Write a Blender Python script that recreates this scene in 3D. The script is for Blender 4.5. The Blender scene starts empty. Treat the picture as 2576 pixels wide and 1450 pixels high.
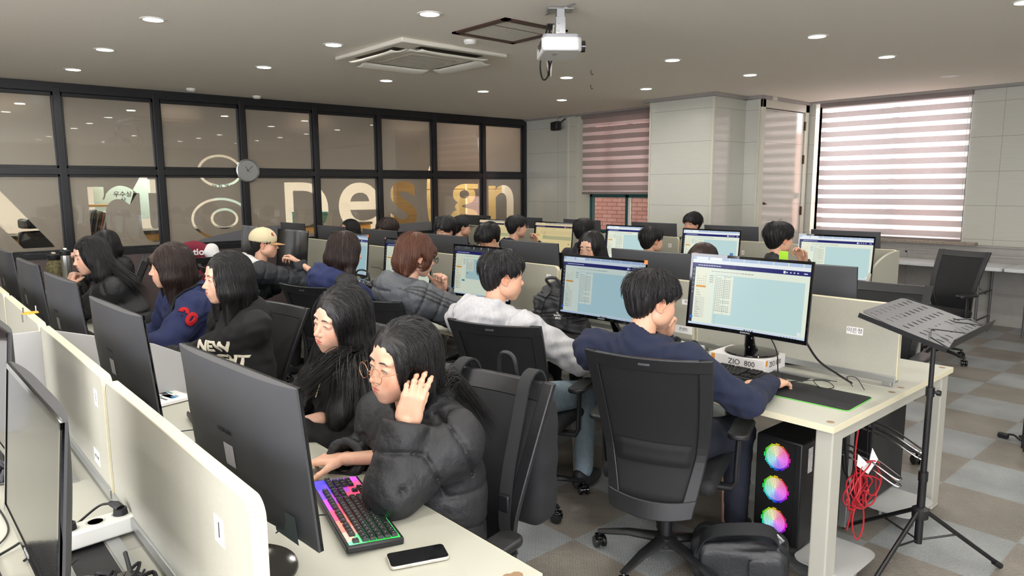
import bpy, math, random
import numpy as np
from mathutils import Vector, Matrix
SC = bpy.context.scene
PI = math.pi
R = math.radians
# ---------------------------------------------------------------- camera
def setup_camera():
    cam = bpy.data.cameras.new('camera'); ob = bpy.data.objects.new('camera', cam)
    SC.collection.objects.link(ob)
    pitch, yaw, roll = R(8.106), R(41.47), R(-0.278)
    fw = Vector((-math.cos(yaw)*math.cos(pitch), math.sin(yaw)*math.cos(pitch), -math.sin(pitch)))
    rt = fw.cross(Vector((0, 0, 1))).normalized(); up = rt.cross(fw)
    r2 = rt*math.cos(roll)+up*math.sin(roll); u2 = r2.cross(fw)
    ob.matrix_world = Matrix(((r2.x, u2.x, -fw.x, 0), (r2.y, u2.y, -fw.y, 0), (r2.z, u2.z, -fw.z, 1.64), (0, 0, 0, 1)))
    cam.sensor_width = 36; cam.lens = 1778/2576*36; cam.clip_start = .02; cam.clip_end = 200
    SC.camera = ob
setup_camera()
# ---------------------------------------------------------------- world, exposure
W = bpy.data.worlds.new('overcast_sky'); SC.world = W; W.use_nodes = True
nt = W.node_tree; nt.nodes.clear()
bg = nt.nodes.new('ShaderNodeBackground'); wo = nt.nodes.new('ShaderNodeOutputWorld')
bg.inputs[0].default_value = (.93, .93, 1, 1); bg.inputs[1].default_value = 9.0
nt.links.new(bg.outputs[0], wo.inputs[0])
SC.view_settings.view_transform = 'Standard'; SC.view_settings.look = 'None'
SC.view_settings.exposure = 0.22; SC.view_settings.gamma = 1.0; SC.view_settings.use_curve_mapping = False
SC.cycles.use_denoising = True
SC.cycles.max_bounces = 8; SC.cycles.diffuse_bounces = 4; SC.cycles.glossy_bounces = 4; SC.cycles.transmission_bounces = 6
SC.cycles.transparent_max_bounces = 12; SC.cycles.sample_clamp_indirect = 4.0; SC.cycles.caustics_reflective = False; SC.cycles.caustics_refractive = False
# daylight through the two windows comes in as sun-less sky light; its amount is the world strength above
H = 2.77          # ceiling height
LAMP_W = 6.5     # watts of every downlight
LAMPCOL = (1, .97, .92)
LX = [-1.3257*i for i in range(-1, 7)]; LY = [1.481+1.3257*j for j in range(-2, 6)]
_s = bpy.data.lights.new('sun', 'SUN'); _s.energy = 12; _s.angle = R(1); _s.color = (1, .95, .9)      # high sun on the brick house outside
_o = bpy.data.objects.new('sun', _s); SC.collection.objects.link(_o); _o.rotation_euler = Vector((-.22, .42, -.88)).to_track_quat('-Z', 'Y').to_euler()
# unseen openings added for sky fill behind the camera; portals only help the sampling
def portal(loc, rot, sx, sy):
    l = bpy.data.lights.new('sky_portal', 'AREA'); l.shape = 'RECTANGLE'; l.size = sx; l.size_y = sy; l.cycles.is_portal = True
    o = bpy.data.objects.new('sky_portal', l); SC.collection.objects.link(o); o.location = loc; o.rotation_euler = rot
portal((-2.65, -3.2, 1.7), (R(90), 0, PI), 3.3, 1.7); portal((1.05, -3.2, 1.7), (R(90), 0, PI), 3.3, 1.7)
portal((3.2, -.6, 1.7), (R(90), 0, R(-90)), 4.4, 1.7)
portal((-7.0, 8.66, 1.8), (R(90), 0, 0), 1.4, 1.8); portal((-3.7, 10.0, 1.85), (R(90), 0, 0), 1.9, 1.8)
# ---------------------------------------------------------------- helpers
def lin(c):
    return tuple((v/255/12.92 if v/255 <= .04045 else ((v/255+.055)/1.055)**2.4) for v in c)
MATS = {}
def pm(name, col, rough=.5, metal=0, noise=None, bump=None, coat=0, emit=None, vcol=False, spec=.5, trans=0, alpha=1, sheen=0, aniso=0, sss=0):
    """principled material; col is sRGB 0-255; noise=(scale, amount); bump=(scale, strength)"""
    if name in MATS: return MATS[name]
    m = bpy.data.materials.new(name); m.use_nodes = True; n = m.node_tree; b = n.nodes['Principled BSDF']
    c = lin(col)+(1,)
    b.inputs['Base Color'].default_value = c; b.inputs['Roughness'].default_value = rough; b.inputs['Metallic'].default_value = metal
    b.inputs['Coat Weight'].default_value = coat; b.inputs['Specular IOR Level'].default_value = spec
    b.inputs['Transmission Weight'].default_value = trans; b.inputs['Alpha'].default_value = alpha
    b.inputs['Sheen Weight'].default_value = sheen; b.inputs['Coat Roughness'].default_value = .05
    if sss: b.inputs['Subsurface Weight'].default_value = sss; b.inputs['Subsurface Radius'].default_value = (.012, .005, .003); b.inputs['Subsurface Scale'].default_value = .6
    if emit: b.inputs['Emission Color'].default_value = lin(emit[0])+(1,); b.inputs['Emission Strength'].default_value = emit[1]
    src = None
    if vcol:
        a = n.nodes.new('ShaderNodeVertexColor'); a.layer_name = 'Col'; src = a.outputs[0]
    if noise:
        t = n.nodes.new('ShaderNodeTexCoord'); x = n.nodes.new('ShaderNodeTexNoise'); x.inputs['Scale'].default_value = noise[0]; x.inputs['Detail'].default_value = 4
        n.links.new(t.outputs['Object'], x.inputs['Vector'])
        if len(noise) > 2:
            mp = n.nodes.new('ShaderNodeMapping'); mp.inputs['Scale'].default_value = noise[2]
            n.links.new(t.outputs['Object'], mp.inputs[0]); n.links.new(mp.outputs[0], x.inputs['Vector'])
        r = n.nodes.new('ShaderNodeMapRange'); r.inputs['From Min'].default_value = .3; r.inputs['From Max'].default_value = .7
        r.inputs['To Min'].default_value = 1-noise[1]; r.inputs['To Max'].default_value = 1+noise[1]
        n.links.new(x.outputs[0], r.inputs[0])
        mx = n.nodes.new('ShaderNodeMix'); mx.data_type = 'RGBA'; mx.blend_type = 'MULTIPLY'; mx.inputs[0].default_value = 1
        if src: n.links.new(src, mx.inputs[6])
        else: mx.inputs[6].default_value = c
        n.links.new(r.outputs[0], mx.inputs[7]); src = mx.outputs[2]
    if src: n.links.new(src, b.inputs['Base Color'])
    if bump:
        t = n.nodes.new('ShaderNodeTexCoord'); x = n.nodes.new('ShaderNodeTexNoise'); x.inputs['Scale'].default_value = bump[0]; x.inputs['Detail'].default_value = 3
        n.links.new(t.outputs['Object'], x.inputs['Vector'])
        bp = n.nodes.new('ShaderNodeBump'); bp.inputs['Strength'].default_value = bump[1]; bp.inputs['Distance'].default_value = bump[2] if len(bump) > 2 else .002
        n.links.new(x.outputs[0], bp.inputs['Height']); n.links.new(bp.outputs[0], b.inputs['Normal'])
    MATS[name] = m
    return m
def link(o):
    SC.collection.objects.link(o); return o
def thing(name, label, cat, loc=(0, 0, 0), rz=0, group=None):
    o = bpy.data.objects.new(name, None); link(o); o.empty_display_size = .1
    o.location = loc; o.rotation_euler = (0, 0, rz); o['label'] = label; o['category'] = cat
    if group: o['group'] = group
    return o
def tag(o, label, cat, group=None, kind=None):
    o['label'] = label; o['category'] = cat
    if group: o['group'] = group
    if kind: o['kind'] = kind
    return o
def rotm(rx=0, ry=0, rz=0):
    return np.array(Matrix.Rotation(rz, 3, 'Z') @ Matrix.Rotation(ry, 3, 'Y') @ Matrix.Rotation(rx, 3, 'X'))
class MB:
    """collects shapes and builds ONE mesh object"""
    def __init__(s): s.v = []; s.f = []; s.m = []; s.c = []; s.cur = 0; s.col = None
    def mat(s, i): s.cur = i; return s
    def add(s, vs, fs):
        b = len(s.v); s.v += [tuple(map(float, p)) for p in vs]
        s.f += [tuple(b+i for i in f) for f in fs]; s.m += [s.cur]*len(fs)
        if s.col is not None: s.c += [s.col]*len(fs)
        return s
    def box(s, c, d, rot=None):
        x, y, z = d[0]/2, d[1]/2, d[2]/2
        p = np.array([(-x, -y, -z), (x, -y, -z), (x, y, -z), (-x, y, -z), (-x, -y, z), (x, -y, z), (x, y, z), (-x, y, z)])
        if rot is not None: p = p @ np.asarray(rot).T
        return s.add(p+np.array(c), [(0, 3, 2, 1), (4, 5, 6, 7), (0, 1, 5, 4), (1, 2, 6, 5), (2, 3, 7, 6), (3, 0, 4, 7)])
    def box2(s, a, b):
        return s.box([(a[i]+b[i])/2 for i in range(3)], [abs(b[i]-a[i]) for i in range(3)])
    def quad(s, a, b, c, d): return s.add([a, b, c, d], [(0, 1, 2, 3)])
    def frame_of(s, d):
        d = np.array(d, float); d /= np.linalg.norm(d)+1e-12
        u = np.cross(d, (0, 0, 1.)) if abs(d[2]) < .95 else np.cross(d, (0, 1., 0)); u /= np.linalg.norm(u)
        return u, np.cross(d, u)
    def cyl(s, a, b, r, r2=None, n=16, caps=True):
        a = np.array(a, float); b = np.array(b, float); r2 = r if r2 is None else r2
        u, w = s.frame_of(b-a); t = np.linspace(0, 2*PI, n, endpoint=False)
        ring = np.outer(np.cos(t), u)+np.outer(np.sin(t), w)
        vs = np.vstack([a+ring*r, b+ring*r2])
        fs = [(i, i+n, (i+1) % n+n, (i+1) % n) for i in range(n)]
        if caps: fs += [tuple(range(n)), tuple(range(2*n-1, n-1, -1))]
        return s.add(vs, fs)
    def tube(s, pts, r, n=8, closed=False, caps=True, flat=None):
        """tube along pts; r number or list; flat=(axis vector, ratio) squashes"""
        P = np.array(pts, float); k = len(P)
        rr = np.full(k, r, float) if np.isscalar(r) else np.array(r, float)
        T = np.gradient(P, axis=0) if not closed else np.roll(P, -1, 0)-np.roll(P, 1, 0)
        T /= np.linalg.norm(T, axis=1)[:, None]+1e-12
        u, w = s.frame_of(T[0]); U = [u]
        for i in range(1, k):
            u = U[-1]-T[i]*np.dot(U[-1], T[i]); u /= np.linalg.norm(u)+1e-12; U.append(u)
        U = np.array(U); Wv = np.cross(T, U); t = np.linspace(0, 2*PI, n, endpoint=False)
        off = np.cos(t)[None, :, None]*U[:, None]+np.sin(t)[None, :, None]*Wv[:, None]
        if flat is not None:
            ax = np.array(flat[0], float); ax /= np.linalg.norm(ax)
            off = off-(1-flat[1])*np.einsum('ijk,k->ij', off, ax)[..., None]*ax
        vs = (P[:, None]+off*rr[:, None, None]).reshape(-1, 3); fs = []
        for i in range(k if closed else k-1):
            j = (i+1) % k
            for q in range(n): fs.append((i*n+q, i*n+(q+1) % n, j*n+(q+1) % n, j*n+q))
        if caps and not closed: fs += [tuple(range(n-1, -1, -1)), tuple(range((k-1)*n, k*n))]
        return s.add(vs, fs)
    def band(s, pts, axis, w, th):
        P = np.array(pts, float); T = np.gradient(P, axis=0); T /= np.linalg.norm(T, axis=1)[:, None]; A = np.array(axis, float); A = A/np.linalg.norm(A)
        Wd = A-T*(T @ A)[:, None]; Wd /= np.linalg.norm(Wd, axis=1)[:, None]; N = np.cross(T, Wd); vs = []
        for p, a, n in zip(P, Wd, N): vs += [p+a*w/2+n*th/2, p-a*w/2+n*th/2, p-a*w/2-n*th/2, p+a*w/2-n*th/2]
        k = len(P); fs = [(i*4+q, i*4+(q+1) % 4, i*4+4+(q+1) % 4, i*4+4+q) for i in range(k-1) for q in range(4)]
        return s.add(vs, fs+[(3, 2, 1, 0), (k*4-4, k*4-3, k*4-2, k*4-1)])
    def lathe(s, prof, c=(0, 0, 0), n=24, axis='z', rot=None):
        k = len(prof); t = np.linspace(0, 2*PI, n, endpoint=False)
        vs = np.array([[(r*math.cos(a), r*math.sin(a), z) for a in t] for r, z in prof]).reshape(-1, 3)
        if rot is not None: vs = vs @ np.asarray(rot).T
        fs = []
        for i in range(k-1):
            for q in range(n): fs.append((i*n+q, i*n+(q+1) % n, (i+1)*n+(q+1) % n, (i+1)*n+q))
        if prof[0][0] > 1e-5: fs.append(tuple(range(n-1, -1, -1)))
        if prof[-1][0] > 1e-5: fs.append(tuple(range((k-1)*n, k*n)))
        return s.add(vs+np.array(c), fs)
    def prism(s, poly, z0, z1, fn=None):
        """extrude a 2D polygon; fn maps (x,y,z)->point"""
        n = len(poly); vs = [(p[0], p[1], z0) for p in poly]+[(p[0], p[1], z1) for p in poly]
        if fn: vs = [fn(*p) for p in vs]
        return s.add(vs, [tuple(range(n-1, -1, -1)), tuple(range(n, 2*n))]+[(i, (i+1) % n, (i+1) % n+n, i+n) for i in range(n)])
    def ball(s, c, r, n=12, m=8, rot=None):
        r = (r, r, r) if np.isscalar(r) else r
        vs = [(0, 0, 1)]
        for i in range(1, m):
            a = PI*i/m
            for j in range(n): b = 2*PI*j/n; vs.append((math.sin(a)*math.cos(b), math.sin(a)*math.sin(b), math.cos(a)))
        vs.append((0, 0, -1)); vs = np.array(vs)*np.array(r)
        if rot is not None: vs = vs @ np.asarray(rot).T
        fs = [(0, 1+j, 1+(j+1) % n) for j in range(n)]
        for i in range(m-2):
            for j in range(n): a = 1+i*n+j; b = 1+i*n+(j+1) % n; fs.append((a, a+n, b+n, b))
        L = 1+(m-2)*n; fs += [(L+j, len(vs)-1, L+(j+1) % n) for j in range(n)]
        return s.add(vs+np.array(c), fs)
    def grid(s, fn, nu, nv, closed_u=False):
        """surface fn(u,v) u,v in 0..1"""
        vs = [fn(i/(nu-1), j/(nv-1)) for i in range(nu) for j in range(nv)]
        return s.add(vs, [(i*nv+j, (i+1)*nv+j, (i+1)*nv+j+1, i*nv+j+1) for i in range(nu-1) for j in range(nv-1)])
    def build(s, name, mats, parent=None, smooth=40, bevel=0, seg=2, solid=0, sub=0, loc=None, rz=None):
        me = bpy.data.meshes.new(name); me.from_pydata(s.v, [], s.f)
        mats = mats if isinstance(mats, (list, tuple)) else [mats]
        for m in mats: me.materials.append(m)
        if len(mats) > 1: me.polygons.foreach_set('material_index', s.m)
        if s.c and len(s.c) == len(s.f):
            ca = me.color_attributes.new('Col', 'FLOAT_COLOR', 'CORNER')
            arr = np.repeat(np.array([tuple(c)+(1,) for c in s.c]), [len(f) for f in s.f], axis=0)
            ca.data.foreach_set('color', arr.ravel())
        me.polygons.foreach_set('use_smooth', [smooth > 0]*len(s.f)); me.update()
        if 0 < smooth < 170: me.set_sharp_from_angle(angle=R(smooth))
        o = bpy.data.objects.new(name, me); link(o)
        if parent is not None: o.parent = parent
        if loc is not None: o.location = loc
        if rz is not None: o.rotation_euler = (0, 0, rz)
        if solid:
            md = o.modifiers.new('s', 'SOLIDIFY'); md.thickness = solid; md.offset = 0
        if bevel:
            md = o.modifiers.new('b', 'BEVEL'); md.width = bevel; md.segments = seg; md.limit_method = 'ANGLE'; md.angle_limit = R(35); md.harden_normals = False
        if sub:
            md = o.modifiers.new('u', 'SUBSURF'); md.levels = sub; md.render_levels = sub
        return o
def struct(o, label=None):
    o['kind'] = 'structure'
    if label: o['label'] = label
    return o
def copy_tree(o, parent=None):
    c = o.copy(); link(c)
    if parent is not None: c.parent = parent
    for ch in list(o.children): copy_tree(ch, c)
    return c
def place(o, loc, rz, label, group=None):
    o.location = loc; o.rotation_euler = (0, 0, rz); o['label'] = label
    if group: o['group'] = group
    return o
def text_obj(name, body, size, mat, parent=None, M=None, extrude=.0003, align='CENTER', spacing=1, bold=0):
    cu = bpy.data.curves.new(name, 'FONT'); cu.body = body; cu.size = size; cu.extrude = extrude
    cu.align_x = align; cu.align_y = 'CENTER'; cu.space_character = spacing; cu.resolution_u = 3; cu.offset = bold
    o = bpy.data.objects.new(name, cu); link(o); me = bpy.data.meshes.new_from_object(o); bpy.data.objects.remove(o); bpy.data.curves.remove(cu)
    me.materials.clear(); me.materials.append(mat); o = bpy.data.objects.new(name, me); link(o)
    if parent is not None: o.parent = parent
    if M is not None: o.matrix_local = M
    return o
def basis(o, x, y, z=None):
    """matrix with text x axis, y axis, at origin o"""
    x = Vector(x).normalized(); y = Vector(y).normalized(); z = x.cross(y).normalized(); y = z.cross(x)
    return Matrix(((x.x, y.x, z.x, o[0]), (x.y, y.y, z.y, o[1]), (x.z, y.z, z.z, o[2]), (0, 0, 0, 1)))
def curve_to_mesh(o, M):
    me = bpy.data.meshes.new_from_object(o); n = bpy.data.objects.new(o.name, me); link(n); n.parent = o.parent; n.matrix_local = M; nm = o.name; bpy.data.objects.remove(o); n.name = nm; me.name = nm; return n
def catmull(pts, k=8, closed=False):
    P = [np.array(p, float) for p in pts]; n = len(P); out = []
    rng = range(n) if closed else range(n-1)
    for i in rng:
        p0 = P[(i-1) % n] if closed or i > 0 else P[0]*2-P[1]; p1 = P[i]; p2 = P[(i+1) % n]
        p3 = P[(i+2) % n] if closed or i+2 < n else P[-1]*2-P[-2]
        for j in range(k):
            t = j/k; out.append(.5*((2*p1)+(-p0+p2)*t+(2*p0-5*p1+4*p2-p3)*t*t+(-p0+3*p1-3*p2+p3)*t**3))
    if not closed: out.append(P[-1])
    return np.array(out)
def rrect(w, h, r, n=5):
    out = []
    for cx, cy, a in ((w/2-r, h/2-r, 0), (-w/2+r, h/2-r, 90), (-w/2+r, -h/2+r, 180), (w/2-r, -h/2+r, 270)):
        for i in range(n+1): t = R(a+90*i/n); out.append((cx+r*math.cos(t), cy+r*math.sin(t)))
    return out
# ---------------------------------------------------------------- materials of the room
def wall_panel_mat():
    m = bpy.data.materials.new('glazed_wall_panel'); m.use_nodes = True; n = m.node_tree; b = n.nodes['Principled BSDF']
    b.inputs['Roughness'].default_value = .12; b.inputs['Specular IOR Level'].default_value = .6
    tc = n.nodes.new('ShaderNodeTexCoord'); sp = n.nodes.new('ShaderNodeSeparateXYZ'); n.links.new(tc.outputs['Object'], sp.inputs[0])
    ad = n.nodes.new('ShaderNodeMath'); ad.operation = 'ADD'; n.links.new(sp.outputs[0], ad.inputs[0]); n.links.new(sp.outputs[1], ad.inputs[1])
    def lines(src, period, off, w):
        a = n.nodes.new('ShaderNodeMath'); a.operation = 'ADD'; a.inputs[1].default_value = off; n.links.new(src, a.inputs[0])
        p = n.nodes.new('ShaderNodeMath'); p.operation = 'PINGPONG'; p.inputs[1].default_value = period/2; n.links.new(a.outputs[0], p.inputs[0])
        l = n.nodes.new('ShaderNodeMath'); l.operation = 'LESS_THAN'; l.inputs[1].default_value = w; n.links.new(p.outputs[0], l.inputs[0]); return l.outputs[0]
    hz = lines(sp.outputs[2], .40, -.2, .0016)
    vt = lines(ad.outputs[0], 3.6, -.05, .0014)
    mx = n.nodes.new('ShaderNodeMath'); mx.operation = 'MAXIMUM'; n.links.new(hz, mx.inputs[0]); n.links.new(vt, mx.inputs[1])
    no = n.nodes.new('ShaderNodeTexNoise'); no.inputs['Scale'].default_value = 6; mp = n.nodes.new('ShaderNodeMapping'); mp.inputs['Scale'].default_value = (1, 1, 22)
    n.links.new(tc.outputs['Object'], mp.inputs[0]); n.links.new(mp.outputs[0], no.inputs['Vector'])
    cr = n.nodes.new('ShaderNodeMix'); cr.data_type = 'RGBA'; cr.inputs[6].default_value = lin((196, 196, 184))+(1,); cr.inputs[7].default_value = lin((206, 206, 196))+(1,)
    n.links.new(no.outputs[0], cr.inputs[0])
    c2 = n.nodes.new('ShaderNodeMix'); c2.data_type = 'RGBA'; c2.inputs[7].default_value = lin((120, 118, 108))+(1,)
    n.links.new(mx.outputs[0], c2.inputs[0]); n.links.new(cr.outputs[2], c2.inputs[6]); n.links.new(c2.outputs[2], b.inputs['Base Color'])
    wv = n.nodes.new('ShaderNodeTexNoise'); wv.inputs['Scale'].default_value = 2.5; n.links.new(tc.outputs['Object'], wv.inputs['Vector'])
    bp = n.nodes.new('ShaderNodeBump'); bp.inputs['Strength'].default_value = .05; bp.inputs['Distance'].default_value = .02
    n.links.new(wv.outputs[0], bp.inputs['Height']); n.links.new(bp.outputs[0], b.inputs['Normal'])
    return m
def floor_mat():
    m = bpy.data.materials.new('checkered_vinyl_tile'); m.use_nodes = True; n = m.node_tree; b = n.nodes['Principled BSDF']
    b.inputs['Roughness'].default_value = .33; b.inputs['Specular IOR Level'].default_value = .5
    tc = n.nodes.new('ShaderNodeTexCoord'); mp = n.nodes.new('ShaderNodeMapping')
    mp.inputs['Location'].default_value = (1.22/.465+20, -4.78/.5+20, 0); mp.inputs['Scale'].default_value = (1/.465, 1/.5, 1)
    n.links.new(tc.outputs['Object'], mp.inputs[0])
    ck = n.nodes.new('ShaderNodeTexChecker'); ck.inputs['Scale'].default_value = 1
    ck.inputs[1].default_value = lin((150, 154, 154))+(1,); ck.inputs[2].default_value = lin((132, 126, 117))+(1,)
    n.links.new(mp.outputs[0], ck.inputs[0])
    # worn streaks and stains
    no = n.nodes.new('ShaderNodeTexNoise'); no.inputs['Scale'].default_value = 3.2; no.inputs['Detail'].default_value = 6
    n.links.new(tc.outputs['Object'], no.inputs['Vector'])
    r = n.nodes.new('ShaderNodeMapRange'); r.inputs[1].default_value = .3; r.inputs[2].default_value = .75; r.inputs[3].default_value = .72; r.inputs[4].default_value = 1.12
    n.links.new(no.outputs[0], r.inputs[0])
    mu = n.nodes.new('ShaderNodeMix'); mu.data_type = 'RGBA'; mu.blend_type = 'MULTIPLY'; mu.inputs[0].default_value = 1
    n.links.new(ck.outputs[0], mu.inputs[6]); n.links.new(r.outputs[0], mu.inputs[7])
    # raised tread pattern: two crossed wave sets
    def wave(rot):
        q = n.nodes.new('ShaderNodeMapping'); q.inputs['Rotation'].default_value = (0, 0, rot); q.inputs['Scale'].default_value = (1, 1, 1)
        n.links.new(tc.outputs['Object'], q.inputs[0])
        s = n.nodes.new('ShaderNodeSeparateXYZ'); n.links.new(q.outputs[0], s.inputs[0])
        bk = n.nodes.new('ShaderNodeTexBrick'); bk.inputs['Scale'].default_value = 1; bk.inputs['Brick Width'].default_value = .03; bk.inputs['Row Height'].default_value = .012
        bk.inputs['Mortar Size'].default_value = .0035; bk.inputs['Mortar Smooth'].default_value = .6; bk.offset = .5
        n.links.new(q.outputs[0], bk.inputs[0]); return bk.outputs['Fac']
    a, c = wave(R(45)), wave(R(-45))
    chk = n.nodes.new('ShaderNodeTexChecker'); chk.inputs['Scale'].default_value = 26; n.links.new(tc.outputs['Object'], chk.inputs[0])
    mxx = n.nodes.new('ShaderNodeMix'); mxx.data_type = 'FLOAT'; n.links.new(chk.outputs[1], mxx.inputs[0]); n.links.new(a, mxx.inputs[2]); n.links.new(c, mxx.inputs[3])
    bp = n.nodes.new('ShaderNodeBump'); bp.inputs['Strength'].default_value = .55; bp.inputs['Distance'].default_value = .0016; bp.invert = True
    n.links.new(mxx.outputs[0], bp.inputs['Height']); n.links.new(bp.outputs[0], b.inputs['Normal'])
    m3 = n.nodes.new('ShaderNodeMix'); m3.data_type = 'RGBA'; m3.blend_type = 'MULTIPLY'
    f = n.nodes.new('ShaderNodeMath'); f.operation = 'MULTIPLY'; f.inputs[1].default_value = .22; n.links.new(mxx.outputs[0], f.inputs[0])
    n.links.new(f.outputs[0], m3.inputs[0]); n.links.new(mu.outputs[2], m3.inputs[6]); m3.inputs[7].default_value = (.2, .2, .2, 1)
    n.links.new(m3.outputs[2], b.inputs['Base Color'])
    return m
def film_mat(name, col, t=.5):
    m = bpy.data.materials.new(name); m.use_nodes = True; n = m.node_tree; n.nodes.clear()
    o = n.nodes.new('ShaderNodeOutputMaterial'); d = n.nodes.new('ShaderNodeBsdfDiffuse'); tr = n.nodes.new('ShaderNodeBsdfTranslucent')
    rf = n.nodes.new('ShaderNodeBsdfRefraction'); gl = n.nodes.new('ShaderNodeBsdfGlossy')
    c = lin(col)+(1,); d.inputs[0].default_value = c; tr.inputs[0].default_value = c; rf.inputs[0].default_value = c
    rf.inputs['Roughness'].default_value = .38; rf.inputs['IOR'].default_value = 1.25; gl.inputs['Roughness'].default_value = .22
    m1 = n.nodes.new('ShaderNodeMixShader'); m1.inputs[0].default_value = .5; n.links.new(tr.outputs[0], m1.inputs[1]); n.links.new(rf.outputs[0], m1.inputs[2])
    m2 = n.nodes.new('ShaderNodeMixShader'); m2.inputs[0].default_value = t; n.links.new(d.outputs[0], m2.inputs[1]); n.links.new(m1.outputs[0], m2.inputs[2])
    m3 = n.nodes.new('ShaderNodeMixShader'); m3.inputs[0].default_value = .05; n.links.new(m2.outputs[0], m3.inputs[1]); n.links.new(gl.outputs[0], m3.inputs[2])
    n.links.new(m3.outputs[0], o.inputs[0]); return m
def clear_glass():
    m = bpy.data.materials.new('clear_glass'); m.use_nodes = True; n = m.node_tree; n.nodes.clear()
    o = n.nodes.new('ShaderNodeOutputMaterial'); t = n.nodes.new('ShaderNodeBsdfTransparent'); t.inputs[0].default_value = (.93, .95, .93, 1)
    g = n.nodes.new('ShaderNodeBsdfGlossy'); g.inputs['Roughness'].default_value = .02; x = n.nodes.new('ShaderNodeMixShader'); x.inputs[0].default_value = .06; n.links.new(t.outputs[0], x.inputs[1]); n.links.new(g.outputs[0], x.inputs[2])
    n.links.new(x.outputs[0], o.inputs[0]); return m
def blind_mat():
    """fabric roller blind: opaque heather bands alternating with sheer bands, lit from behind by the window"""
    m = bpy.data.materials.new('zebra_blind_fabric'); m.use_nodes = True; n = m.node_tree; n.nodes.clear()
    o = n.nodes.new('ShaderNodeOutputMaterial'); tc = n.nodes.new('ShaderNodeTexCoord'); sp = n.nodes.new('ShaderNodeSeparateXYZ')
    n.links.new(tc.outputs['Object'], sp.inputs[0])
    def band(period, off, width):
        a = n.nodes.new('ShaderNodeMath'); a.operation = 'ADD'; a.inputs[1].default_value = off; n.links.new(sp.outputs[2], a.inputs[0])
        b = n.nodes.new('ShaderNodeMath'); b.operation = 'PINGPONG'; b.inputs[1].default_value = period/2; n.links.new(a.outputs[0], b.inputs[0])
        c = n.nodes.new('ShaderNodeMath'); c.operation = 'LESS_THAN'; c.inputs[1].default_value = width/2; n.links.new(b.outputs[0], c.inputs[0]); return c.outputs[0]
    sheer = band(.128, 0, .052)      # where both layers are sheer
    thin = band(.128, .0275, .006)      # bright slit at the band edge
    no = n.nodes.new('ShaderNodeTexNoise'); no.inputs['Scale'].default_value = 14; no.inputs['Detail'].default_value = 5
    mp = n.nodes.new('ShaderNodeMapping'); mp.inputs['Scale'].default_value = (1, 1, 16); n.links.new(tc.outputs['Object'], mp.inputs[0]); n.links.new(mp.outputs[0], no.inputs['Vector'])
    mxc = n.nodes.new('ShaderNodeMix'); mxc.data_type = 'RGBA'; mxc.inputs[6].default_value = lin((128, 115, 112))+(1,); mxc.inputs[7].default_value = lin((176, 163, 158))+(1,)
    n.links.new(no.outputs[0], mxc.inputs[0])
    d = n.nodes.new('ShaderNodeBsdfDiffuse'); t = n.nodes.new('ShaderNodeBsdfTranslucent'); n.links.new(mxc.outputs[2], d.inputs[0])
    t.inputs[0].default_value = (.66, .60, .60, 1)
    mo = n.nodes.new('ShaderNodeMixShader'); mo.inputs[0].default_value = .20; n.links.new(d.outputs[0], mo.inputs[1]); n.links.new(t.outputs[0], mo.inputs[2])
    d2 = n.nodes.new('ShaderNodeBsdfDiffuse'); d2.inputs[0].default_value = (.75, .7, .7, 1); t2 = n.nodes.new('ShaderNodeBsdfTranslucent'); t2.inputs[0].default_value = (.85, .78, .78, 1)
    ms = n.nodes.new('ShaderNodeMixShader'); ms.inputs[0].default_value = .6; n.links.new(d2.outputs[0], ms.inputs[1]); n.links.new(t2.outputs[0], ms.inputs[2])
    x = n.nodes.new('ShaderNodeMixShader'); n.links.new(sheer, x.inputs[0]); n.links.new(mo.outputs[0], x.inputs[1]); n.links.new(ms.outputs[0], x.inputs[2])
    tp = n.nodes.new('ShaderNodeBsdfTransparent'); tp.inputs[0].default_value = (.9, .85, .86, 1)
    y = n.nodes.new('ShaderNodeMixShader'); z = n.nodes.new('ShaderNodeMath'); z.operation = 'MULTIPLY'; z.inputs[1].default_value = .35; n.links.new(thin, z.inputs[0])
    n.links.new(z.outputs[0], y.inputs[0]); n.links.new(x.outputs[0], y.inputs[1]); n.links.new(tp.outputs[0], y.inputs[2])
    n.links.new(y.outputs[0], o.inputs[0]); return m
def brick_mat():
    m = bpy.data.materials.new('red_brick'); m.use_nodes = True; n = m.node_tree; b = n.nodes['Principled BSDF']; b.inputs['Roughness'].default_value = .9
    tc = n.nodes.new('ShaderNodeTexCoord'); mp = n.nodes.new('ShaderNodeMapping'); mp.inputs['Rotation'].default_value = (R(90), 0, 0)
    bk = n.nodes.new('ShaderNodeTexBrick'); bk.inputs['Scale'].default_value = 1; bk.inputs['Brick Width'].default_value = .24; bk.inputs['Row Height'].default_value = .075; bk.inputs['Mortar Size'].default_value = .007
    bk.inputs[1].default_value = lin((214, 162, 152))+(1,); bk.inputs[2].default_value = lin((226, 182, 172))+(1,); bk.inputs[3].default_value = lin((150, 120, 116))+(1,)
    n.links.new(tc.outputs['Object'], mp.inputs[0]); n.links.new(mp.outputs[0], bk.inputs[0]); n.links.new(bk.outputs[0], b.inputs['Base Color']); return m
M_wall = wall_panel_mat(); M_floor = floor_mat(); M_film = film_mat('frosted_film', (206, 192, 182), .42); M_glass = clear_glass(); M_blind = blind_mat(); M_brick = brick_mat()
M_ceil = pm('ceiling_paint', (240, 232, 219), .9, noise=(180, .02)); M_black = pm('black_steel_frame', (24, 25, 28), .38, noise=(9, .2))
M_white = pm('white_plastic', (228, 228, 220), .4); M_ledw = pm('led_diffuser', (255, 255, 255), .5, emit=((255, 250, 238), 14))
M_trimw = pm('satin_grey_trim', (150, 146, 142), .4); M_wain = pm('grey_wainscot_paint', (168, 165, 160), .5, noise=(14, .05))
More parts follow.
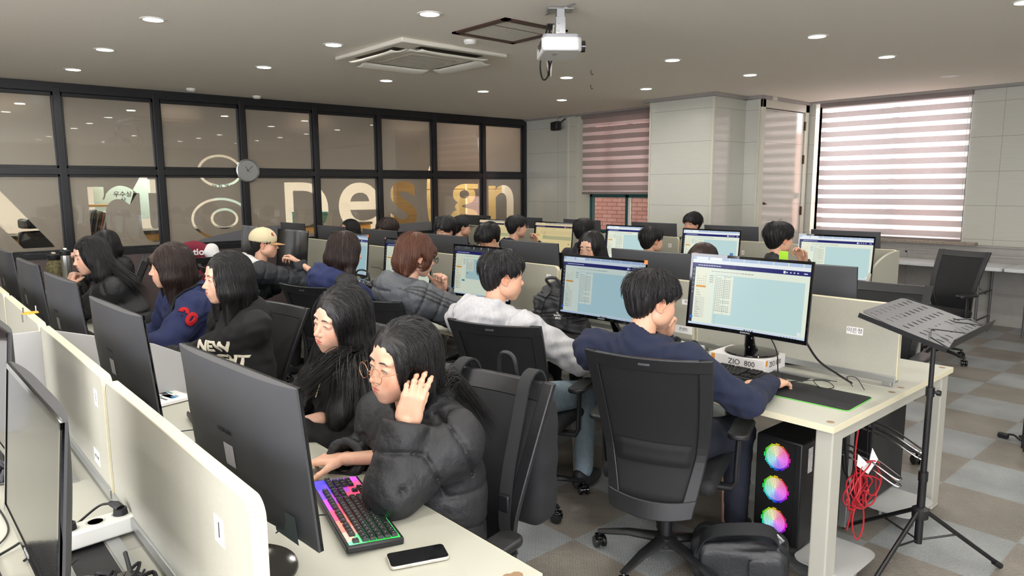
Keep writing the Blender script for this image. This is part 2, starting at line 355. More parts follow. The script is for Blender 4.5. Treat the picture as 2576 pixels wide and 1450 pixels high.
M_teal = pm('teal_window_aluminium', (22, 84, 84), .35); M_gran = pm('granite_sill', (150, 138, 126), .35, noise=(90, .45))
M_lam = pm('reddish_laminate', (92, 80, 80), .45, noise=(5, .12, (1, 1, 14)))
M_cream = pm('cream_door_frame', (206, 204, 188), .35)
def room():
    # floor and ceiling
    b = MB(); b.box2((-13.2, -3, -.1), (3, 10.2, 0)); struct(b.build('floor', M_floor, smooth=0))
    b = MB(); b.box2((-13.2, -3, H), (3, 10.2, H+.15)); struct(b.build('ceiling', M_ceil, smooth=0))
    # window wall, in three planes
    b = MB()
    b.box2((-9.05, 8.30, 0), (-8.02, 8.5, H)); b.box2((-8.02, 8.30, 0), (-6.3, 8.5, .92)); b.box2((-6.3, 8.30, 0), (-5.93, 8.5, H))
    b.box2((-5.93, 7.70, 0), (-4.98, 8.5, H)); b.box2((-4.98, 8.42, 0), (-4.78, 8.6, H))
    b.box2((-5.2, 8.5, 0), (-4.78, 8.6, H))
    b.box2((-4.86, 9.68, 0), (-4.66, 9.9, H)); b.box2((-2.8, 9.72, .93), (3, 9.9, H)); b.box2((-9.05, 8.3, 2.76), (-5.9, 8.5, H))
    struct(b.build('wall_back', M_wall, smooth=0, bevel=.004, seg=1))
    # metal corner beads
    b = MB()
    for x, y in ((-5.93, 7.70), (-4.98, 7.70), (-4.78, 8.42), (-8.02, 8.30)): b.box2((x-.012, y-.012, 0), (x+.012, y+.012, H-.03))
    struct(b.build('trim_1', M_cream, smooth=0))
    # grey cornice
    b = MB()
    b.box2((-9.05, 8.24, H-.028), (-5.93, 8.30, H)); b.box2((-6.0, 7.63, H-.04), (-4.93, 7.70, H)); b.box2((-4.98, 7.65, H-.04), (-4.91, 8.42, H))
    b.box2((-4.98, 8.36, H-.04), (-4.72, 8.42, H)); b.box2((-4.78, 8.38, H-.04), (-4.71, 9.68, H)); b.box2((-4.78, 9.6, H-.028), (3, 9.72, H))
    struct(b.build('trim_2', M_trimw, smooth=0, bevel=.004))
    # wainscot below the big window
    b = MB(); b.box2((-4.78, 9.70, 0), (3, 9.9, .93))
    for x0, x1 in ((-4.6, -3.55), (-3.4, -2.66), (-2.5, -1.3), (-1.2, 0), (.1, 1.3)):
        for p, q in (((x0, .36), (x1, .38)), ((x0, .80), (x1, .82)), ((x0, .36), (x0+.02, .82)), ((x1-.02, .36), (x1, .82))):
            b.box2((p[0], 9.685, p[1]), (q[0], 9.70, q[1]))
    b.box2((-4.78, 9.688, .835), (3, 9.70, .85)); b.box2((-4.78, 9.67, .915), (3, 9.70, .93))
    struct(b.build('wall_wainscot', M_wain, smooth=0))
    b = MB(); b.box2((-4.66, 9.58, .93), (-2.62, 9.9, .965)); tag(b.build('window_sill', M_gran, smooth=0, bevel=.004), 'speckled granite sill under the big blind-covered window', 'windowsill')
    # closet door in the pillar's side
    d = MB()
    for p, q in (((8.42, 0), (8.50, H-.04)), ((9.56, 0), (9.66, H-.04)), ((8.42, H-.14), (9.66, H-.04))): d.box2((-4.79, p[0], p[1]), (-4.74, q[0], q[1]))
    fr = struct(d.build('door_1', M_cream, smooth=0, bevel=.004))
    d = MB(); d.box2((-4.785, 8.51, .02), (-4.755, 9.55, H-.15)); d.build('door_leaf', M_wall, fr, smooth=0, bevel=.003)
    d = MB(); d.cyl((-4.755, 8.56, 1.42), (-4.735, 8.56, 1.42), .012); d.box2((-4.74, 8.545, 1.40), (-4.73, 8.60, 1.42)); d.build('door_handle', pm('dark_brass', (70, 58, 46), .4, 1), fr)
    for z in (.3, 1.3, 2.0, 2.45):
        d = MB(); d.box2((-4.757, 9.55, z-.06), (-4.735, 9.575, z+.06)); d.build('hinge', pm('dark_brass', (70, 58, 46), .4, 1), fr, smooth=0)
    # side and rear walls (behind the camera), openings added to brighten the room
    b = MB()
    for y0, y1, z0, z1 in ((-3.15, 10.2, 0, .9), (-3.15, 10.2, 2.55, H), (-3.15, -2.8, .9, 2.55), (1.6, 10.2, .9, 2.55)): b.box2((3, y0, z0), (3.15, y1, z1))
    struct(b.build('wall_right', M_wall, smooth=0))
    b = MB()
    for x0, x1, z0, z1 in ((-9.05, 3.15, 0, .9), (-9.05, 3.15, 2.55, H), (-9.05, -4.3, .9, 2.55), (-1.0, -.6, .9, 2.55), (2.7, 3.15, .9, 2.55)): b.box2((x0, -3.15, z0), (x1, -3, z1))
    struct(b.build('wall_front', M_wall, smooth=0))
    # windows: frames, panes
    def window(idx, x0, x1, y, z0, z1, mid, split):
        b = MB(); t = .05
        for p, q in (((x0, z0), (x1, z0+t)), ((x0, z1-t), (x1, z1)), ((x0, z0), (x0+t, z1)), ((x1-t, z0), (x1, z1)), ((x0, split-.045), (x1, split+.045)), ((mid-.035, z0), (mid+.035, split)), ((mid-.03, split), (mid+.03, z1))):
            b.box2((p[0], y, p[1]), (q[0], y+.07, q[1]))
        w = struct(b.build('window_%d' % idx, M_teal, smooth=0, bevel=.004))
        b = MB(); b.box2((x0+t, y+.03, z0+t), (x1-t, y+.036, z1-t)); b.build('window_pane', M_glass, w, smooth=0)
        b = MB(); b.box2((mid+.035, y-.015, z0+t), (mid+.075, y+.01, split-.045)); b.build('sash_edge', M_white, w, smooth=0)
    window(1, -7.74, -6.3, 8.52, .92, 2.72, -6.98, 1.52)
    window(2, -4.66, -2.8, 9.86, .96, 2.76, -3.7, 1.5)
    b = MB()   # plastered reveals of the windows and their outer wall
    b.box2((-8.02, 8.5, .8), (-7.74, 8.62, H)); b.box2((-8.3, 8.6, 0), (-6.0, 8.7, .92)); b.box2((-8.3, 8.6, 2.72), (-4.7, 8.7, H)); b.box2((-6.3, 8.5, 0), (-5.2, 8.62, H)); b.box2((-9.3, 8.5, 0), (-8.02, 8.62, H))
    b.box2((-5.0, 9.88, 0), (3, 9.98, .95)); b.box2((-5, 9.88, 2.76), (3, 9.98, H+.15)); b.box2((-4.98, 8.6, 0), (-4.86, 9.9, H)); b.box2((-2.8, 9.88, .9), (3, 9.98, H)); b.box2((-4.95, 9.8, 0), (-4.66, 9.98, H))
    struct(b.build('wall_outer', M_cream, smooth=0))
    # blinds
    def blind(name, label, x0, x1, y, z0, z1):
        t = thing(name, label, 'blind', ((x0+x1)/2, y, z0)); w = x1-x0; h = z1-z0
        b = MB(); b.grid(lambda u, v: ((u-.5)*w, .004*math.sin(v*30), v*h), 2, 40); o = b.build('blind_fabric', M_blind, t)
        b = MB(); b.box((0, 0, -.012), (w, .03, .035)); b.build('bottom_rail', pm('blind_rail', (138, 126, 122), .5), t, bevel=.006)
        b = MB(); b.box((0, .0, h+.02), (w+.02, .07, .06)); b.build('head_box', pm('blind_rail', (138, 126, 122), .5), t, bevel=.006)
        b = MB(); b.tube([(w/2-.02, -.03, h), (w/2-.02, -.03, h*.3), (w/2-.01, -.035, h*.3-.02), (w/2, -.03, h*.3), (w/2, -.03, h)], .002, 5); b.build('pull_chain', M_white, t)
    blind('zebra_blind', 'half-raised striped fabric blind over the narrow window in the far corner', -7.74, -6.3, 8.34, 1.56, 2.70)
    blind('zebra_blind', 'wide striped fabric blind lowered over the big window at right', -4.58, -2.8, 9.70, .985, 2.70)
    # brick building outside
    b = MB(); b.box2((-14, 10.4, -1), (-5.4, 10.6, 7)); b.box2((-5.2, 12.5, -1), (1, 12.7, 2.6))
    tag(b.build('brick_building', M_brick, smooth=0), 'sunlit pinkish brick building outside, seen below the half-raised blind', 'building')
    # ---- steel and glass partition wall
    X = -9.05; ys = [-2.5, -1.5, -.5, .5, 1.5, 2.48, 3.47, 4.45, 5.43, 6.40, 7.37, 8.27]
    b = MB(); b.box2((X-.05, -3, H-.10), (X+.05, 8.3, H)); b.box2((X-.04, -3, 1.80), (X+.05, 8.3, 1.87)); b.box2((X-.05, -3, .90), (X+.06, 8.3, .965))
    for y in ys: b.box2((X-.045, y-.035, .93), (X+.055, y+.035, H-.05))
    b.box2((X-.02, -3, H-.14), (X+.03, 8.3, H-.1)); b.box2((X-.02, -3, 1.775), (X+.03, 8.3, 1.9)); b.box2((X-.02, -3, .965), (X+.03, 8.3, .99))
    for y in ys: b.box2((X-.02, y-.055, .97), (X+.03, y+.055, H-.1))
    fr = struct(b.build('wall_left', M_black, smooth=0, bevel=.004))
    b = MB(); b.box2((X-.04, -3, 0), (X+.045, 8.3, .90)); struct(b.build('wall_dado', M_lam, smooth=0))
    k = 3
    for i in range(len(ys)-1):
        for z0, z1 in ((.97, 1.79), (1.88, H-.1)):
            b = MB(); b.box2((X-.004, ys[i]+.03, z0), (X+.002, ys[i+1]-.03, z1)); struct(b.build('window_%d' % k, M_glass, smooth=0)); k += 1
    # frosted film with the lettering cut out of it
    def glyph(body, size, name='g'):
        cu = bpy.data.curves.new(name, 'FONT'); cu.body = body; cu.size = size; cu.resolution_u = 8; cu.align_y = 'BOTTOM_BASELINE'; cu.offset = .012
        o = bpy.data.objects.new(name, cu); link(o)
        me = bpy.data.meshes.new_from_object(o); co = np.array([v.co[:2] for v in me.vertices])
        # outline loops of the filled text
        from collections import defaultdict
        ec = defaultdict(int)
        for p in me.polygons:
            vs = list(p.vertices)
            for a, c in zip(vs, vs[1:]+vs[:1]): ec[(min(a, c), max(a, c))] += 1
        nb = defaultdict(list)
        for (a, c), q in ec.items():
            if q == 1: nb[a].append(c); nb[c].append(a)
        loops = []; seen = set()
        for s in nb:
            if s in seen: continue
            lp = [s]; seen.add(s); cur = s
            while True:
                nx = [q for q in nb[cur] if q not in seen]
                if not nx: break
                cur = nx[0]; seen.add(cur); lp.append(cur)
            if len(lp) > 4: loops.append(co[lp])
        bpy.data.objects.remove(o); bpy.data.curves.remove(cu); bpy.data.meshes.remove(me)
        return loops
    loops = []   # in (y, z)
    def put(ch, y, z, w, h):
        ls = glyph(ch, 1.0)
        if not ls: return
        al = np.vstack(ls); mn = al.min(0); mx = al.max(0)
        for l in ls: loops.append(np.column_stack([y+(l[:, 0]-mn[0])/(mx[0]-mn[0])*w, z+(l[:, 1]-mn[1])/(mx[1]-mn[1])*h]))
    LZ0, LZ1 = 1.02, 1.74
    put('A', -.25, LZ0, 1.62, 1.0); put('r', 1.72, LZ0, .50, .66); put('t', 2.18, LZ0, .30, .9)
    put('D', 4.0, LZ0, .62, .70); put('e', 4.78, LZ0, .66, .70); put('s', 5.62, LZ0, .46, .72); put('i', 6.27, LZ0, .20, .98); put('g', 6.72, LZ0, .56, .68); put('n', 7.5, LZ0, .55, .66)
    def ring(cy, cz, ry, rz, w, n=40):
        for q in (0, w):
            t = np.linspace(0, 2*PI, n, endpoint=False); loops.append(np.column_stack([cy+(ry-q)*np.cos(t), cz+(rz-q)*np.sin(t)]))
    ring(3.18, 1.86, .27, .20, .03); ring(3.16, 1.27, .36, .26, .03); ring(3.2, 1.27, .17, .13, .03)
    cu = bpy.data.curves.new('frosted_film', 'CURVE'); cu.dimensions = '2D'; cu.fill_mode = 'BOTH'; cu.extrude = .0005
    def spl(pts):
        s = cu.splines.new('POLY'); s.points.add(len(pts)-1); s.use_cyclic_u = True
        for p, q in zip(s.points, pts): p.co = (q[0], q[1], 0, 1)
    spl([(-2.9, .97), (8.26, .97), (8.26, H-.1), (-2.9, H-.1)])
    for l in loops: spl(l)
    cu.materials.append(M_film)
    o = bpy.data.objects.new('frosted_film', cu); link(o); o.parent = fr
    o.matrix_local = basis((X-.010, 0, 0), (0, 1, 0), (0, 0, 1)); curve_to_mesh(o, basis((X-.010, 0, 0), (0, 1, 0), (0, 0, 1)))
    # smoke grey hill-shaped stripe stuck low on the glass
    hm = pm('grey_vinyl_sticker', (112, 112, 116), .35)
    for y0, y1, z1 in ((2.75, 4.2, 1.16), (4.9, 6.35, 1.12)):
        b = MB(); n = 24
        poly = [(y0, .97)]+[(y0+(y1-y0)*i/n, .975+(z1-.975)*math.sin(PI/2*min(1, i/n*1.15))**.8) for i in range(n+1)]+[(y1, .97)]
        b.prism(poly, 0, .001, lambda p, q, r: (X+.004+r, p, q)); b.build('vinyl_swoosh', hm, fr, smooth=0)
room()
def office_behind():
    """the neighbouring office seen through the letters"""
    Mo = pm('oak_board', (204, 160, 96), .5, noise=(3, .12, (1, 1, 9))); Mw = pm('warm_white_wall', (200, 190, 176), .8); Mg = pm('dark_counter_top', (74, 70, 66), .4)
    b = MB(); b.box2((-13.2, -3, 0), (-13.05, 8.5, H)); struct(b.build('wall_office', Mw, smooth=0))
    b = MB(); b.box2((-13.2, 8.5, 0), (-9.0, 8.65, H)); b.box2((-13.2, -3.15, 0), (-9.0, -3, H)); struct(b.build('wall_office_end', Mw, smooth=0))
    spots = [(-1.6, 'oak'), (.0, 'oak'), (1.6, 'oak'), (3.2, 'oak'), (4.8, 'oak')]
    for i, (y, _) in enumerate(spots):
        t = thing('low_cabinet', ['oak low cabinet with dark top behind the glass at far left', 'oak low cabinet behind the glass, under the shelf with a teapot', 'oak low cabinet behind the glass, under the shelf of books', 'oak low cabinet behind the glass, behind the beige cap wearer', 'oak low cabinet behind the glass, carrying the teal crate'][i], 'cabinet', (-11.2, y, 0), group='low cabinets in the office behind the glass')
        b = MB(); b.box2((-.3, 0, 0), (.28, 1.56, 1.02)); b.build('carcass', Mo, t, smooth=0)
        b = MB(); b.box2((-.32, 0, 1.02), (.31, 1.58, 1.06)); b.build('cabinet_top', Mg, t, smooth=0)
        for q in range(3):
            b = MB(); b.box2((.28, .02+q*.52, .05), (.30, .50+q*.52, 1.0)); dd = b.build('door', Mo, t, smooth=0, bevel=.003)
            b = MB(); b.box2((.30, .2+q*.52, .9), (.315, .32+q*.52, .915)); b.build('handle', M_trimw, dd, smooth=0)
    # shelves with books
    sh = [(.3, 1.45, 1.62), (1.75, 2.5, 1.40), (1.75, 2.5, 1.80), (.3, 1.45, 1.95)]
    for i, (y0, y1, z) in enumerate(sh):
        b = MB(); b.box2((-11.5, y0, z), (-11.15, y1, z+.03)); tag(b.build('wall_shelf', Mo, smooth=0), ['wooden shelf behind the glass, carrying a round white teapot', 'lower wooden shelf of leaning books behind the glass', 'upper wooden shelf behind the glass, above the leaning books', 'upper wooden shelf behind the glass, above the teapot'][i], 'shelf')
    random.seed(5)
    cols = [(60, 60, 64), (150, 90, 50), (180, 176, 170), (90, 96, 110), (40, 42, 46), (120, 116, 112)]
    for q in range(22):
        y = 1.79+q*.03; z = 1.065
        b = MB(); hh = .26+.05*random.random(); b.box((0, 0, hh/2), (.2, .022, hh)); o = b.build('book', pm('book_cover_%d' % (q % 6), cols[q % 6], .6), smooth=0)
        o.location = (-11.0, y, z+.003); o.rotation_euler = (R(-3-q*.9), 0, 0)
        tag(o, 'book leaning in the row on the counter behind the glass', 'book', 'leaning books behind the glass')
    b = MB(); b.lathe([(.02, 0), (.06, .01), (.085, .05), (.07, .1), (.03, .12), (.02, .135), (0, .14)]); b.tube([(.07, 0, .05), (.11, 0, .08), (.13, 0, .11)], [.014, .01, .007]); b.tube([(-.07, 0, .04), (-.11, 0, .05), (-.11, 0, .09), (-.07, 0, .1)], .006)
    o = b.build('teapot', pm('white_glaze', (214, 208, 196), .3)); o.location = (-11.3, 1.0, 1.652); o.rotation_euler = (0, 0, R(90)); tag(o, 'round white teapot on the shelf behind the glass', 'teapot')
    b = MB(); b.box((0, 0, .09), (.3, .5, .18)); b.box((0, 0, .185), (.32, .52, .012)); o = b.build('storage_crate', pm('teal_plastic', (40, 116, 104), .4), bevel=.01); o.location = (-11.15, 5.35, 1.062); tag(o, 'teal plastic crate on the counter behind the glass letter e', 'crate')
    for i, (y, z, w, h) in enumerate(((2.65, 1.5, .75, .6), (4.35, 1.6, .8, .7))):
        b = MB(); b.box((0, 0, 0), (.004, w, h)); o = b.build('paper_notice', pm('pale_green_paper', (188, 204, 192), .7), smooth=0); o.location = (-11.6, y, z)
        tag(o, ['pale paper award sheet hung behind the glass, right of the books', 'large pale green paper notice hung behind the glass letter D'][i], 'poster')
        text_obj('printed_text', ['우수상\n상', '평가 과제 확인 후 클릭\nLMS'][i], .09, M_black, o, basis((.004, 0, .02), (0, 1, 0), (0, 0, 1)))
    # tall boards right behind the last panes and an orange post
    for i, (y0, y1, z1) in enumerate(((6.62, 7.62, 2.26), (7.66, 8.45, 2.26))):
        b = MB(); b.box2((-9.86, y0, 0), (-9.83, y1, z1)); b.box2((-9.83, y0, 1.62), (-9.825, y1, 1.63))
        for y in (y0+.25, y0+.5):
            for z in (1.3, 1.9): b.cyl((-9.83, y, z), (-9.822, y, z), .008)
        tag(b.build('wooden_board', pm('pale_plywood', (232, 196, 128), .5, noise=(2, .08, (1, 1, 6))), smooth=0), ['pale plywood panel leaning behind the frosted glass beside the corner pane', 'pale plywood panel behind the corner pane of the glass wall'][i], 'board')
    b = MB(); b.box2((-9.62, 5.98, 0), (-9.55, 6.42, 2.0)); tag(b.build('wooden_board', Mo, smooth=0), 'brown wooden panel behind the glass letter s', 'board')
    # office chair seen through the letter A
    t = thing('office_chair', 'black office chair behind the glass letter A at far left', 'chair', (-10.2, 1.35, 0), R(-60))
    b = MB(); b.box((0, 0, .9), (.42, .07, .5)); b.build('backrest', M_black, t, bevel=.03); b = MB(); b.box((0, .22, .5), (.46, .46, .09)); b.build('seat', M_black, t, bevel=.03)
    b = MB(); b.cyl((0, .2, .05), (0, .2, .46), .03); b.box((0, .2, .06), (.5, .05, .03)); b.box((0, .2, .06), (.05, .5, .03)); b.build('base', M_black, t)
    b = MB(); b.box2((-.15, -.1, 1.18), (.15, .1, 1.3)); b.build('headrest', M_black, t, bevel=.03)
    # office ceiling lights
    for y in (-.9, 1.2, 3.3, 5.4, 7.4):
        b = MB(); b.box2((-11.4, y-.3, H-.02), (-10.9, y+.3, H-.003)); tag(b.build('ceiling_light', M_ledw, smooth=0), 'flat ceiling lamp in the office behind the glass', 'lamp', 'ceiling lamps behind the glass')
        if y == 7.4:
            l = bpy.data.lights.new('office_area_light', 'AREA'); l.shape = 'RECTANGLE'; l.size = .3; l.size_y = 1.4; l.energy = 40; l.color = LAMPCOL; o = bpy.data.objects.new('office_area_light', l); link(o); o.location = (-9.4, 7.4, H-.04)  # extra lamp without a fixture, added to brighten the plywood boards
        l = bpy.data.lights.new('office_area_light', 'AREA'); l.shape = 'RECTANGLE'; l.size = .5; l.size_y = .6; l.energy = 55; l.color = LAMPCOL
        o = bpy.data.objects.new('office_area_light', l); link(o); o.location = (-11.15, y, H-.04)
office_behind()
def ceiling_items():
    def ok(x, y):
        if y > 8.1 and x < -4.7: return False
        if -6.2 < x < -4.7 and y > 7.5: return False
        if y > 9.4 or y < -2.8: return False
        return True
    skip = {(3, 1+1), }
    names = []
    grid = []
    for i in range(0, 7):
        for j in range(0, 5): grid.append((i, j))
    unlit = {(1, 5)}
    have = {(3, 0), (4, 0), (5, 0), (2, 1), (3, 1), (4, 1), (5, 1), (1, 2), (4, 2), (5, 2), (1, 3), (2, 3), (3, 3), (4, 3), (5, 3), (0, 3), (1, 4), (2, 4), (3, 4), (4, 4), (5, 4)}
    rows = ['row nearest the camera', 'second row', 'third row', 'fourth row', 'row nearest the windows']
    first = None; idx = 0
    extra = [(i, j) for i in (-1, 0, 1, 2) for j in (-2, -1, 0)]+[(3, -1), (4, -1), (5, -1), (6, -1), (6, 0), (0, 1), (1, 1), (0, 2), (-1, 1), (-1, 2), (-1, 3), (0, 4)]
    for (i, j) in sorted(have)+extra:
        x = -1.3257*i; y = 1.481+1.3257*j
        if i == 5: x = -8.8 if j < 0 else x*1.335/1.3257
        t = thing('ceiling_light', '', 'lamp', (x, y, H), group='round recessed downlights')
        if first is None:
            b = MB(); b.lathe([(.060, -.001), (.064, -.006), (.078, -.006), (.082, 0)], n=32); ring = b.build('lamp_ring', M_white, t)
            b = MB(); b.lathe([(.0, -.004), (.061, -.004)], n=32); dif = b.build('diffuser', M_ledw, t); first = (ring, dif)
        else:
            for q in first: c = q.copy(); link(c); c.parent = t
        if (i, j) in have:
            row = sorted([k for k in have if k[1] == j], key=lambda k: -k[0]); pos = row.index((i, j))
            words = ['leftmost', 'second from left', 'third from left', 'fourth from left', 'fifth from left', 'rightmost'] if len(row) > 1 else ['only one']
            pw = words[pos] if pos < len(row)-1 else 'rightmost'
            t['label'] = 'glowing round downlight in the %s, %s' % (rows[j], pw)
        else: t['label'] = 'glowing round downlight in the ceiling behind the camera'
        l = bpy.data.lights.new('downlight', 'AREA'); l.shape = 'DISK'; l.size = .12; l.energy = LAMP_W; l.color = LAMPCOL; l.spread = R(170)
        o = bpy.data.objects.new('downlight', l); link(o); o.parent = t; o.location = (0, 0, -.012)
    # cold round cover (unlit) near big window
    b = MB(); b.lathe([(0, -.004), (.075, -.004), (.085, 0)], n=32); o = b.build('ceiling_cover', M_white); o.location = (-2.68, 8.5, H); tag(o, 'unlit round white ceiling disc before the big window', 'disc')
    # detectors
    for (x, y), l in (((-4.47, 3.53), 'small white round detector on the ceiling between air conditioner and hatch'), ((-8.78, 3.58), 'small white detector on the ceiling above the wall clock'), ((-8.6, 2.75), 'flat white detector on the ceiling by the glass wall, left of the clock')):
        b = MB(); b.lathe([(.05, 0), (.05, -.018), (.036, -.034), (0, -.036)], n=20); o = b.build('smoke_detector', M_white); o.location = (x, y, H); tag(o, l, 'detector')
    # sprinkler / hooks
    for (x, y), l in (((-4.81, 5.29), 'small brown ceiling hook right of the projector'), ((-5.5, 6.05), 'small white hook hanging beside the downlight near the narrow window')):
        b = MB(); b.tube([(0, 0, 0), (0, 0, -.03), (.015, 0, -.05), (.03, 0, -.04)], .004, 6); o = b.build('ceiling_hook', pm('brown_metal', (86, 62, 44), .5)); o.location = (x, y, H); tag(o, l, 'hook')
    # four-way cassette air conditioner
    t = thing('ceiling_air_conditioner', 'white four-way cassette air conditioner with open louvres in the ceiling', 'air conditioner', (-5.22, 3.58, H), 0)
    Mc = pm('ivory_plastic', (222, 218, 204), .4)
    b = MB(); b.box((0, 0, -.018), (1.06, 1.06, .036)); b.build('panel', Mc, t, bevel=.012)
    b = MB(); b.box((0, 0, -.044), (.66, .66, .02)); b.build('intake_cover', Mc, t, bevel=.02)
    b = MB(); n = 17
    for q in range(n+1):
        a = -.25+.5*q/n; b.box((a, 0, -.056), (.010, .50, .006)); b.box((0, a, -.056), (.50, .010, .006))
    b.build('intake_grille', pm('grille_ivory', (196, 190, 174), .5), t, smooth=0)
    b = MB(); b.box((0, 0, -.0545), (.5, .5, .002)); b.build('intake_filter', pm('grey_filter', (108, 104, 94), .8), t, smooth=0)
    for k in range(4):
        a = PI/2*k; rz = rotm(0, 0, a)
        b = MB(); b.box(rz @ np.array((.415, 0, -.033)), (.10 if k % 2 == 0 else .62, .62 if k % 2 == 0 else .10, .010)); b.build('air_slot', pm('dark_duct', (58, 50, 40), .6), t, smooth=0)
        b = MB()
        def f(u, v):
            y = (u-.5)*.70; x = .365+.14*v; e = (abs(u-.5)*2)**6*.03
            z = -.040-.085*v+.10*v*v*.6+e*.3
            return tuple(rz @ np.array((x, y*(1-.05*v), z-.012)))
        b.grid(f, 24, 6); b.build('louvre', Mc, t, solid=.008, smooth=60)
    # access hatch
    t = thing('ceiling_hatch', 'brown-framed square access hatch in the ceiling beside the projector', 'hatch', (-4.03, 3.55, H))
    Mb = pm('brown_aluminium', (72, 50, 46), .4)
    b = MB()
    for s in (-1, 1): b.box((s*.275, 0, -.006), (.05, .60, .012)); b.box((0, s*.275, -.006), (.60, .05, .012))
    b.build('hatch_frame', Mb, t, smooth=0); b = MB(); b.box((0, 0, -.002), (.5, .5, .003)); b.build('hatch_panel', pm('mineral_board', (214, 210, 198), .9, noise=(80, .1)), t, smooth=0)
    b = MB(); b.box((.09, 0, -.0045), (.006, .5, .002)); b.build('hatch_seam', Mb, t, smooth=0)
    # projector
    t = thing('projector', 'white projector hanging from a metal ceiling bracket', 'projector', (-3.34, 3.36, H-.24), R(-38))
    Mp = pm('projector_white', (222, 222, 220), .35); Mgy = pm('projector_grey', (150, 152, 156), .4); Md = pm('dark_slot', (62, 58, 48), .6)
    poly = [(-.19, -.12), (.17, -.12), (.19, -.10), (.19, .10), (.15, .13), (-.13, .13), (-.19, .09)]
    b = MB(); b.prism(poly, -.05, .035); b.build('projector_body', Mp, t, bevel=.014, seg=3)
    b = MB(); b.prism([(p[0]*.97, p[1]*.97) for p in poly], .03, .052); b.build('projector_base', Mgy, t, bevel=.006)
    b = MB(); b.box((.03, -.121, 0), (.27, .004, .062)); b.build('vent_panel', Mp, t, bevel=.002)
    b = MB()
    for i in range(8):
        for j in range(9 if i > 2 else 5): b.box((-.085+i*.030, -.1235, .024-j*.0062), (.024, .002, .0032))
    b.build('vent_slots', Md, t, smooth=0)
    b = MB(); b.cyl((.10, .13, -.01), (.10, .155, -.01), .036, n=24); b.build('lens', pm('lens_black', (12, 12, 16), .1, coat=1), t)
    b = MB(); b.box((-.192, 0, -.005), (.004, .17, .06)); b.build('connector_panel', Mgy, t, smooth=0)
    b = MB(); b.box((.06, -.03, -.052), (.07, .03, .003)); b.build('foot_plate', Mgy, t, bevel=.002)
    b = MB(); b.box((0, .01, .232), (.11, .16, .008)); b.box((0, .01, .20), (.075, .05, .062)); b.box((-.036, .01, .125), (.004, .06, .12)); b.box((.036, .01, .125), (.004, .06, .12)); b.box((0, .01, .068), (.12, .10, .012)); b.box((.0, .04, .12), (.08, .004, .1))
    b.box((.10, .06, .236), (.1, .02, .003), rotm(0, 0, .5)); b.box((-.10, -.04, .236), (.1, .02, .003), rotm(0, 0, .5)); b.box((0, -.08, .06), (.2, .015, .006), rotm(0, 0, .3))
    for s in (-1, 1):
        for z in (.10, .145): b.cyl((s*.036, -.005, z), (s*.046, -.005, z), .008, n=8)
    b.build('ceiling_bracket', pm('galvanised_bracket', (176, 178, 178), .35, .7), t, bevel=.002)
    Mk = pm('black_cable', (16, 16, 18), .5)
    for i, (p, m) in enumerate((([(-.42, -.02, .236), (-.44, -.03, .19), (-.56, -.06, .0), (-.50, -.05, -.12), (-.36, -.03, -.13), (-.27, -.02, -.06), (-.24, 0, .0), (-.2, .03, .012)], Mk), ([(-.42, 0, .236), (-.46, -.01, .16), (-.47, -.02, .02), (-.40, -.02, -.1), (-.33, -.02, -.11), (-.27, -.03, -.02), (-.2, -.03, .0)], Mk), ([(-.42, .02, .236), (-.42, .01, .1), (-.40, 0, -.08), (-.37, -.01, -.12), (-.28, -.04, -.05), (-.2, -.05, -.03)], pm('ivory_cable', (206, 202, 186), .5)))):
        b = MB(); b.tube(catmull(p, 6), .006, 8); b.build('cable', m, t)
    b = MB(); b.cyl((-.22, -.05, -.03), (-.185, -.05, -.03), .013); b.build('vga_plug', pm('ivory_cable', (206, 202, 186), .5), t); b = MB(); b.cyl((-.225, -.03, 0), (-.185, -.03, 0), .008); b.build('video_plug', pm('yellow_plug', (206, 160, 40), .4), t)
    b = MB(); b.box((-.44, 0, .236), (.07, .05, .006)); b.build('cable_plate', Mk, t)
    # wall speaker and clock
    t = thing('wall_speaker', 'small black speaker mounted under the ceiling in the far corner', 'speaker', (-8.12, 8.12, 2.6), R(-20))
    b = MB(); b.prism([(-.11, -.05), (.11, -.05), (.09, .06), (-.09, .06)], -.07, .07); b.build('speaker_case', M_black, t, bevel=.02); b = MB(); b.tube([(0, .06, .02), (0, .1, .07), (0, .17, .12)], .012); b.build('wall_bracket', M_black, t)
    b = MB(); b.tube([(-.03, .05, .07), (-.05, .06, .12), (-.01, .1, .16)], .003, 5); b.build('cable', Mk, t)
    t = thing('wall_clock', 'round white wall clock with silver rim on the black mullion', 'clock', (-8.985, 3.49, 1.865), 0)
    rx = rotm(0, R(90), 0)
    b = MB(); b.lathe([(.128, 0), (.147, 0), (.150, .012), (.146, .03), (.134, .034), (.128, .022)], n=48, rot=rx); b.build('clock_rim', pm('brushed_silver', (190, 192, 194), .25, .9), t)
    b = MB(); b.lathe([(0, .018), (.132, .018)], n=48, rot=rx); b.build('clock_face', pm('clock_white', (236, 236, 232), .5), t)
    for k in range(1, 13):
        a = 2*PI*k/12; text_obj('numeral', str(k), .034, M_black, t, basis((.0195, .105*math.sin(a), .105*math.cos(a)), (0, 1, 0), (0, 0, 1)))
    b = MB()
    for k in range(60):
        a = 2*PI*k/60; b.box((.019, .124*math.sin(a), .124*math.cos(a)), (.001, .0012, .004 if k % 5 else .008), rotm(-a, 0, 0))
    b.build('minute_marks', M_black, t, smooth=0)
    def hand(nm, ang, l, w, m, z):
        b = MB(); a = R(ang); b.box((z, math.sin(a)*(l/2-.012), math.cos(a)*(l/2-.012)), (.001, w, l), rotm(-a, 0, 0)); b.build(nm, m, t, smooth=0)
    hand('hour_hand', -24, .068, .006, M_black, .022); hand('minute_hand', 49, .098, .0045, M_black, .0235); hand('second_hand', 125, .05, .0015, M_black, .025)
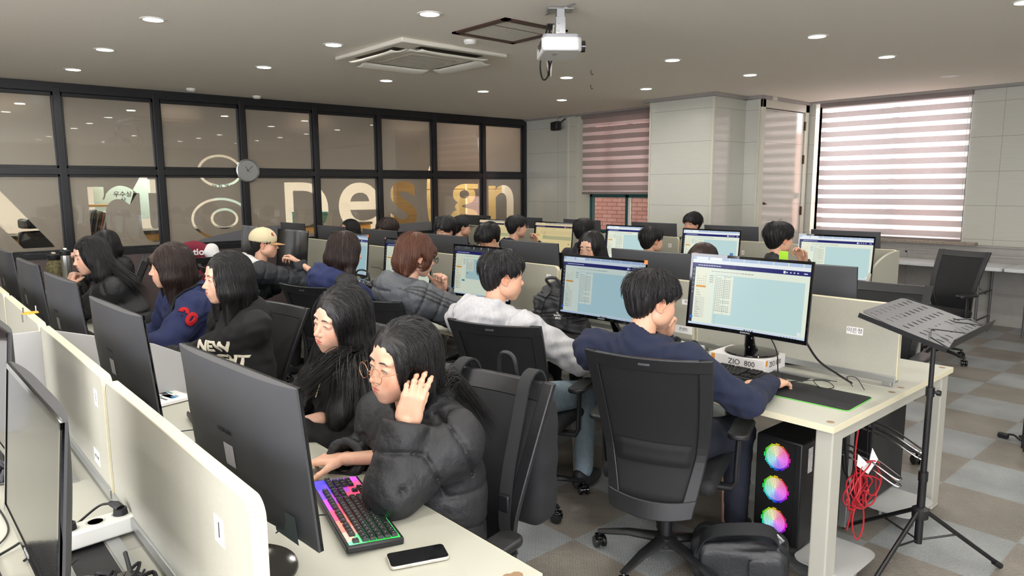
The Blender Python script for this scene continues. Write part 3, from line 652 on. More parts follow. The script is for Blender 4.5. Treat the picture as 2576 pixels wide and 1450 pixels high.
    b = MB(); b.cyl((.019, 0, 0), (.027, 0, 0), .006, n=12); b.build('hub', M_black, t)
ceiling_items()
# ---------------------------------------------------------------- implicit surfaces (for cloth, bags, bodies)
class SDF:
    def __init__(s): s.p = []; s.mods = []
    def _push(s, fn, lo, hi, k, op): s.p.append((fn, np.array(lo, float), np.array(hi, float), k, op)); return s
    def ell(s, c, r, k=.01, rot=None, op=1):
        c = np.array(c, float); r = np.array((r, r, r) if np.isscalar(r) else r, float); Rm = None if rot is None else np.asarray(rot).T
        def fn(x, y, z):
            x = x-c[0]; y = y-c[1]; z = z-c[2]
            if Rm is not None: x, y, z = Rm[0, 0]*x+Rm[0, 1]*y+Rm[0, 2]*z, Rm[1, 0]*x+Rm[1, 1]*y+Rm[1, 2]*z, Rm[2, 0]*x+Rm[2, 1]*y+Rm[2, 2]*z
            x2 = x/r[0]; y2 = y/r[1]; z2 = z/r[2]
            k0 = np.sqrt(x2*x2+y2*y2+z2*z2); k1 = np.sqrt((x2/r[0])**2+(y2/r[1])**2+(z2/r[2])**2)+1e-9
            return k0*(k0-1)/k1
        m = r.max() if rot is not None else r
        return s._push(fn, c-m, c+m, k, op)
    def cap(s, a, b, ra, rb=None, k=.01, op=1, flat=None):
        a = np.array(a, float); b = np.array(b, float); rb = ra if rb is None else rb; ba = b-a; L = max(ba.dot(ba), 1e-9)
        fl = None
        if flat is not None: ax = np.array(flat[0], float); ax /= np.linalg.norm(ax); fl = (ax, 1/flat[1])
        def fn(x, y, z):
            x = x-a[0]; y = y-a[1]; z = z-a[2]
            h = np.clip((x*ba[0]+y*ba[1]+z*ba[2])/L, 0, 1)
            px = x-ba[0]*h; py = y-ba[1]*h; pz = z-ba[2]*h
            if fl is not None:
                q = (px*fl[0][0]+py*fl[0][1]+pz*fl[0][2])*(fl[1]-1); px = px+q*fl[0][0]; py = py+q*fl[0][1]; pz = pz+q*fl[0][2]
            return np.sqrt(px*px+py*py+pz*pz)-(ra+(rb-ra)*h)
        m = max(ra, rb)*(1.0)
        return s._push(fn, np.minimum(a, b)-m, np.maximum(a, b)+m, k, op)
    def box(s, c, half, rad=.01, k=.01, rot=None, op=1):
        c = np.array(c, float); hf = np.array(half, float)-rad; Rm = None if rot is None else np.asarray(rot).T
        def fn(x, y, z):
            x = x-c[0]; y = y-c[1]; z = z-c[2]
            if Rm is not None: x, y, z = Rm[0, 0]*x+Rm[0, 1]*y+Rm[0, 2]*z, Rm[1, 0]*x+Rm[1, 1]*y+Rm[1, 2]*z, Rm[2, 0]*x+Rm[2, 1]*y+Rm[2, 2]*z
            qx = np.abs(x)-hf[0]; qy = np.abs(y)-hf[1]; qz = np.abs(z)-hf[2]
            return np.sqrt(np.maximum(qx, 0)**2+np.maximum(qy, 0)**2+np.maximum(qz, 0)**2)+np.minimum(np.maximum(qx, np.maximum(qy, qz)), 0)-rad
        m = np.linalg.norm(half) if rot is not None else np.array(half)
        return s._push(fn, c-m, c+m, k, op)
    def torus(s, c, R0, r, k=.01, rot=None, op=1, sx=1, sy=1):
        c = np.array(c, float); Rm = np.eye(3) if rot is None else np.asarray(rot).T
        def fn(x, y, z):
            x = x-c[0]; y = y-c[1]; z = z-c[2]
            x, y, z = Rm[0, 0]*x+Rm[0, 1]*y+Rm[0, 2]*z, Rm[1, 0]*x+Rm[1, 1]*y+Rm[1, 2]*z, Rm[2, 0]*x+Rm[2, 1]*y+Rm[2, 2]*z
            q = np.sqrt((x/sx)**2+(y/sy)**2)-R0; return np.sqrt(q*q+z*z)-r
        m = R0*max(sx, sy)+r
        return s._push(fn, c-m, c+m, k, op)
    def path(s, pts, rs, k=.01, op=1, flat=None):
        rs = [rs]*len(pts) if np.isscalar(rs) else rs
        for i in range(len(pts)-1): s.cap(pts[i], pts[i+1], rs[i], rs[i+1], k if i else k, op, flat)
        return s
    def mod(s, fn): s.mods.append(fn); return s
    @staticmethod
    def comb(D, d, k, op):
        if op == -1: d = -d; a = -D; b = -d; h = np.maximum(k-np.abs(a-b), 0)/k; return -(np.minimum(a, b)-h*h*k*.25)
        h = np.maximum(k-np.abs(D-d), 0)/k; return np.minimum(D, d)-h*h*k*.25
    def eval(s, P):
        x, y, z = P[:, 0], P[:, 1], P[:, 2]; D = np.full(len(P), 1.)
        for fn, lo, hi, k, op in s.p: D = s.comb(D, fn(x, y, z), k, op)
        for m in s.mods: D = D+m(x, y, z)
        return D
    def bounds(s):
        lo = np.min([p[1] for p in s.p if p[4] == 1], axis=0); hi = np.max([p[2] for p in s.p if p[4] == 1], axis=0); return lo, hi
    def grid(s, h, lo=None, hi=None, pad=.012):
        l, u = s.bounds(); lo = l-pad-2*h if lo is None else np.array(lo, float); hi = u+pad+2*h if hi is None else np.array(hi, float)
        n = np.ceil((hi-lo)/h).astype(int)+1
        ax = [(lo[i]+h*np.arange(n[i])).astype(np.float32) for i in range(3)]
        D = np.full(n, 1., np.float32)
        for fn, a, b, k, op in s.p:
            q = k+.02 if op == 1 else k
            i0 = np.clip(np.floor((a-q-lo)/h).astype(int), 0, n); i1 = np.clip(np.ceil((b+q-lo)/h).astype(int)+1, 0, n)
            if (i1 <= i0).any(): continue
            sl = tuple(slice(i0[j], i1[j]) for j in range(3))
            x = ax[0][sl[0]][:, None, None]; y = ax[1][sl[1]][None, :, None]; z = ax[2][sl[2]][None, None, :]
            D[sl] = s.comb(D[sl], fn(x, y, z), k, op)
        for m in s.mods: D = D+m(ax[0][:, None, None], ax[1][None, :, None], ax[2][None, None, :])
        return D, lo
    def mesh(s, h, lo=None, hi=None, relax=1):
        D, o = s.grid(h, lo, hi)
        # close at the border so that cut regions stay solid
        for a in range(3):
            sl = [slice(None)]*3; sl[a] = 0; D[tuple(sl)] = np.maximum(D[tuple(sl)], .3*h); sl[a] = -1; D[tuple(sl)] = np.maximum(D[tuple(sl)], .3*h)
        return surface_nets(D, o, h, relax)
def surface_nets(D, o, h, relax=1):
    S = D < 0
    cnt = np.zeros(tuple(np.array(D.shape)-1), np.int8)
    for i in (0, 1):
        for j in (0, 1):
            for k in (0, 1): cnt += S[i:S.shape[0]-1+i, j:S.shape[1]-1+j, k:S.shape[2]-1+k]
    act = (cnt > 0) & (cnt < 8); I = np.argwhere(act)
    if len(I) == 0: return np.zeros((0, 3)), np.zeros((0, 4), int)
    idx = np.full(act.shape, -1, np.int32); idx[act] = np.arange(len(I))
    cor = [(i, j, k) for i in (0, 1) for j in (0, 1) for k in (0, 1)]
    val = np.stack([D[I[:, 0]+c[0], I[:, 1]+c[1], I[:, 2]+c[2]] for c in cor], 1)
    acc = np.zeros((len(I), 3)); w = np.zeros(len(I))
    for a in range(8):
        for b in range(a+1, 8):
            if sum(abs(cor[a][q]-cor[b][q]) for q in range(3)) != 1: continue
            va, vb = val[:, a], val[:, b]; m = (va < 0) != (vb < 0); t = np.where(m, va/(va-vb+1e-12), 0)
            p = np.array(cor[a])+(np.array(cor[b])-np.array(cor[a]))*t[:, None]; acc += p*m[:, None]; w += m
    V = (I+acc/w[:, None])*h+o; F = []
    for ax in range(3):
        sl0 = [slice(None)]*3; sl1 = [slice(None)]*3; sl0[ax] = slice(0, -1); sl1[ax] = slice(1, None)
        a, b = S[tuple(sl0)], S[tuple(sl1)]; E = np.argwhere(a != b)
        u, v = [q for q in range(3) if q != ax]
        E = E[(E[:, u] > 0) & (E[:, v] > 0) & (E[:, u] < S.shape[u]-1) & (E[:, v] < S.shape[v]-1)]
        flip = a[E[:, 0], E[:, 1], E[:, 2]]
        def cell(du, dv):
            q = E.copy(); q[:, u] -= du; q[:, v] -= dv; return idx[q[:, 0], q[:, 1], q[:, 2]]
        f = np.stack([cell(1, 1), cell(0, 1), cell(0, 0), cell(1, 0)], 1)
        if ax == 1: flip = ~flip
        f[~flip] = f[~flip][:, ::-1]; F.append(f)
    F = np.vstack(F)
    for _ in range(relax):
        A = np.zeros_like(V); n = np.zeros(len(V))
        for q in range(4):
            for d in (1, 3): np.add.at(A, F[:, q], V[F[:, (q+d) % 4]]); np.add.at(n, F[:, q], 1)
        V = V*.5+.5*A/np.maximum(n, 1)[:, None]
    return V, F
def np_mesh(name, parts, mats, parent=None, cols=None, smooth=True, M=None):
    """parts: list of (V, F); cols: list of (N,3) arrays or None; one object, materials by part"""
    Vs = []; Fs = []; mi = []; C = []; b = 0
    for q, (V, F) in enumerate(parts):
        if len(V) == 0: continue
        Vs.append(V); Fs += [tuple(r) for r in (F+b).tolist()]; mi += [min(q, len(mats)-1)]*len(F); b += len(V)
        if cols is not None: C.append(cols[q] if cols[q] is not None else np.ones((len(V), 3)))
    V = np.vstack(Vs)
    if M is not None: V = V @ np.array(M)[:3, :3].T+np.array(M)[:3, 3]
    me = bpy.data.meshes.new(name); me.from_pydata(V.tolist(), [], Fs)
    for m in mats: me.materials.append(m)
    me.polygons.foreach_set('material_index', mi); me.polygons.foreach_set('use_smooth', [smooth]*len(Fs))
    if cols is not None:
        ca = me.color_attributes.new('Col', 'FLOAT_COLOR', 'POINT'); C = np.vstack(C); ca.data.foreach_set('color', np.hstack([C, np.ones((len(C), 1))]).astype(np.float32).ravel())
    me.update(); o = bpy.data.objects.new(name, me); link(o)
    if parent is not None: o.parent = parent
    return o
# ---------------------------------------------------------------- furniture
M_top = pm('cream_laminate_top', (176, 176, 163), .42, noise=(2.5, .03), bump=(300, .03)); M_edge = pm('cream_edge_band', (216, 209, 180), .45)
M_leg = pm('greige_metal', (172, 171, 160), .42); M_alu = pm('anodised_aluminium', (172, 174, 172), .32, .75); M_slot = pm('black_slot', (14, 14, 16), .6)
M_panel = pm('greige_screen_board', (168, 166, 152), .5, noise=(120, .03)); M_blk = pm('black_plastic', (22, 23, 25), .42, bump=(900, .04)); M_gloss = pm('glossy_black', (8, 8, 10), .08, coat=.6)
M_back = pm('charcoal_monitor_back', (58, 59, 62), .5, bump=(700, .08)); M_cab = pm('black_cable', (16, 16, 18), .5); M_paper = pm('white_paper', (236, 236, 232), .6)
M_fab = pm('black_mesh_fabric', (15, 16, 19), .75, bump=(1400, .3)); M_frame = pm('black_chair_nylon', (26, 27, 29), .42, bump=(600, .05)); M_chrome = pm('chrome', (200, 200, 205), .12, 1)
M_worn = pm('bare_chipboard', (138, 112, 84), .8)
def bench(y0, x1, n, names):
    """double-sided bench: modules 2.16 m long, starting at the right end x1"""
    k = 0
    for q in range(n):
        L = 2.16 if q < n-1 or n == 1 else 2.16
        t = thing('workstation_bench', names[q], 'desk', (x1-2.16*q, y0, 0), group='cream double-sided benches')
        for s, nm in ((-1, 'worktop'), (1, 'worktop')):
            b = MB(); a, c = (-.67, .03) if s < 0 else (.036, .67)
            b.box2((-2.158, a, .703), (0, c, .730)); o = b.build(nm, M_top, t, bevel=.0015, smooth=0)
            e = MB(); ye = a if s < 0 else c
            e.box2((-2.158, ye-.001, .7035), (0, ye+.001, .7295)); 
            if q == 0: e.box2((-.0005, a, .7035), (.0015, c, .7295))
            e.build('edge_band', M_edge, o, smooth=0)
            if q == 0:
                e = MB()
                for yy in (a+.05, c-.05):
                    e.lathe([(0, 0), (.012, .0005), (.016, 0)], (-.035, yy, .7303), n=9)
                e.build('worn_spot', M_worn, o)
        for xx in ((-.045,) if q == 0 else ())+((-2.16,) if True else ()):
            for s in (-1, 1):
                b = MB(); b.box2((xx-.035, s*.60-.045, 0.01), (xx+.035, s*.60+.045, .70)); b.box2((xx-.037, s*.60-.047, 0), (xx+.037, s*.60+.047, .015)); b.build('leg', M_leg, t, smooth=0, bevel=.006)
            b = MB(); b.box2((xx-.025, -.56, .645), (xx+.025, .56, .70)); b.build('end_beam', M_leg, t, smooth=0, bevel=.003)
        for s in (-1, 1):
            b = MB(); b.box2((-2.13, s*.5-.02, .66), (-.06, s*.5+.02, .70)); b.build('side_beam', M_leg, t, smooth=0)
        b = MB(); b.box2((-2.1, -.02, .55), (-.30, .09, .56)); b.box2((-2.1, -.02, .55), (-.3, -.01, .62)); b.box2((-2.1, .085, .55), (-.3, .09, .62)); b.build('cable_tray', M_alu, t, smooth=0)
        for xx in (-.22, -.30) if q == 0 else (-.22,):
            b = MB(); b.box2((xx-.02, -.01, .02), (xx+.02, .03, .70)); b.build('cable_post', M_alu, t, smooth=0, bevel=.004)
        for sx in (0, 1):
            b = MB(); x0 = -1.06*sx-1.0
            b.box2((x0, -.16, .7302), (x0+.62, -.075, .7315)); b.build('cable_slot', M_slot, t, smooth=0)
            b = MB(); b.box2((x0-.02, -.072, .7302), (x0+.70, -.04, .737)); b.box2((x0-.02, -.175, .7302), (x0+.70, -.162, .733)); b.build('slot_lid', M_alu, t, smooth=0)
screens = {}
def desk_screen(x1, y, label, number=None, note=None, back_note=None, w=1.05, marks=()):
    """panel standing on the bench; x1 = its right end"""
    t = thing('desk_screen', label, 'desk screen', (x1-w/2, y, .73), group='beige desk screens')
    poly = [(-w/2, .035), (w/2, .035)]
    for i in range(7): a = PI/2*i/6; poly.append((w/2-.035+.035*math.cos(a), .345+.035*math.sin(a)))
    for i in range(7): a = PI/2+PI/2*i/6; poly.append((-w/2+.035+.035*math.cos(a), .345+.035*math.sin(a)))
    fn = lambda px, pz, d: (px, d, pz)
    b = MB(); b.prism(poly, -.0125, .0125, fn); b.build('screen_board', M_panel, t, smooth=30)
    e = MB(); n = len(poly)
    for i in range(1, n):
        a, c = poly[i], poly[(i+1) % n]
        d = np.array((c[0]-a[0], c[1]-a[1])); d /= np.linalg.norm(d)+1e-9; nn = (d[1], -d[0]); th = .002
        e.add([(a[0]+nn[0]*th, -.0135, a[1]+nn[1]*th), (c[0]+nn[0]*th, -.0135, c[1]+nn[1]*th), (c[0]+nn[0]*th, .0135, c[1]+nn[1]*th), (a[0]+nn[0]*th, .0135, a[1]+nn[1]*th),
               (a[0]-nn[0]*.002, -.0135, a[1]-nn[1]*.002), (c[0]-nn[0]*.002, -.0135, c[1]-nn[1]*.002), (c[0]-nn[0]*.002, .0135, c[1]-nn[1]*.002), (a[0]-nn[0]*.002, .0135, a[1]-nn[1]*.002)],
              [(3, 2, 1, 0), (0, 1, 5, 4), (2, 3, 7, 6)])
    e.build('edge_trim', M_edge, t, smooth=0)
    b = MB(); b.box2((-w/2, -.02, .02), (w/2, .02, .05)); b.box2((-w/2+.02, -.012, .0), (-w/2+.06, .012, .02)); b.box2((w/2-.06, -.012, .0), (w/2-.02, .012, .02)); b.build('base_rail', M_alu, t, smooth=0, bevel=.003)
    def stick(x, z, ww, hh, body, size, side, mat=M_black, nm='name_sticker'):
        b = MB(); b.box((x, side*.0132, z), (ww, .0008, hh)); o = b.build(nm, M_paper, t, smooth=0)
        if body:
            text_obj('sticker_text', body, size, mat, o, basis((x, side*.0138, z), (-side, 0, 0), (0, 0, 1)))
    if number: stick(*number)
    if note: stick(*note)
    for m in marks: stick(*m)
    return t
# monitors ------------------------------------------------------------------------------------------------------------
M_ui = bpy.data.materials.new('lit_screen_picture'); M_ui.use_nodes = True
_n = M_ui.node_tree; _n.nodes.clear(); _o = _n.nodes.new('ShaderNodeOutputMaterial'); _e = _n.nodes.new('ShaderNodeEmission'); _a = _n.nodes.new('ShaderNodeVertexColor'); _a.layer_name = 'Col'
_g = _n.nodes.new('ShaderNodeBsdfGlossy'); _g.inputs['Roughness'].default_value = .3; _g.inputs[0].default_value = (.03, .03, .03, 1); _s = _n.nodes.new('ShaderNodeAddShader')
_n.links.new(_a.outputs[0], _e.inputs[0]); _e.inputs[1].default_value = .86; _n.links.new(_e.outputs[0], _s.inputs[0]); _n.links.new(_g.outputs[0], _s.inputs[1]); _n.links.new(_s.outputs[0], _o.inputs[0])
M_off = pm('switched_off_panel', (12, 12, 14), .16, coat=.3)
MW, MH = .608, .362
CK = [1.0]
def cy(x): return -CK[0]*x*x/(2*1.8)        # curved panel, edges towards the viewer
def ui_mesh(parent, mode):
    tint = {'light': (1, 1, 1), 'dim': (.72, .74, .73), 'warm': (.86, .66, .40), 'blue': (.62, .68, .76)}[mode]
    b = MB(); lay = [0]
    def rect(u0, v0, u1, v1, c, seg=None):
        lay[0] += 1; seg = seg or max(1, int(abs(u1-u0)*16)); z = -.0008-.00002*lay[0]
        cc = lin(c); b.col = tuple(cc[i]*tint[i] for i in range(3))
        for i in range(seg):
            a, d = u0+(u1-u0)*i/seg, u0+(u1-u0)*(i+1)/seg
            xa, xd = (a-.5)*.588, (d-.5)*.588
            b.quad((xa, cy(xa)+z, (v0-.5)*.336), (xd, cy(xd)+z, (v0-.5)*.336), (xd, cy(xd)+z, (v1-.5)*.336), (xa, cy(xa)+z, (v1-.5)*.336))
    rect(0, 0, 1, 1, (222, 230, 214), 24)
    dark = mode == 'dim'
    rect(0, .955, 1, 1, (60, 64, 70) if dark else (176, 194, 220), 16); rect(.02, .957, .13, .992, (80, 84, 90) if dark else (226, 234, 240)); rect(.14, .957, .25, .992, (90, 92, 98) if dark else (240, 244, 244))
    rect(0, .905, 1, .955, (70, 72, 78) if dark else (228, 234, 234), 16)
    rect(0, .845, 1, .905, (26, 30, 104), 16)
    rect(0, .045, .028, .905, (34, 38, 52)); 
    for k in range(6): rect(.010, .80-k*.065, .019, .812-k*.065, (180, 184, 196))
    rect(0, 0, 1, .045, (198, 212, 228), 16)
    for k, c in enumerate(((40, 90, 190), (120, 120, 120), (170, 150, 60), (60, 60, 70), (60, 130, 190), (190, 90, 70), (60, 60, 70))): rect(.36+k*.028 if k < 2 else .42+k*.022, .014, .37+k*.028 if k < 2 else .431+k*.022, .032, c)
    for k in range(6): rect(.80+k*.024, .016, .808+k*.024, .028, (110, 120, 130))
    # sidebar
    rect(.04, .08, .135, .82, (226, 228, 206)); rect(.05, .80, .085, .81, (120, 120, 110))
    for r in range(6):
        for q in range(5):
            rect(.049+q*.017, .745-r*.034, .056+q*.017, .752-r*.034, (120, 122, 116) if r else (150, 150, 150))
    rect(.043, .555, .128, .585, (214, 152, 60)); rect(.07, .565, .10, .574, (240, 220, 170))
    rect(.04, .12, .125, .42, (212, 216, 200)); 
    for k in range(12): rect(.048, .51-k*.035, .048+.02+.012*((k*7) % 3), .516-k*.035, (130, 132, 126))
    rect(.012, .10, .034, .135, (30, 110, 210))
    # header
    for k in range(9): rect(.05+k*.022, .869, .05+k*.022+.017, .881, (206, 208, 232))
    for k in range(4): rect(.80+k*.03, .866, .812+k*.03, .882, (210, 212, 230))
    rect(.945, .868, .975, .880, (235, 236, 244)); rect(.776, .858, .794, .892, (236, 238, 240)); rect(.838, .876, .845, .886, (220, 70, 80))
    for k in range(14): rect(.17+k*.026, .795, .17+k*.026+.02, .802, (150, 152, 146) if k < 10 else (90, 92, 90))
    for k in range(4): rect(.155, .73-k*.03, .19, .738-k*.03, (128, 130, 128))
    if mode in ('light', 'blue'):
        rect(.205, .055, .965, .755, (184, 212, 212), 16); rect(.212, .20, .365, .745, (226, 232, 214))
        for k in range(21):
            w = .13 if k not in (1, 13, 16) else .06
            for q in range(int(w/.016)): rect(.218+q*.016, .728-k*.0245, .218+q*.016+.010, .735-k*.0245, (112, 116, 112))
        rect(.214, .245, .364, .2465, (130, 134, 130))
        for k in range(4): rect(.222, .165-k*.035, .232, .171-k*.035, (130, 150, 150))
        rect(.935, .06, .965, .11, (220, 226, 222)); 
    elif mode == 'dim':
        rect(.205, .34, .98, .755, (170, 202, 208), 16); rect(.212, .50, .33, .75, (214, 220, 208))
        for k in range(9):
            for q in range(6): rect(.218+q*.016, .728-k*.025, .228+q*.016, .735-k*.025, (122, 126, 122))
        rect(.214, .45, .25, .458, (60, 60, 60)); rect(.15, .285, .195, .315, (20, 128, 170))
    else:
        rect(.205, .44, .98, .56, (176, 196, 190), 16); rect(.205, .60, .98, .74, (214, 220, 206), 12)
        for k in range(7): rect(.215, .72-k*.035, .25+.02*(k % 3), .726-k*.035, (110, 110, 100))
        rect(.145, .33, .185, .355, (20, 100, 90)); rect(.9, .30, .94, .325, (20, 100, 90))
    return b.build('screen_picture', M_ui, parent, smooth=0)
MON = {}
def make_monitor(mode, z=.335, brand=True, by=.03, bx=0.):
    """origin at the base on the desk, screen towards -Y; z = height of the panel centre; base sits behind the panel"""
    t = thing('computer_monitor', '', 'monitor'); CK[0] = 0.0 if by < 0 else 1.0
    tilt = rotm(R(-5.5))
    def P(x, y, zz): return tuple(tilt @ np.array((x, y, zz))+np.array((0, -.06, z)))
    b = MB()
    def back(u, v):
        x = (u-.5)*MW; zz = (v-.5)*MH; e = max(abs(u-.5)*2, 0)**4
        th = .036*(1-e)*(1-.55*max(0, (v-.5)*2)**2)*(1-max(0, (.12-v)/.12)**2)+.009
        return P(x, cy(x)+th, zz)
    def front(u, v): x = (u-.5)*MW; return P(x, cy(x), (v-.5)*MH)
    nu, nv = 21, 13; g0 = len(b.v); b.grid(back, nu, nv); g1 = len(b.v); b.add([front(i/(nu-1), j/(nv-1)) for i in range(nu) for j in range(nv)], [(i*nv+j+1, (i+1)*nv+j+1, (i+1)*nv+j, i*nv+j) for i in range(nu-1) for j in range(nv-1)])
    F = []
    for i in range(nu-1):
        F.append((i*nv, (i+1)*nv, (i+1)*nv+nu*nv, i*nv+nu*nv)); F.append((i*nv+nv-1+nu*nv, (i+1)*nv+nv-1+nu*nv, (i+1)*nv+nv-1, i*nv+nv-1))
    for j in range(nv-1):
        F.append((j+nu*nv, j+1+nu*nv, j+1, j)); F.append(((nu-1)*nv+j, (nu-1)*nv+j+1, (nu-1)*nv+j+1+nu*nv, (nu-1)*nv+j+nu*nv))
    b.f += F; b.m += [0]*len(F)
    case = b.build('monitor_case', M_back, t, smooth=50)
    b = MB()   # bezel
    def fr(x0, z0, x1, z1):
        n = 10
        for i in range(n):
            a, c = x0+(x1-x0)*i/n, x0+(x1-x0)*(i+1)/n
            vs = [P(a, cy(a)-.003, z0), P(c, cy(c)-.003, z0), P(c, cy(c)-.003, z1), P(a, cy(a)-.003, z1), P(a, cy(a)+.004, z0), P(c, cy(c)+.004, z0), P(c, cy(c)+.004, z1), P(a, cy(a)+.004, z1)]
            b.add(vs, [(0, 1, 2, 3), (0, 4, 5, 1), (3, 2, 6, 7)]+([(0, 3, 7, 4)] if i == 0 else [])+([(1, 5, 6, 2)] if i == n-1 else []))
    fr(-MW/2, MH/2-.013, MW/2, MH/2); fr(-MW/2, -MH/2, MW/2, -MH/2+.018)
    for s in (-1, 1):
        a = s*MW/2; c = s*(MW/2-.011); x0, x1 = min(a, c), max(a, c)
        b.add([P(x0, cy(x0)-.003, -MH/2), P(x1, cy(x1)-.003, -MH/2), P(x1, cy(x1)-.003, MH/2), P(x0, cy(x0)-.003, MH/2), P(a, cy(a)+.004, -MH/2), P(a, cy(a)+.004, MH/2)], [(0, 1, 2, 3), (1, 4, 5, 2) if s > 0 else (0, 3, 5, 4)])
    b.build('bezel', M_gloss, t, smooth=30)
    holder = bpy.data.objects.new('screen', bpy.data.meshes.new('screen')) if False else None
    if mode == 'off':
        b = MB(); b.grid(lambda u, v: ((u-.5)*.59, cy((u-.5)*.59)-.001, (v-.5)*.336), 21, 2); s = b.build('screen', M_off, t)
    else: s = ui_mesh(t, mode); s.name = 'screen'
    s.matrix_local = Matrix.Translation((0, -.06, z)) @ Matrix.Rotation(R(-5.5), 4, 'X')
    if brand:
        text_obj('brand_lettering', 'SAMSUNG', .011, pm('silver_print', (190, 192, 196), .3, .5), t, basis(P(0, -.0036, -MH/2+.009), (1, 0, 0), tuple(tilt @ np.array((0, 0, 1)))), bold=.0002)
        text_obj('back_lettering', 'SAMSUNG', .016, pm('dark_print', (24, 24, 26), .3), t, basis(P(0, .0455, .03), (-1, 0, 0), tuple(tilt @ np.array((0, 0, 1)))), bold=.0002)
    # rear label, screw holes, rear slot
    b = MB(); b.add([P(x, .0462-.006*(zz < -.1), zz) for x, zz in ((-.035, -.055), (.015, -.055), (.015, .02-.02), (-.035, .0))], [(0, 3, 2, 1)]); b.build('silver_label', pm('silver_label', (170, 168, 172), .4, noise=(300, .2)), t, smooth=0)
    b = MB()
    for x in (-.04, .04):
        for zz in (-.075, -.145): p = P(x, .041-.012*(zz < -.1), zz); b.ball(p, .0035, 8, 6)
    b.build('screw', M_gloss, t)
    b = MB(); b.add([P(x, .034, zz) for x, zz in ((-.27, -.165), (-.17, -.165), (-.17, -.10), (-.27, -.10))], [(0, 3, 2, 1)]); b.build('spec_label', pm('dark_spec_label', (66, 78, 80), .35, noise=(260, .3)), t, smooth=0)
    # neck and round base
    b = MB(); zb = z-MH/2+.03
    b.tube([P(0, .03, -MH/2+.05), (bx*.5, -.06+by*.5+.02, zb-.02), (bx, by-.02, .045), (bx, by, .012)], [.02, .024, .030, .036], 12, flat=((0, 1, 0), .6)); b.build('monitor_neck', M_gloss, t)
    b = MB(); b.lathe([(.0, .0), (.128, 0), (.132, .004), (.130, .009), (.10, .013), (.0, .017)], (bx, by, 0), n=40); b.build('monitor_base', M_gloss, t, smooth=60)
    return t
def monitor(mode, x, y, z, rz, label, pz=.335, group='computer monitors on the benches', by=None, bx=0.):
    """(x, y) of the panel centre"""
    if by is None: by = .11 if abs(rz) < 1.5 and y > 2 else -.03
    key = (mode, pz, by, bx)
    if key not in MON: MON[key] = make_monitor(mode, pz, True, by, bx); t = MON[key]
    else: t = copy_tree(MON[key])
    c, s = math.cos(rz), math.sin(rz); t.location = (x-s*.06, y+c*.06, z); t.rotation_euler = (0, 0, rz); t['label'] = label; t['group'] = group
    return t
def sticky(parent, x, z, w, h, mat, nm='sticker', y=-.004):
    tl = rotm(R(-5.5)); b = MB(); b.box(tuple(tl @ np.array((x, cy(x)+y, z))+np.array((0, -.06, .335))), (w, .001, h), tl); return b.build(nm, mat, parent, smooth=0)
# keyboards ------------------------------------------------------------------------------------------------------------
def key_rows(full=True):
    u = .019; rows = []
    def row(y, ws, x=0):
        out = []
        for w in ws:
            if w < 0: x += -w*u; continue
            out.append((x+w*u/2, y, w)); x += w*u
        return out
    K = row(5.3*u, [1, -1, 1, 1, 1, 1, -.5, 1, 1, 1, 1, -.5, 1, 1, 1, 1]); K += row(4*u, [1]*13+[2]); K += row(3*u, [1.5]+[1]*12+[1.5]); K += row(2*u, [1.75]+[1]*11+[2.25]); K += row(u, [2.25]+[1]*10+[2.75]); K += row(0, [1.25]*3+[6.25]+[1.25]*4)
    x = 15.4*u
    for y in (5.3, 4, 3): K += row(y*u, [1]*3, x)
    K += row(u, [1], x+u); K += row(0, [1]*3, x)
    if full:
        x = 18.8*u
        for y in (4, 3, 2, 1): K += row(y*u, [1]*(4 if y in (4,) else 3), x)
        K += row(0, [2, 1], x)
    return K
KEYM = {}
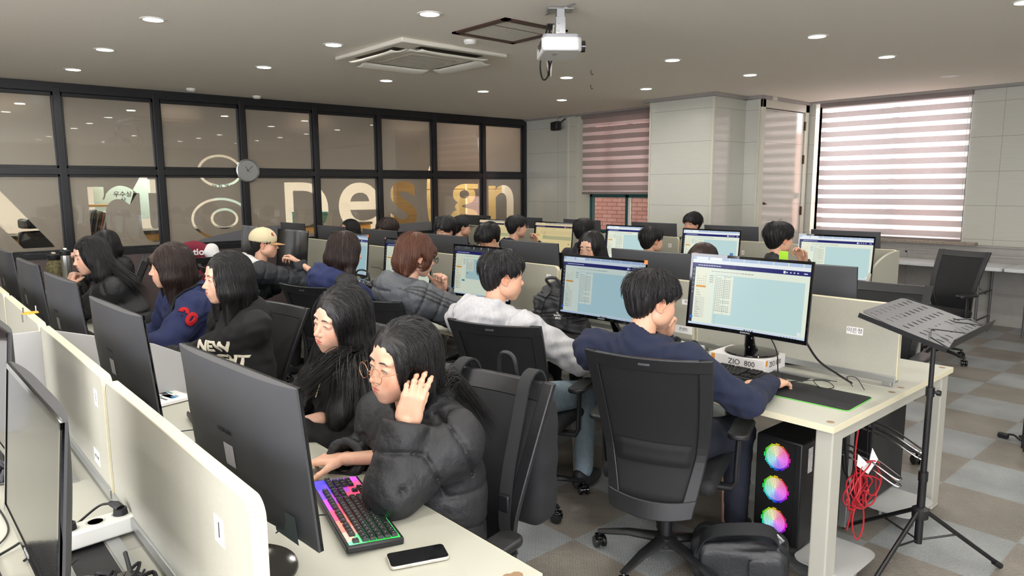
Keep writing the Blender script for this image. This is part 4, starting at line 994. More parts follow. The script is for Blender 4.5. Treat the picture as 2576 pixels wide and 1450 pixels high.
def keyboard(loc, rz, label, full=True, single=True, lit=False, thick=.022, group='keyboards on the desks', legend=False):
    t = thing('keyboard', label, 'keyboard', loc, rz, group); K = key_rows(full); wd = (22.9 if full else 18.5)*.019; tl = rotm(R(4))
    Mk = pm('black_keycap', (24, 24, 26), .45); f = lambda p: tl @ (np.array(p)-np.array((wd/2, .056, 0)))
    b = MB(); b.box(tuple(f((wd/2, .056, thick/2+.002))), (wd+.014, .150 if lit else .136, thick), tl); o = b.build('keyboard_case', M_blk, t, bevel=.005)
    if lit:
        b = MB(); b.mat(0); g = 24
        cols = [(60, 40, 255), (120, 60, 255), (200, 60, 220), (255, 70, 120), (255, 130, 110), (255, 180, 160), (120, 255, 170), (30, 240, 90), (20, 235, 80)]
        for i in range(g):
            for j in range(6):
                b.col = tuple(q*(.5 if 0 < j < 5 else .9) for q in lin(cols[min(8, int(i/g*9*.6+j*.0)) if lit == 1 else min(8, int(((g-1-i)/g*.7+(5-j)/6*.35)*9))]))
                b.box(tuple(f((wd*(i+.5)/g, -.010+.133*(j+.5)/6, thick+.0022))), (wd/g, .133/6, .001), tl)
        b.build('backlight', M_keylit, t, smooth=0)
    if single:
        b = MB()
        for x, y, w in K: b.box(tuple(f((x, y+.004, thick+.0055))), (w*.019-.0028, .0162, .007), tl)
        b.build('keycaps', Mk, t, smooth=0, bevel=.0012, seg=1)
    else:
        for x, y, w in K[:100]:
            if w not in KEYM:
                b = MB(); a = w*.019/2-.0012
                b.add([(-a, -.0085, 0), (a, -.0085, 0), (a, .0085, 0), (-a, .0085, 0), (-a+.002, -.0065, .0085), (a-.002, -.0065, .0085), (a-.002, .0075, .0085), (-a+.002, .0075, .0085)], [(0, 3, 2, 1), (4, 5, 6, 7), (0, 1, 5, 4), (1, 2, 6, 5), (2, 3, 7, 6), (3, 0, 4, 7)])
                k = b.build('key', Mk, t, smooth=0, bevel=.0012); KEYM[w] = k
            else: k = KEYM[w].copy(); link(k); k.parent = t
            k.location = tuple(f((x, y+.004, thick+.004))); k.rotation_euler = (R(4), 0, 0)
        if legend:
            random.seed(3); b = MB()
            for x, y, w in K:
                b.box(tuple(f((x-.002*0, y+.005, thick+.0128))), (.003+.002*random.random(), .0035, .0002), tl)
            b.build('key_legends', pm('grey_legend', (120, 124, 126), .5), t, smooth=0)
    b = MB(); b.tube(catmull([tuple(f((wd*.5, .13, .012))), tuple(f((wd*.55, .20, .004))), tuple(f((wd*.4, .27, .002)))], 6), .002, 6); b.build('keyboard_cable', M_cab, t)
    return t
M_keylit = bpy.data.materials.new('key_backlight'); M_keylit.use_nodes = True
_n = M_keylit.node_tree; _b = _n.nodes['Principled BSDF']; _a = _n.nodes.new('ShaderNodeVertexColor'); _a.layer_name = 'Col'; _n.links.new(_a.outputs[0], _b.inputs['Emission Color']); _b.inputs['Emission Strength'].default_value = 1.6; _b.inputs['Base Color'].default_value = (.05, .05, .05, 1)
def mouse(loc, rz, label):
    s = SDF(); s.ell((0, 0, .012), (.031, .056, .026), .005); s.box((0, 0, -.02), (.06, .08, .02), .001, .004, op=-1)
    V, F = s.mesh(.004); o = np_mesh('computer_mouse', [(V, F)], [M_blk]); o.location = loc; o.rotation_euler = (0, 0, rz); tag(o, label, 'mouse', 'computer mice')
    b = MB(); b.cyl((-.003, .035, .036), (.003, .035, .036), .008, n=12); b.build('scroll_wheel', M_slot, o); return o
# chair ------------------------------------------------------------------------------------------------------------
def make_chair():
    t = thing('task_chair', '', 'chair')
    def S(u, z, d=0):      # back surface, u in -1..1
        q = (z-.40)/.62; w = .175+.07*q+.012*math.sin(q*PI*1.0)
        y = -.28+.045*math.sin(min(q, .45)/.45*PI/2)*(1 if q < .45 else 1)-max(0, q-.30)**1.3*.26
        y += .035*u*u+d; return (u*w, y, z+.012*(1-u*u)*(q > .9)*0)
    b = MB(); n = 22
    def side(s):
        for i in range(n):
            z0 = .37+.65*i/n; z1 = .37+.65*(i+1)/n; q0 = (z0-.37)/.65; wi = lambda q: .80-.10*max(0, .35-q)/.35
            for (za, zb) in ((z0, z1),):
                a, c = S(s, za), S(s*wi(q0), za); e, g = S(s, zb), S(s*wi((zb-.37)/.65), zb); th = .022
                b.add([a, c, g, e]+[(p[0], p[1]-th, p[2]) for p in (a, c, g, e)], [(0, 1, 2, 3), (7, 6, 5, 4), (0, 3, 7, 4), (2, 1, 5, 6)])
    side(-1); side(1)
    def band(z0, z1, th, bow=0):
        m = 16
        for i in range(m):
            u0 = -1+2*i/m; u1 = -1+2*(i+1)/m
            bz = lambda u, z: z+bow*(1-u*u)
            p = [S(u0, z0), S(u1, z0), S(u1, z1), S(u0, z1)]; p = [(a[0], a[1], a[2]+bow*(1-(u*u))) for a, u in zip(p, (u0, u1, u1, u0))]
            b.add(p+[(a[0], a[1]-th, a[2]) for a in p], [(0, 1, 2, 3), (7, 6, 5, 4), (3, 2, 6, 7), (1, 0, 4, 5)]+([(0, 3, 7, 4)] if i == 0 else [])+([(2, 1, 5, 6)] if i == m-1 else []))
    band(.965, 1.02, .024, -.006); band(.36, .43, .030, -.02)
    b.build('back_frame', M_frame, t, smooth=45, bevel=.004)
    b = MB(); b.grid(lambda u, v: S((u*2-1)*.90, .40+v*.59, -.008), 14, 16); b.build('back_mesh', M_fab, t, solid=.006)
    b = MB(); b.grid(lambda u, v: S((u*2-1)*.72, .55+v*.09, -.014), 10, 4); b.build('lumbar_pad', M_fab, t, solid=.012)
    b = MB(); b.box((0, S(0, .99)[1]-.0265, .990), (.045, .004, .012)); b.build('back_emblem', pm('grey_emblem', (70, 70, 74), .3), t, bevel=.002)
    s = SDF(); s.box((0, .02, .455), (.235, .225, .035), .03, .02); s.box((0, .22, .44), (.2, .06, .025), .022, .05)
    V, F = s.mesh(.014); np_mesh('seat', [(V, F)], [M_fab], t)
    b = MB(); b.box((0, .0, .40), (.20, .24, .045)); b.tube([(0, -.08, .40), (0, -.22, .385), (0, -.275, .42)], [.035, .032, .028], 10, flat=((0, 0, 1), .5)); b.build('tilt_mechanism', M_frame, t, bevel=.006)
    for s in (-1, 1):
        b = MB(); b.tube([(s*.16, .0, .395), (s*.27, .0, .40), (s*.285, 0, .43), (s*.285, 0, .50), (s*.29, .005, .635)], [.018, .018, .02, .019, .017], 10, flat=((1, 0, 0), .6)); a = b.build('armrest', M_frame, t)
        poly = rrect(.085, .25, .035); b = MB(); b.prism([(p[0]+s*.295, p[1]+.03) for p in poly], .635, .66); b.build('arm_pad', M_blk, a, bevel=.008)
    b = MB(); b.cyl((0, 0, .20), (0, 0, .38), .017); b.cyl((0, 0, .09), (0, 0, .26), .027); b.build('gas_column', M_frame, t)
    b = MB(); b.lathe([(0, .085), (.05, .085), (.05, .13), (0, .14)])
    for k in range(5):
        a = 2*PI*k/5+PI/2+.3; d = np.array((math.cos(a), math.sin(a), 0)); b.tube([d*.03+(0, 0, .115), d*.17+(0, 0, .105), d*.31+(0, 0, .075)], [.034, .026, .018], 8, flat=((0, 0, 1), .55))
    b.build('star_base', M_frame, t, smooth=50)
    first = None
    for k in range(5):
        a = 2*PI*k/5+PI/2+.3; d = (math.cos(a)*.305, math.sin(a)*.305, 0)
        if first is None:
            b = MB()
            for s in (-1, 1): b.cyl((s*.009, 0, .028), (s*.026, 0, .028), .028, n=20)
            b.cyl((-.01, 0, .028), (.01, 0, .028), .02, n=12); b.cyl((0, .0, .05), (0, 0, .075), .008, n=8); b.box((0, 0, .054), (.03, .05, .012)); first = b.build('caster', M_gloss, t, bevel=.003, seg=1); c = first
        else: c = first.copy(); link(c); c.parent = t
        c.location = d; c.rotation_euler = (0, 0, a+.8*k)
    return t
CH = []
def chair(x, y, rz, label):
    if not CH: CH.append(make_chair()); t = CH[0]
    else: t = copy_tree(CH[0])
    return place(t, (x, y, 0), rz, label, 'black mesh-back task chairs')
def furniture():
    bench(.42, -1.13, 3, ['cream double-sided bench nearest the camera, its right end at the bottom edge', 'second stretch of the nearest bench, behind the first desk screens', 'farthest stretch of the nearest bench, at the left edge by the glass wall'])
    bench(3.30, -1.13, 3, ['cream bench in the middle row, its open right end beside the music stand', 'middle stretch of the middle bench, under the grey and dark jackets', 'farthest stretch of the middle bench, by the glass wall'])
    bench(6.18, -2.20, 3, ['cream bench in the back row, its right end beside the empty chair', 'middle stretch of the back row bench', 'farthest stretch of the back row bench, by the glass wall'])
    NS = lambda s, x=.40, z=.305, side=1: (x, z, .042, .040, s, .030, side)
    # row A, seen from the camera side (side=-1)
    for k, (lab, kw) in enumerate([
        ('beige desk screen closest to the camera, with a number 1 sticker', dict(number=(.36, .27, .05, .055, '1', .045, -1))),
        ('second beige desk screen from the camera, with a small white note low at its end', dict(number=(.42, .30, .045, .05, '1', .04, -1), marks=[(.36, .10, .075, .045, '안내: 사용', .013, -1, M_black, 'note_sticker')])),
        ('third beige desk screen from the camera, with a yellow clip on its top edge', {}),
        ('fourth beige desk screen from the camera, at the left edge', {}),
        ('fifth beige desk screen of the nearest bench, by the glass wall', {}), ('sixth beige desk screen of the nearest bench, by the glass wall', {})]):
        desk_screen(-1.145-1.08*k, .43, lab, **kw)
    # low cross screen between two seats of row A
    t = thing('cross_divider', 'shade-greyed cross divider between second and third desk screens of the nearest bench', 'desk screen', (-3.31, .43, .73), 0)
    b = MB(); poly = [(-.55, 0), (.55, 0), (.55, .16), (.40, .24), (.02, .355), (-.55, .355)]; b.prism(poly, -.009, .009, lambda p, q, r: (r, p, q)); b.build('divider_board', pm('shade_greyed_board', (172, 172, 172), .4), t, smooth=0, bevel=.002)  # greyer than the desk screens: its shade is put into the colour
    red = pm('red_print', (190, 60, 60), .6)
    for k, (lab, kw) in enumerate([
        ('beige desk screen at the open end of the middle bench, with a Korean name sticker', dict(number=(.33, .235, .075, .035, '이은정', .026, -1))),
        ('beige desk screen behind the navy-clad man, with a red-lettered notice sticker', dict(number=(-.45+.93, .26, .07, .03, '하지', .02, -1), marks=[(.46, .10, .12, .045, '콘센트', .022, -1, M_black, 'socket_notice')])),
        ('beige desk screen with a number 17 sticker behind the grey hoodie wearer', dict(number=NS('17', .44, .30, -1))),
        ('beige desk screen behind the grey striped puffer jacket', {}), ('beige desk screen behind the girl in the navy hood', {}),
        ('beige desk screen behind the cap wearer', {}), ('beige desk screen at the far end of the middle bench', {})][:6]):
        desk_screen(-1.18-1.08*k, 3.375, lab, **kw)
    for k, (lab, kw) in enumerate([
        ('beige desk screen at the right end of the back row', {}),
        ('second beige desk screen from the right in the back row', dict(number=(.2, .27, .03, .04, '24', .02, -1))),
        ('beige desk screen with a number 31 sticker in the back row', dict(number=NS('31', .42, .29, -1), marks=[(.42, .19, .06, .025, '이수민', .016, -1, M_black, 'name_sticker')])),
        ('beige desk screen in the back row, beside the warm-tinted monitor', {}), ('beige desk screen in the back row behind the capped man in glasses', dict(number=NS('22', .0, .29, -1))), ('far left beige desk screen in the back row', {})]):
        desk_screen(-2.25-1.08*k, 6.25, lab, **kw)
    # rounded end divider of the back row
    t = thing('end_divider', 'beige quarter-round end divider on the right end of the back row bench', 'desk screen', (-2.24, 6.23, .73), 0)
    poly = [(-.62, 0), (0, 0), (0, .38), (-.04, .38)]+[(-.04-.56*math.sin(R(a)), .38-.26*(1-math.cos(R(a)))) for a in range(8, 91, 8)]+[(-.62, .10)]
    b = MB(); b.prism(poly, -.011, .011, lambda p, q, r: (r, p, q)); b.build('divider_board', M_panel, t, smooth=0, bevel=.003)
    # ---------------------------------------------------------------- monitors
    z = .73; pi = PI
    m = monitor('light', -1.70, 2.965, z+.070, R(1), 'large curved monitor in front of the navy-clad man, standing on a white box', .335, by=.23, bx=-.13)
    m2 = monitor('blue', -2.64, 3.03, z, R(2.5), 'lit monitor right of the grey hoodie wearer, with an orange sticker on its corner', .335); sticky(m2, .295, .172, .022, .022, pm('orange_sticker', (222, 120, 60), .5))
    monitor('dim', -3.71, 3.02, z, R(1.8), 'lit monitor with a dark browser bar behind the grey hoodie wearer\'s head')
    m4 = monitor('dim', -4.62, 3.02, z, R(3), 'lit monitor half hidden by the brown bob, a pink dot on its corner'); sticky(m4, -.296, .174, .012, .012, pm('pink_dot', (226, 130, 140), .5))
    monitor('blue', -5.58, 3.05, z, R(2), 'lit monitor above the girl in the navy hood')
    m6 = monitor('off', -6.48, 2.93, z, R(2.4), 'switched-off black monitor right of the beige cap'); sticky(m6, .29, .172, .012, .012, pm('pale_dot', (206, 196, 226), .5))
    m7 = monitor('off', -7.42, 2.92, z, R(0), 'switched-off black monitor behind the beige cap, a green note on it'); sticky(m7, .05, .10, .05, .07, pm('green_note', (140, 214, 60), .6), 'green_note')
    for x, lab in ((-1.76, 'dark monitor back right of the big white-box monitor, by the music stand'), (-2.71, 'dark monitor back rising behind the navy-clad man'), (-3.82, 'dark monitor back behind the grey hoodie wearer'), (-4.86, 'dark monitor back right of the brown bob'), (-5.92, 'dark monitor back between the navy hood and the brown bob'), (-6.9, 'dark monitor back left of the navy hood girl\'s screen'), (-7.85, 'dark monitor back behind the switched-off monitor by the glass wall')):
        monitor('off', x, 3.56, z, pi+R(1), lab)
    for x, md, lab in ((-2.53, 'light', 'rightmost lit monitor of the back row, showing a text page'), (-3.68, 'light', 'second lit monitor from the right in the back row'), (-4.64, 'light2', 'lit monitor in the back row left of the man by the 31 sticker'), (-5.74, 'warm', 'amber-tinted lit monitor in the back row under the narrow window'), (-6.78, 'warm', 'amber-tinted monitor in the back row, half hidden by the man in glasses'), (-7.75, 'off', 'switched-off black monitor behind the capped man in glasses')):
        o = monitor('light' if md == 'light2' else md, x, 5.72, z, R(1), lab)
        if x == -3.68: sticky(o, .23, -.05, .045, .05, pm('blue_note', (90, 140, 206), .6), 'blue_note')
    for x, lab in ((-2.76, 'dark monitor back at the right end of the back row, below the big window'), (-3.90, 'dark monitor back before the closet door'), (-4.86, 'dark monitor back before the pillar'), (-5.95, 'dark monitor back below the narrow window'), (-6.95, 'dark monitor back in the far corner beside the narrow window'), (-8.0, 'black monitor back before the corner panes of the glass wall')):
        monitor('off', x, 6.42, z, pi, lab)
    for x, y, rz, lab in ((-1.61, .585, 3.7, 'closest monitor back, a silver label on it, in front of the two girls'), (-2.71, .585, 2.4, 'second closest monitor back, in front of the girl in the black hoodie'), (-3.77, .595, 2.5, 'third monitor back, in front of the girl in the 90 jacket'), (-4.73, .595, 1.8, 'fourth monitor back, in front of the girl resting her chin'), (-5.75, .60, 1.5, 'fifth monitor back, at the left edge')):
        monitor('off', x, y, z, pi+R(rz), lab)
    for x, y, rz, lab in ((-1.72, .175, 1.2, 'switched-off screen nearest the camera at the bottom left, thin silver edge'), (-2.74, .20, 3, 'second switched-off screen at the left edge, its glass reflecting the desk')):
        monitor('off', x, y, z, R(rz), lab, .325)
    # ---------------------------------------------------------------- things on the desks
    t = thing('paper_box', 'white printed paper box carrying the big monitor, lettered ZIO 800', 'box', (-1.85, 3.235, .73), R(3)); bx = MB()
    bx.box((0, 0, .0345), (.30, .23, .069)); bx.build('box_body', pm('white_carton', (226, 224, 220), .55), t, bevel=.002)
    for x, s in ((-.02, .038), ): text_obj('box_lettering', 'ZIO  800', s, M_black, t, basis((x+.05, -.1156, .04), (1, 0, 0), (0, 0, 1)))
    text_obj('box_lettering', 'ZIO 800', .036, M_black, t, basis((.1506, 0, .04), (0, 1, 0), (0, 0, 1)))
    b = MB(); b.box((-.125, -.1155, .052), (.02, .001, .028)); b.box((.1505, -.09, .052), (.001, .018, .028)); b.build('box_label', pm('orange_label', (214, 140, 50), .6), t, smooth=0)
    keyboard((-1.80, 3.02, .731), R(1), 'black keyboard under the big white-box monitor', single=True)
    keyboard((-2.78, 2.98, .731), R(2), 'black keyboard beside the grey hoodie wearer')
    keyboard((-3.95, 2.98, .731), R(4), 'slim black keyboard in front of the striped puffer jacket', full=True)
    keyboard((-4.62, 2.86, .731), R(-6), 'black and white keyboard beside the black handbag')
    keyboard((-6.4, 2.78, .731), R(0), 'black keyboard under the switched-off monitor by the beige cap')
    keyboard((-1.705, .905, .731), R(180-14), 'black mechanical keyboard with green and purple backlight, nearest the camera', full=True, single=False, lit=2, thick=.020, legend=True)
    keyboard((-2.68, .88, .731), R(180-6), 'mechanical keyboard glowing purple and pink behind the closest monitor', lit=1)
    keyboard((-4.95, .86, .731), R(180+2), 'flat black keyboard under the hand of the girl in the 90 jacket', thick=.008)
    keyboard((-1.86, .06, .731), R(2), 'black keyboard cut off at the bottom left corner', single=False)
    def slab(name, label, cat, w, d, h, r, mat, loc, rz, bevel=.001):
        b = MB(); b.prism(rrect(w, d, r), 0, h); o = b.build(name, mat, bevel=bevel); o.location = loc; o.rotation_euler = (0, 0, rz); return tag(o, label, cat)
    o = slab('mouse_pad', 'black mouse pad with a green edge at the open end of the middle bench', 'mouse pad', .36, .27, .003, .02, pm('cloth_black', (26, 27, 29), .85, bump=(1500, .2)), (-1.36, 2.985, .731), R(2))
    b = MB(); b.tube([(p[0], p[1], .001) for p in rrect(.362, .272, .02)], .0016, 6, closed=True); b.build('stitched_edge', pm('lime_edge', (96, 190, 70), .6, emit=((60, 200, 50), .15)), o)
    b = MB(); b.box((.15, -.115, .0033), (.05, .02, .0006)); b.build('pad_tag', M_slot, o, smooth=0)
    mouse((-1.545, 3.0, .735), R(10), 'black mouse under the hand of the navy-clad man')
    o = slab('mouse_pad', 'large grey-black desk mat with a rainbow edge line beside the second monitor', 'mouse pad', .60, .30, .003, .01, pm('desk_mat_grey', (62, 58, 64), .8), (-3.62, .88, .731), R(0))
    b = MB()
    for k in range(30):
        b.col = lin([(90, 200, 220), (90, 120, 240), (170, 90, 220), (240, 90, 160), (240, 170, 70)][k*5//30]); b.box((-.29+.58*(k+.5)/30, .10, .0035), (.58/30, .006, .0006))
    b.build('rainbow_line', M_keylit, o, smooth=0)
    # phone
    t = thing('smartphone', 'smartphone with a pale frame and dark screen on the desk corner', 'phone', (-1.385, .908, .7315), R(69))
    b = MB(); b.prism(rrect(.147, .071, .011), 0, .008); b.build('phone_body', pm('champagne_metal', (214, 208, 196), .25, .6), t, bevel=.0018, seg=3)
    b = MB(); b.prism(rrect(.143, .067, .009), .008, .0086); b.build('phone_screen', M_gloss, t)
    b = MB(); b.cyl((.062, 0, .0086), (.062, 0, .0089), .0022, n=12); b.build('front_camera', pm('camera_dot', (30, 34, 48), .1), t)
    b = MB()
    for y in (-.03, .03): b.box((y, -.0357, .004), (.012, .0006, .0025))
    b.build('side_button', M_alu, t)
    o = slab('paper_sheet', 'corner of a white paper sheet at the bottom edge of the nearest desk', 'paper', .09, .06, .0008, .002, M_paper, (-1.29, .79, .731), R(40), 0)
    b = MB(); b.cyl((-1.17, 1.02, .7302), (-1.17, 1.02, .7308), .016, n=12); tag(b.build('bare_spot', M_worn), 'worn brown spot on the right corner of the nearest desk', 'stain')
    def printed(name, label, loc, rz, w, d, h=.0015, seed=1, cols=((60, 120, 160), (90, 90, 96), (70, 140, 130))):
        b = MB(); b.box((0, 0, h/2), (w, d, h)); o = b.build(name, M_paper, smooth=0); o.location = loc; o.rotation_euler = (0, 0, rz); tag(o, label, 'paper'); random.seed(seed)
        b = MB()
        for k in range(14):
            b.col = lin(cols[k % 3]); b.box((random.uniform(-.4, .4)*w*.8, random.uniform(-.4, .4)*d*.85, h+.0003), (random.uniform(.03, .09), random.uniform(.004, .03), .0002))
        b.build('print', pm('print_ink', (255, 255, 255), .7, vcol=True), o, smooth=0); return o
    printed('booklet', 'open printed booklet lying beside the second monitor back', (-3.28, .80, .7345), R(12), .30, .21, .012, 2)
    printed('handout', 'printed blue handout lying beside the third monitor back', (-4.55, .86, .7315), R(-8), .30, .21, .001, 5, ((60, 90, 180), (150, 60, 70), (90, 150, 190)))
    printed('handout', 'blue and white handout behind the fourth monitor back', (-4.55, .63, .7315), R(-4), .26, .2, .001, 7, ((90, 140, 200), (120, 160, 210), (90, 150, 190)))
    mouse((-2.36, .68, .731), R(160), 'black mouse beside the base of the second monitor back'); mouse((-2.88, 1.02, .731), R(170), 'dark mouse under the hand of the black hoodie girl')
    # power strips and cables
    def strip(loc, rz, label, n=3, plugs=(0, 2)):
        t = thing('power_strip', label, 'power strip', loc, rz, 'white power strips on the desks'); L = .062*n+.02
        b = MB(); b.box((0, 0, .026), (.068, L, .046)); b.build('strip_body', M_white, t, bevel=.006)
        b = MB()
        for k in range(n): b.lathe([(.0, .0494), (.018, .0494), (.021, .0505), (.023, .0494)], (0, (k-(n-1)/2)*.06, 0), n=20)
        b.build('socket', pm('socket_grey', (190, 190, 184), .5), t)
        for k in plugs:
            y = (k-(n-1)/2)*.06; b = MB(); b.cyl((0, y, .049), (0, y, .066), .018, .016); b.tube([(0, y, .062), (-.02, y-.004, .07), (-.045, y-.01, .068)], [.013, .011, .007]); b.tube(catmull([(-.045, y-.01, .068), (-.09, y-.03, .05), (-.10, y-.09, .01), (-.06, y-.16, .004), (0, y-.22, .004)], 6), .0035, 6); b.build('plug', M_cab, t)
        return t
    strip((-2.02, .335, .735), R(4), 'white power strip with black plugs behind the screen nearest the camera')
    strip((-3.90, 3.22, .737), R(88), 'white power strip under the dark-bar monitor beyond the keyboard'); strip((-2.35, 3.22, .737), R(88), 'white power strip under the orange-stickered monitor')
    strip((-2.22, 3.24, .737), R(85), 'white power strip left of the ZIO 800 box'); strip((-6.7, 3.1, .737), R(80), 'white power strip beside the switched-off monitor at the beige cap')
    b = MB(); b.box((0, 0, .02), (.16, .32, .04)); o = b.build('metal_tray', pm('dusty_metal', (170, 168, 158), .5, .3), bevel=.002); o.location = (-1.99, .34, .731-.04); tag(o, 'dusty metal tray under the nearest power strip', 'tray')
    t = thing('cable_bundle', 'tangle of glossy black cables behind the screen nearest the camera', 'cables', (-1.62, .33, .735)); random.seed(8)
    for k in range(9):
        b = MB(); p = [(random.uniform(-.22, .18), random.uniform(-.06, .055), random.uniform(.004, .07)) for _ in range(5)]; b.tube(catmull(p, 7), random.choice((.003, .004, .005)), 7); b.build('cable', M_cab, t)
    b = MB(); b.box((-.05, -.01, .02), (.12, .06, .036)); b.build('power_adapter', M_gloss, t, bevel=.008)
    def cable(pts, label, r=.0028, mat=M_cab):
        b = MB(); b.tube(catmull(pts, 8), r, 7); return tag(b.build('cable', mat), label, 'cable')
    cable([(-1.45, 3.0, .98), (-1.42, 3.10, .86), (-1.38, 3.22, .78), (-1.33, 3.26, .74)], 'thick black cable curving down behind the big white-box monitor at right', .005)
    cable([(-1.62, 3.02, .96), (-1.63, 3.12, .86), (-1.66, 3.2, .74)], 'thin black cable dropping beside the neck of the big white-box monitor')
    cable([(-1.54, 3.07, .74), (-1.50, 3.15, .737), (-1.42, 3.19, .745), (-1.36, 3.14, .737), (-1.40, 3.10, .735), (-1.46, 3.16, .75), (-1.39, 3.24, .74)], 'thin looping mouse cable beside the mouse pad', .0018)
    cable([(-1.31, 3.22, .737), (-1.33, 3.20, .78), (-1.28, 3.18, .79), (-1.25, 3.20, .737)], 'small black cable loop at the end of the cable slot', .0018)
    cable([(-6.18, 2.98, .95), (-6.12, 3.02, .92), (-6.10, 3.05, .78), (-6.2, 3.1, .74)], 'black cable hanging right of the switched-off monitor by the beige cap')
    cable([(-5.25, 3.05, .98), (-5.18, 3.12, .95), (-5.15, 3.2, .8), (-5.2, 3.25, .74)], 'black cable hanging right of the navy hood girl\'s monitor')
    cable([(-5.9, 3.34, .97), (-6.05, 3.33, .88), (-6.2, 3.3, .78), (-6.25, 3.25, .74)], 'thin beige wire sagging down the desk screen behind the navy hood girl', .0015, pm('beige_wire', (150, 136, 112), .6))
    cable([(-3.35, 2.95, .733), (-3.45, 3.08, .733), (-3.6, 3.1, .733), (-3.7, 3.02, .733)], 'thin dark mouse cable lying beside the striped puffer sleeve', .0015)
    cable([(-2.62, .80, .733), (-2.55, .70, .733), (-2.42, .66, .733), (-2.34, .70, .733)], 'thin dark cable lying on the desk behind the closest monitor', .0015)
    cable([(-2.05, .05, .733), (-2.12, .12, .74), (-2.25, .17, .733), (-2.5, .16, .735)], 'thin black cable on the near side of the nearest bench', .0025)
    # yellow clip on the third desk screen
    t = thing('yellow_clip', 'small yellow clip straddling the third desk screen, left edge', 'clip', (-3.62, .43, 1.112))
    b = MB(); b.box((0, 0, .004), (.035, .06, .006)); b.build('clip_bridge', pm('yellow_plastic', (226, 170, 50), .4), t); b = MB(); b.cyl((-.012, .025, .0), (-.014, .025, .03), .003); b.cyl((.012, -.025, .0), (.014, -.025, .03), .003); b.cyl((0, -.028, -.035), (0, -.028, .0), .003); b.build('clip_pin', M_chrome, t)
    # green badge
    o = slab('badge_card', 'lime green badge standing on the dark monitor back before the man in black', 'card', .05, .004, .05, .001, pm('lime_card', (150, 200, 40), .6), (-1.86, 3.585, 1.245), 0); 
    # ---------------------------------------------------------------- under the open bench end
    t = thing('pc_tower', 'black computer tower with three rainbow-lit fans under the middle bench', 'computer', (-1.42, 2.98, .10), 0)
    b = MB(); b.box2((-.105, -.20, 0), (.105, .20, .47)); b.build('tower_case', M_blk, t, bevel=.008)
    b = MB(); b.box2((-.09, -.203, .01), (.075, -.199, .46)); b.build('mesh_front', pm('fan_mesh_black', (10, 10, 12), .5), t, smooth=0)
    b = MB(); b.box2((.106, -.15, .33), (.1065, -.11, .44)); b.build('side_sticker', pm('white_sticker', (190, 190, 190), .6, noise=(200, .5)), t, smooth=0)
    Mf = bpy.data.materials.new('rainbow_fan'); Mf.use_nodes = True; n = Mf.node_tree; bs = n.nodes['Principled BSDF']; bs.inputs['Base Color'].default_value = (.01, .01, .01, 1)
    va = n.nodes.new('ShaderNodeVertexColor'); va.layer_name = 'Col'; n.links.new(va.outputs[0], bs.inputs['Emission Color']); bs.inputs['Emission Strength'].default_value = 1.1
    import colorsys
    for k, zz in enumerate((.385, .24, .095)):
        b = MB(); g = 19
        for i in range(g):
            for j in range(g):
                x = (i-(g-1)/2)/((g-1)/2); y = (j-(g-1)/2)/((g-1)/2); r = math.hypot(x, y)
                if r > 1.02: continue
                a = (math.atan2(y, x)/(2*PI)) % 1; hue = (.88+a) % 1
                c = colorsys.hsv_to_rgb(hue, .55+.4*min(1, r*1.1), 1); b.col = tuple(q**1.6*(1.15-.4*r) for q in c)
                b.box((-.005+x*.058, -.2045, zz+y*.058), (.0044, .001, .0044))
        b.build('fan', Mf, t, smooth=0)
        l = bpy.data.lights.new('fan_glow', 'AREA'); l.shape = 'DISK'; l.size = .1; l.energy = .25; l.color = (.8, .4, 1); o = bpy.data.objects.new('fan_glow', l); link(o); o.parent = t; o.location = (-.005, -.206, zz); o.rotation_euler = (R(90), 0, 0)
    t = thing('pc_tower', 'black computer tower on the far side under the middle bench end', 'computer', (-1.40, 3.66, .10), 0)
    b = MB(); b.box2((-.10, -.2, 0), (.10, .22, .46)); b.build('tower_case', M_blk, t, bevel=.008)
    for (x, y), lab in (((-1.20, 2.88), 'grey rounded holder plate on the floor beside the near leg of the middle bench'), ((-1.22, 3.62), 'grey rounded holder plate by the far leg of the middle bench')):
        t = thing('computer_holder', lab, 'holder', (x, y, 0)); b = MB(); b.prism(rrect(.24, .32, .06), .085, .09); b.build('holder_plate', pm('pale_grey_metal', (176, 178, 176), .4), t); b = MB()
        for dx in (-.08, .08): b.cyl((dx, 0, .09-.09), (dx, 0, .085), .012)
        b.build('holder_foot', M_alu, t)
    t = thing('wire_holder', 'bent steel wire hooks hanging under the middle bench end', 'holder', (-1.16, 3.2, .5), 0)
    for k, (y, zz) in enumerate(((-.12, -.03), (-.12, -.06), (.14, .02), (.14, -.01))):
        b = MB(); b.tube(catmull([(-.18, y, zz+.03), (-.02, y, zz), (.10, y-.0, zz-.05), (.12, y+.02, zz-.055), (.10, y+.04, zz-.05), (-.02, y+.05, zz), (-.18, y+.06, zz+.03)], 6), .004, 7); b.build('wire_hook', M_chrome, t)
    t = thing('red_network_cable', 'coil of red network cable hanging under the end of the middle bench', 'cable', (-1.17, 3.02, .42)); Mr = pm('red_cable', (178, 38, 48), .45); random.seed(4)
    for k in range(7):
        r = .07+.015*(k % 3); c = (random.uniform(-.02, .02), random.uniform(-.02, .05), -.06+random.uniform(-.03, .02)); pts = []
        for i in range(14): a = 2*PI*i/14; pts.append((c[0]+.012*math.sin(3*a+k), c[1]+r*math.cos(a)*1.1, c[2]+r*math.sin(a)))
        b = MB(); b.tube(catmull(pts, 4, True), .0035, 6, closed=True); b.build('cable_loop', Mr, t)
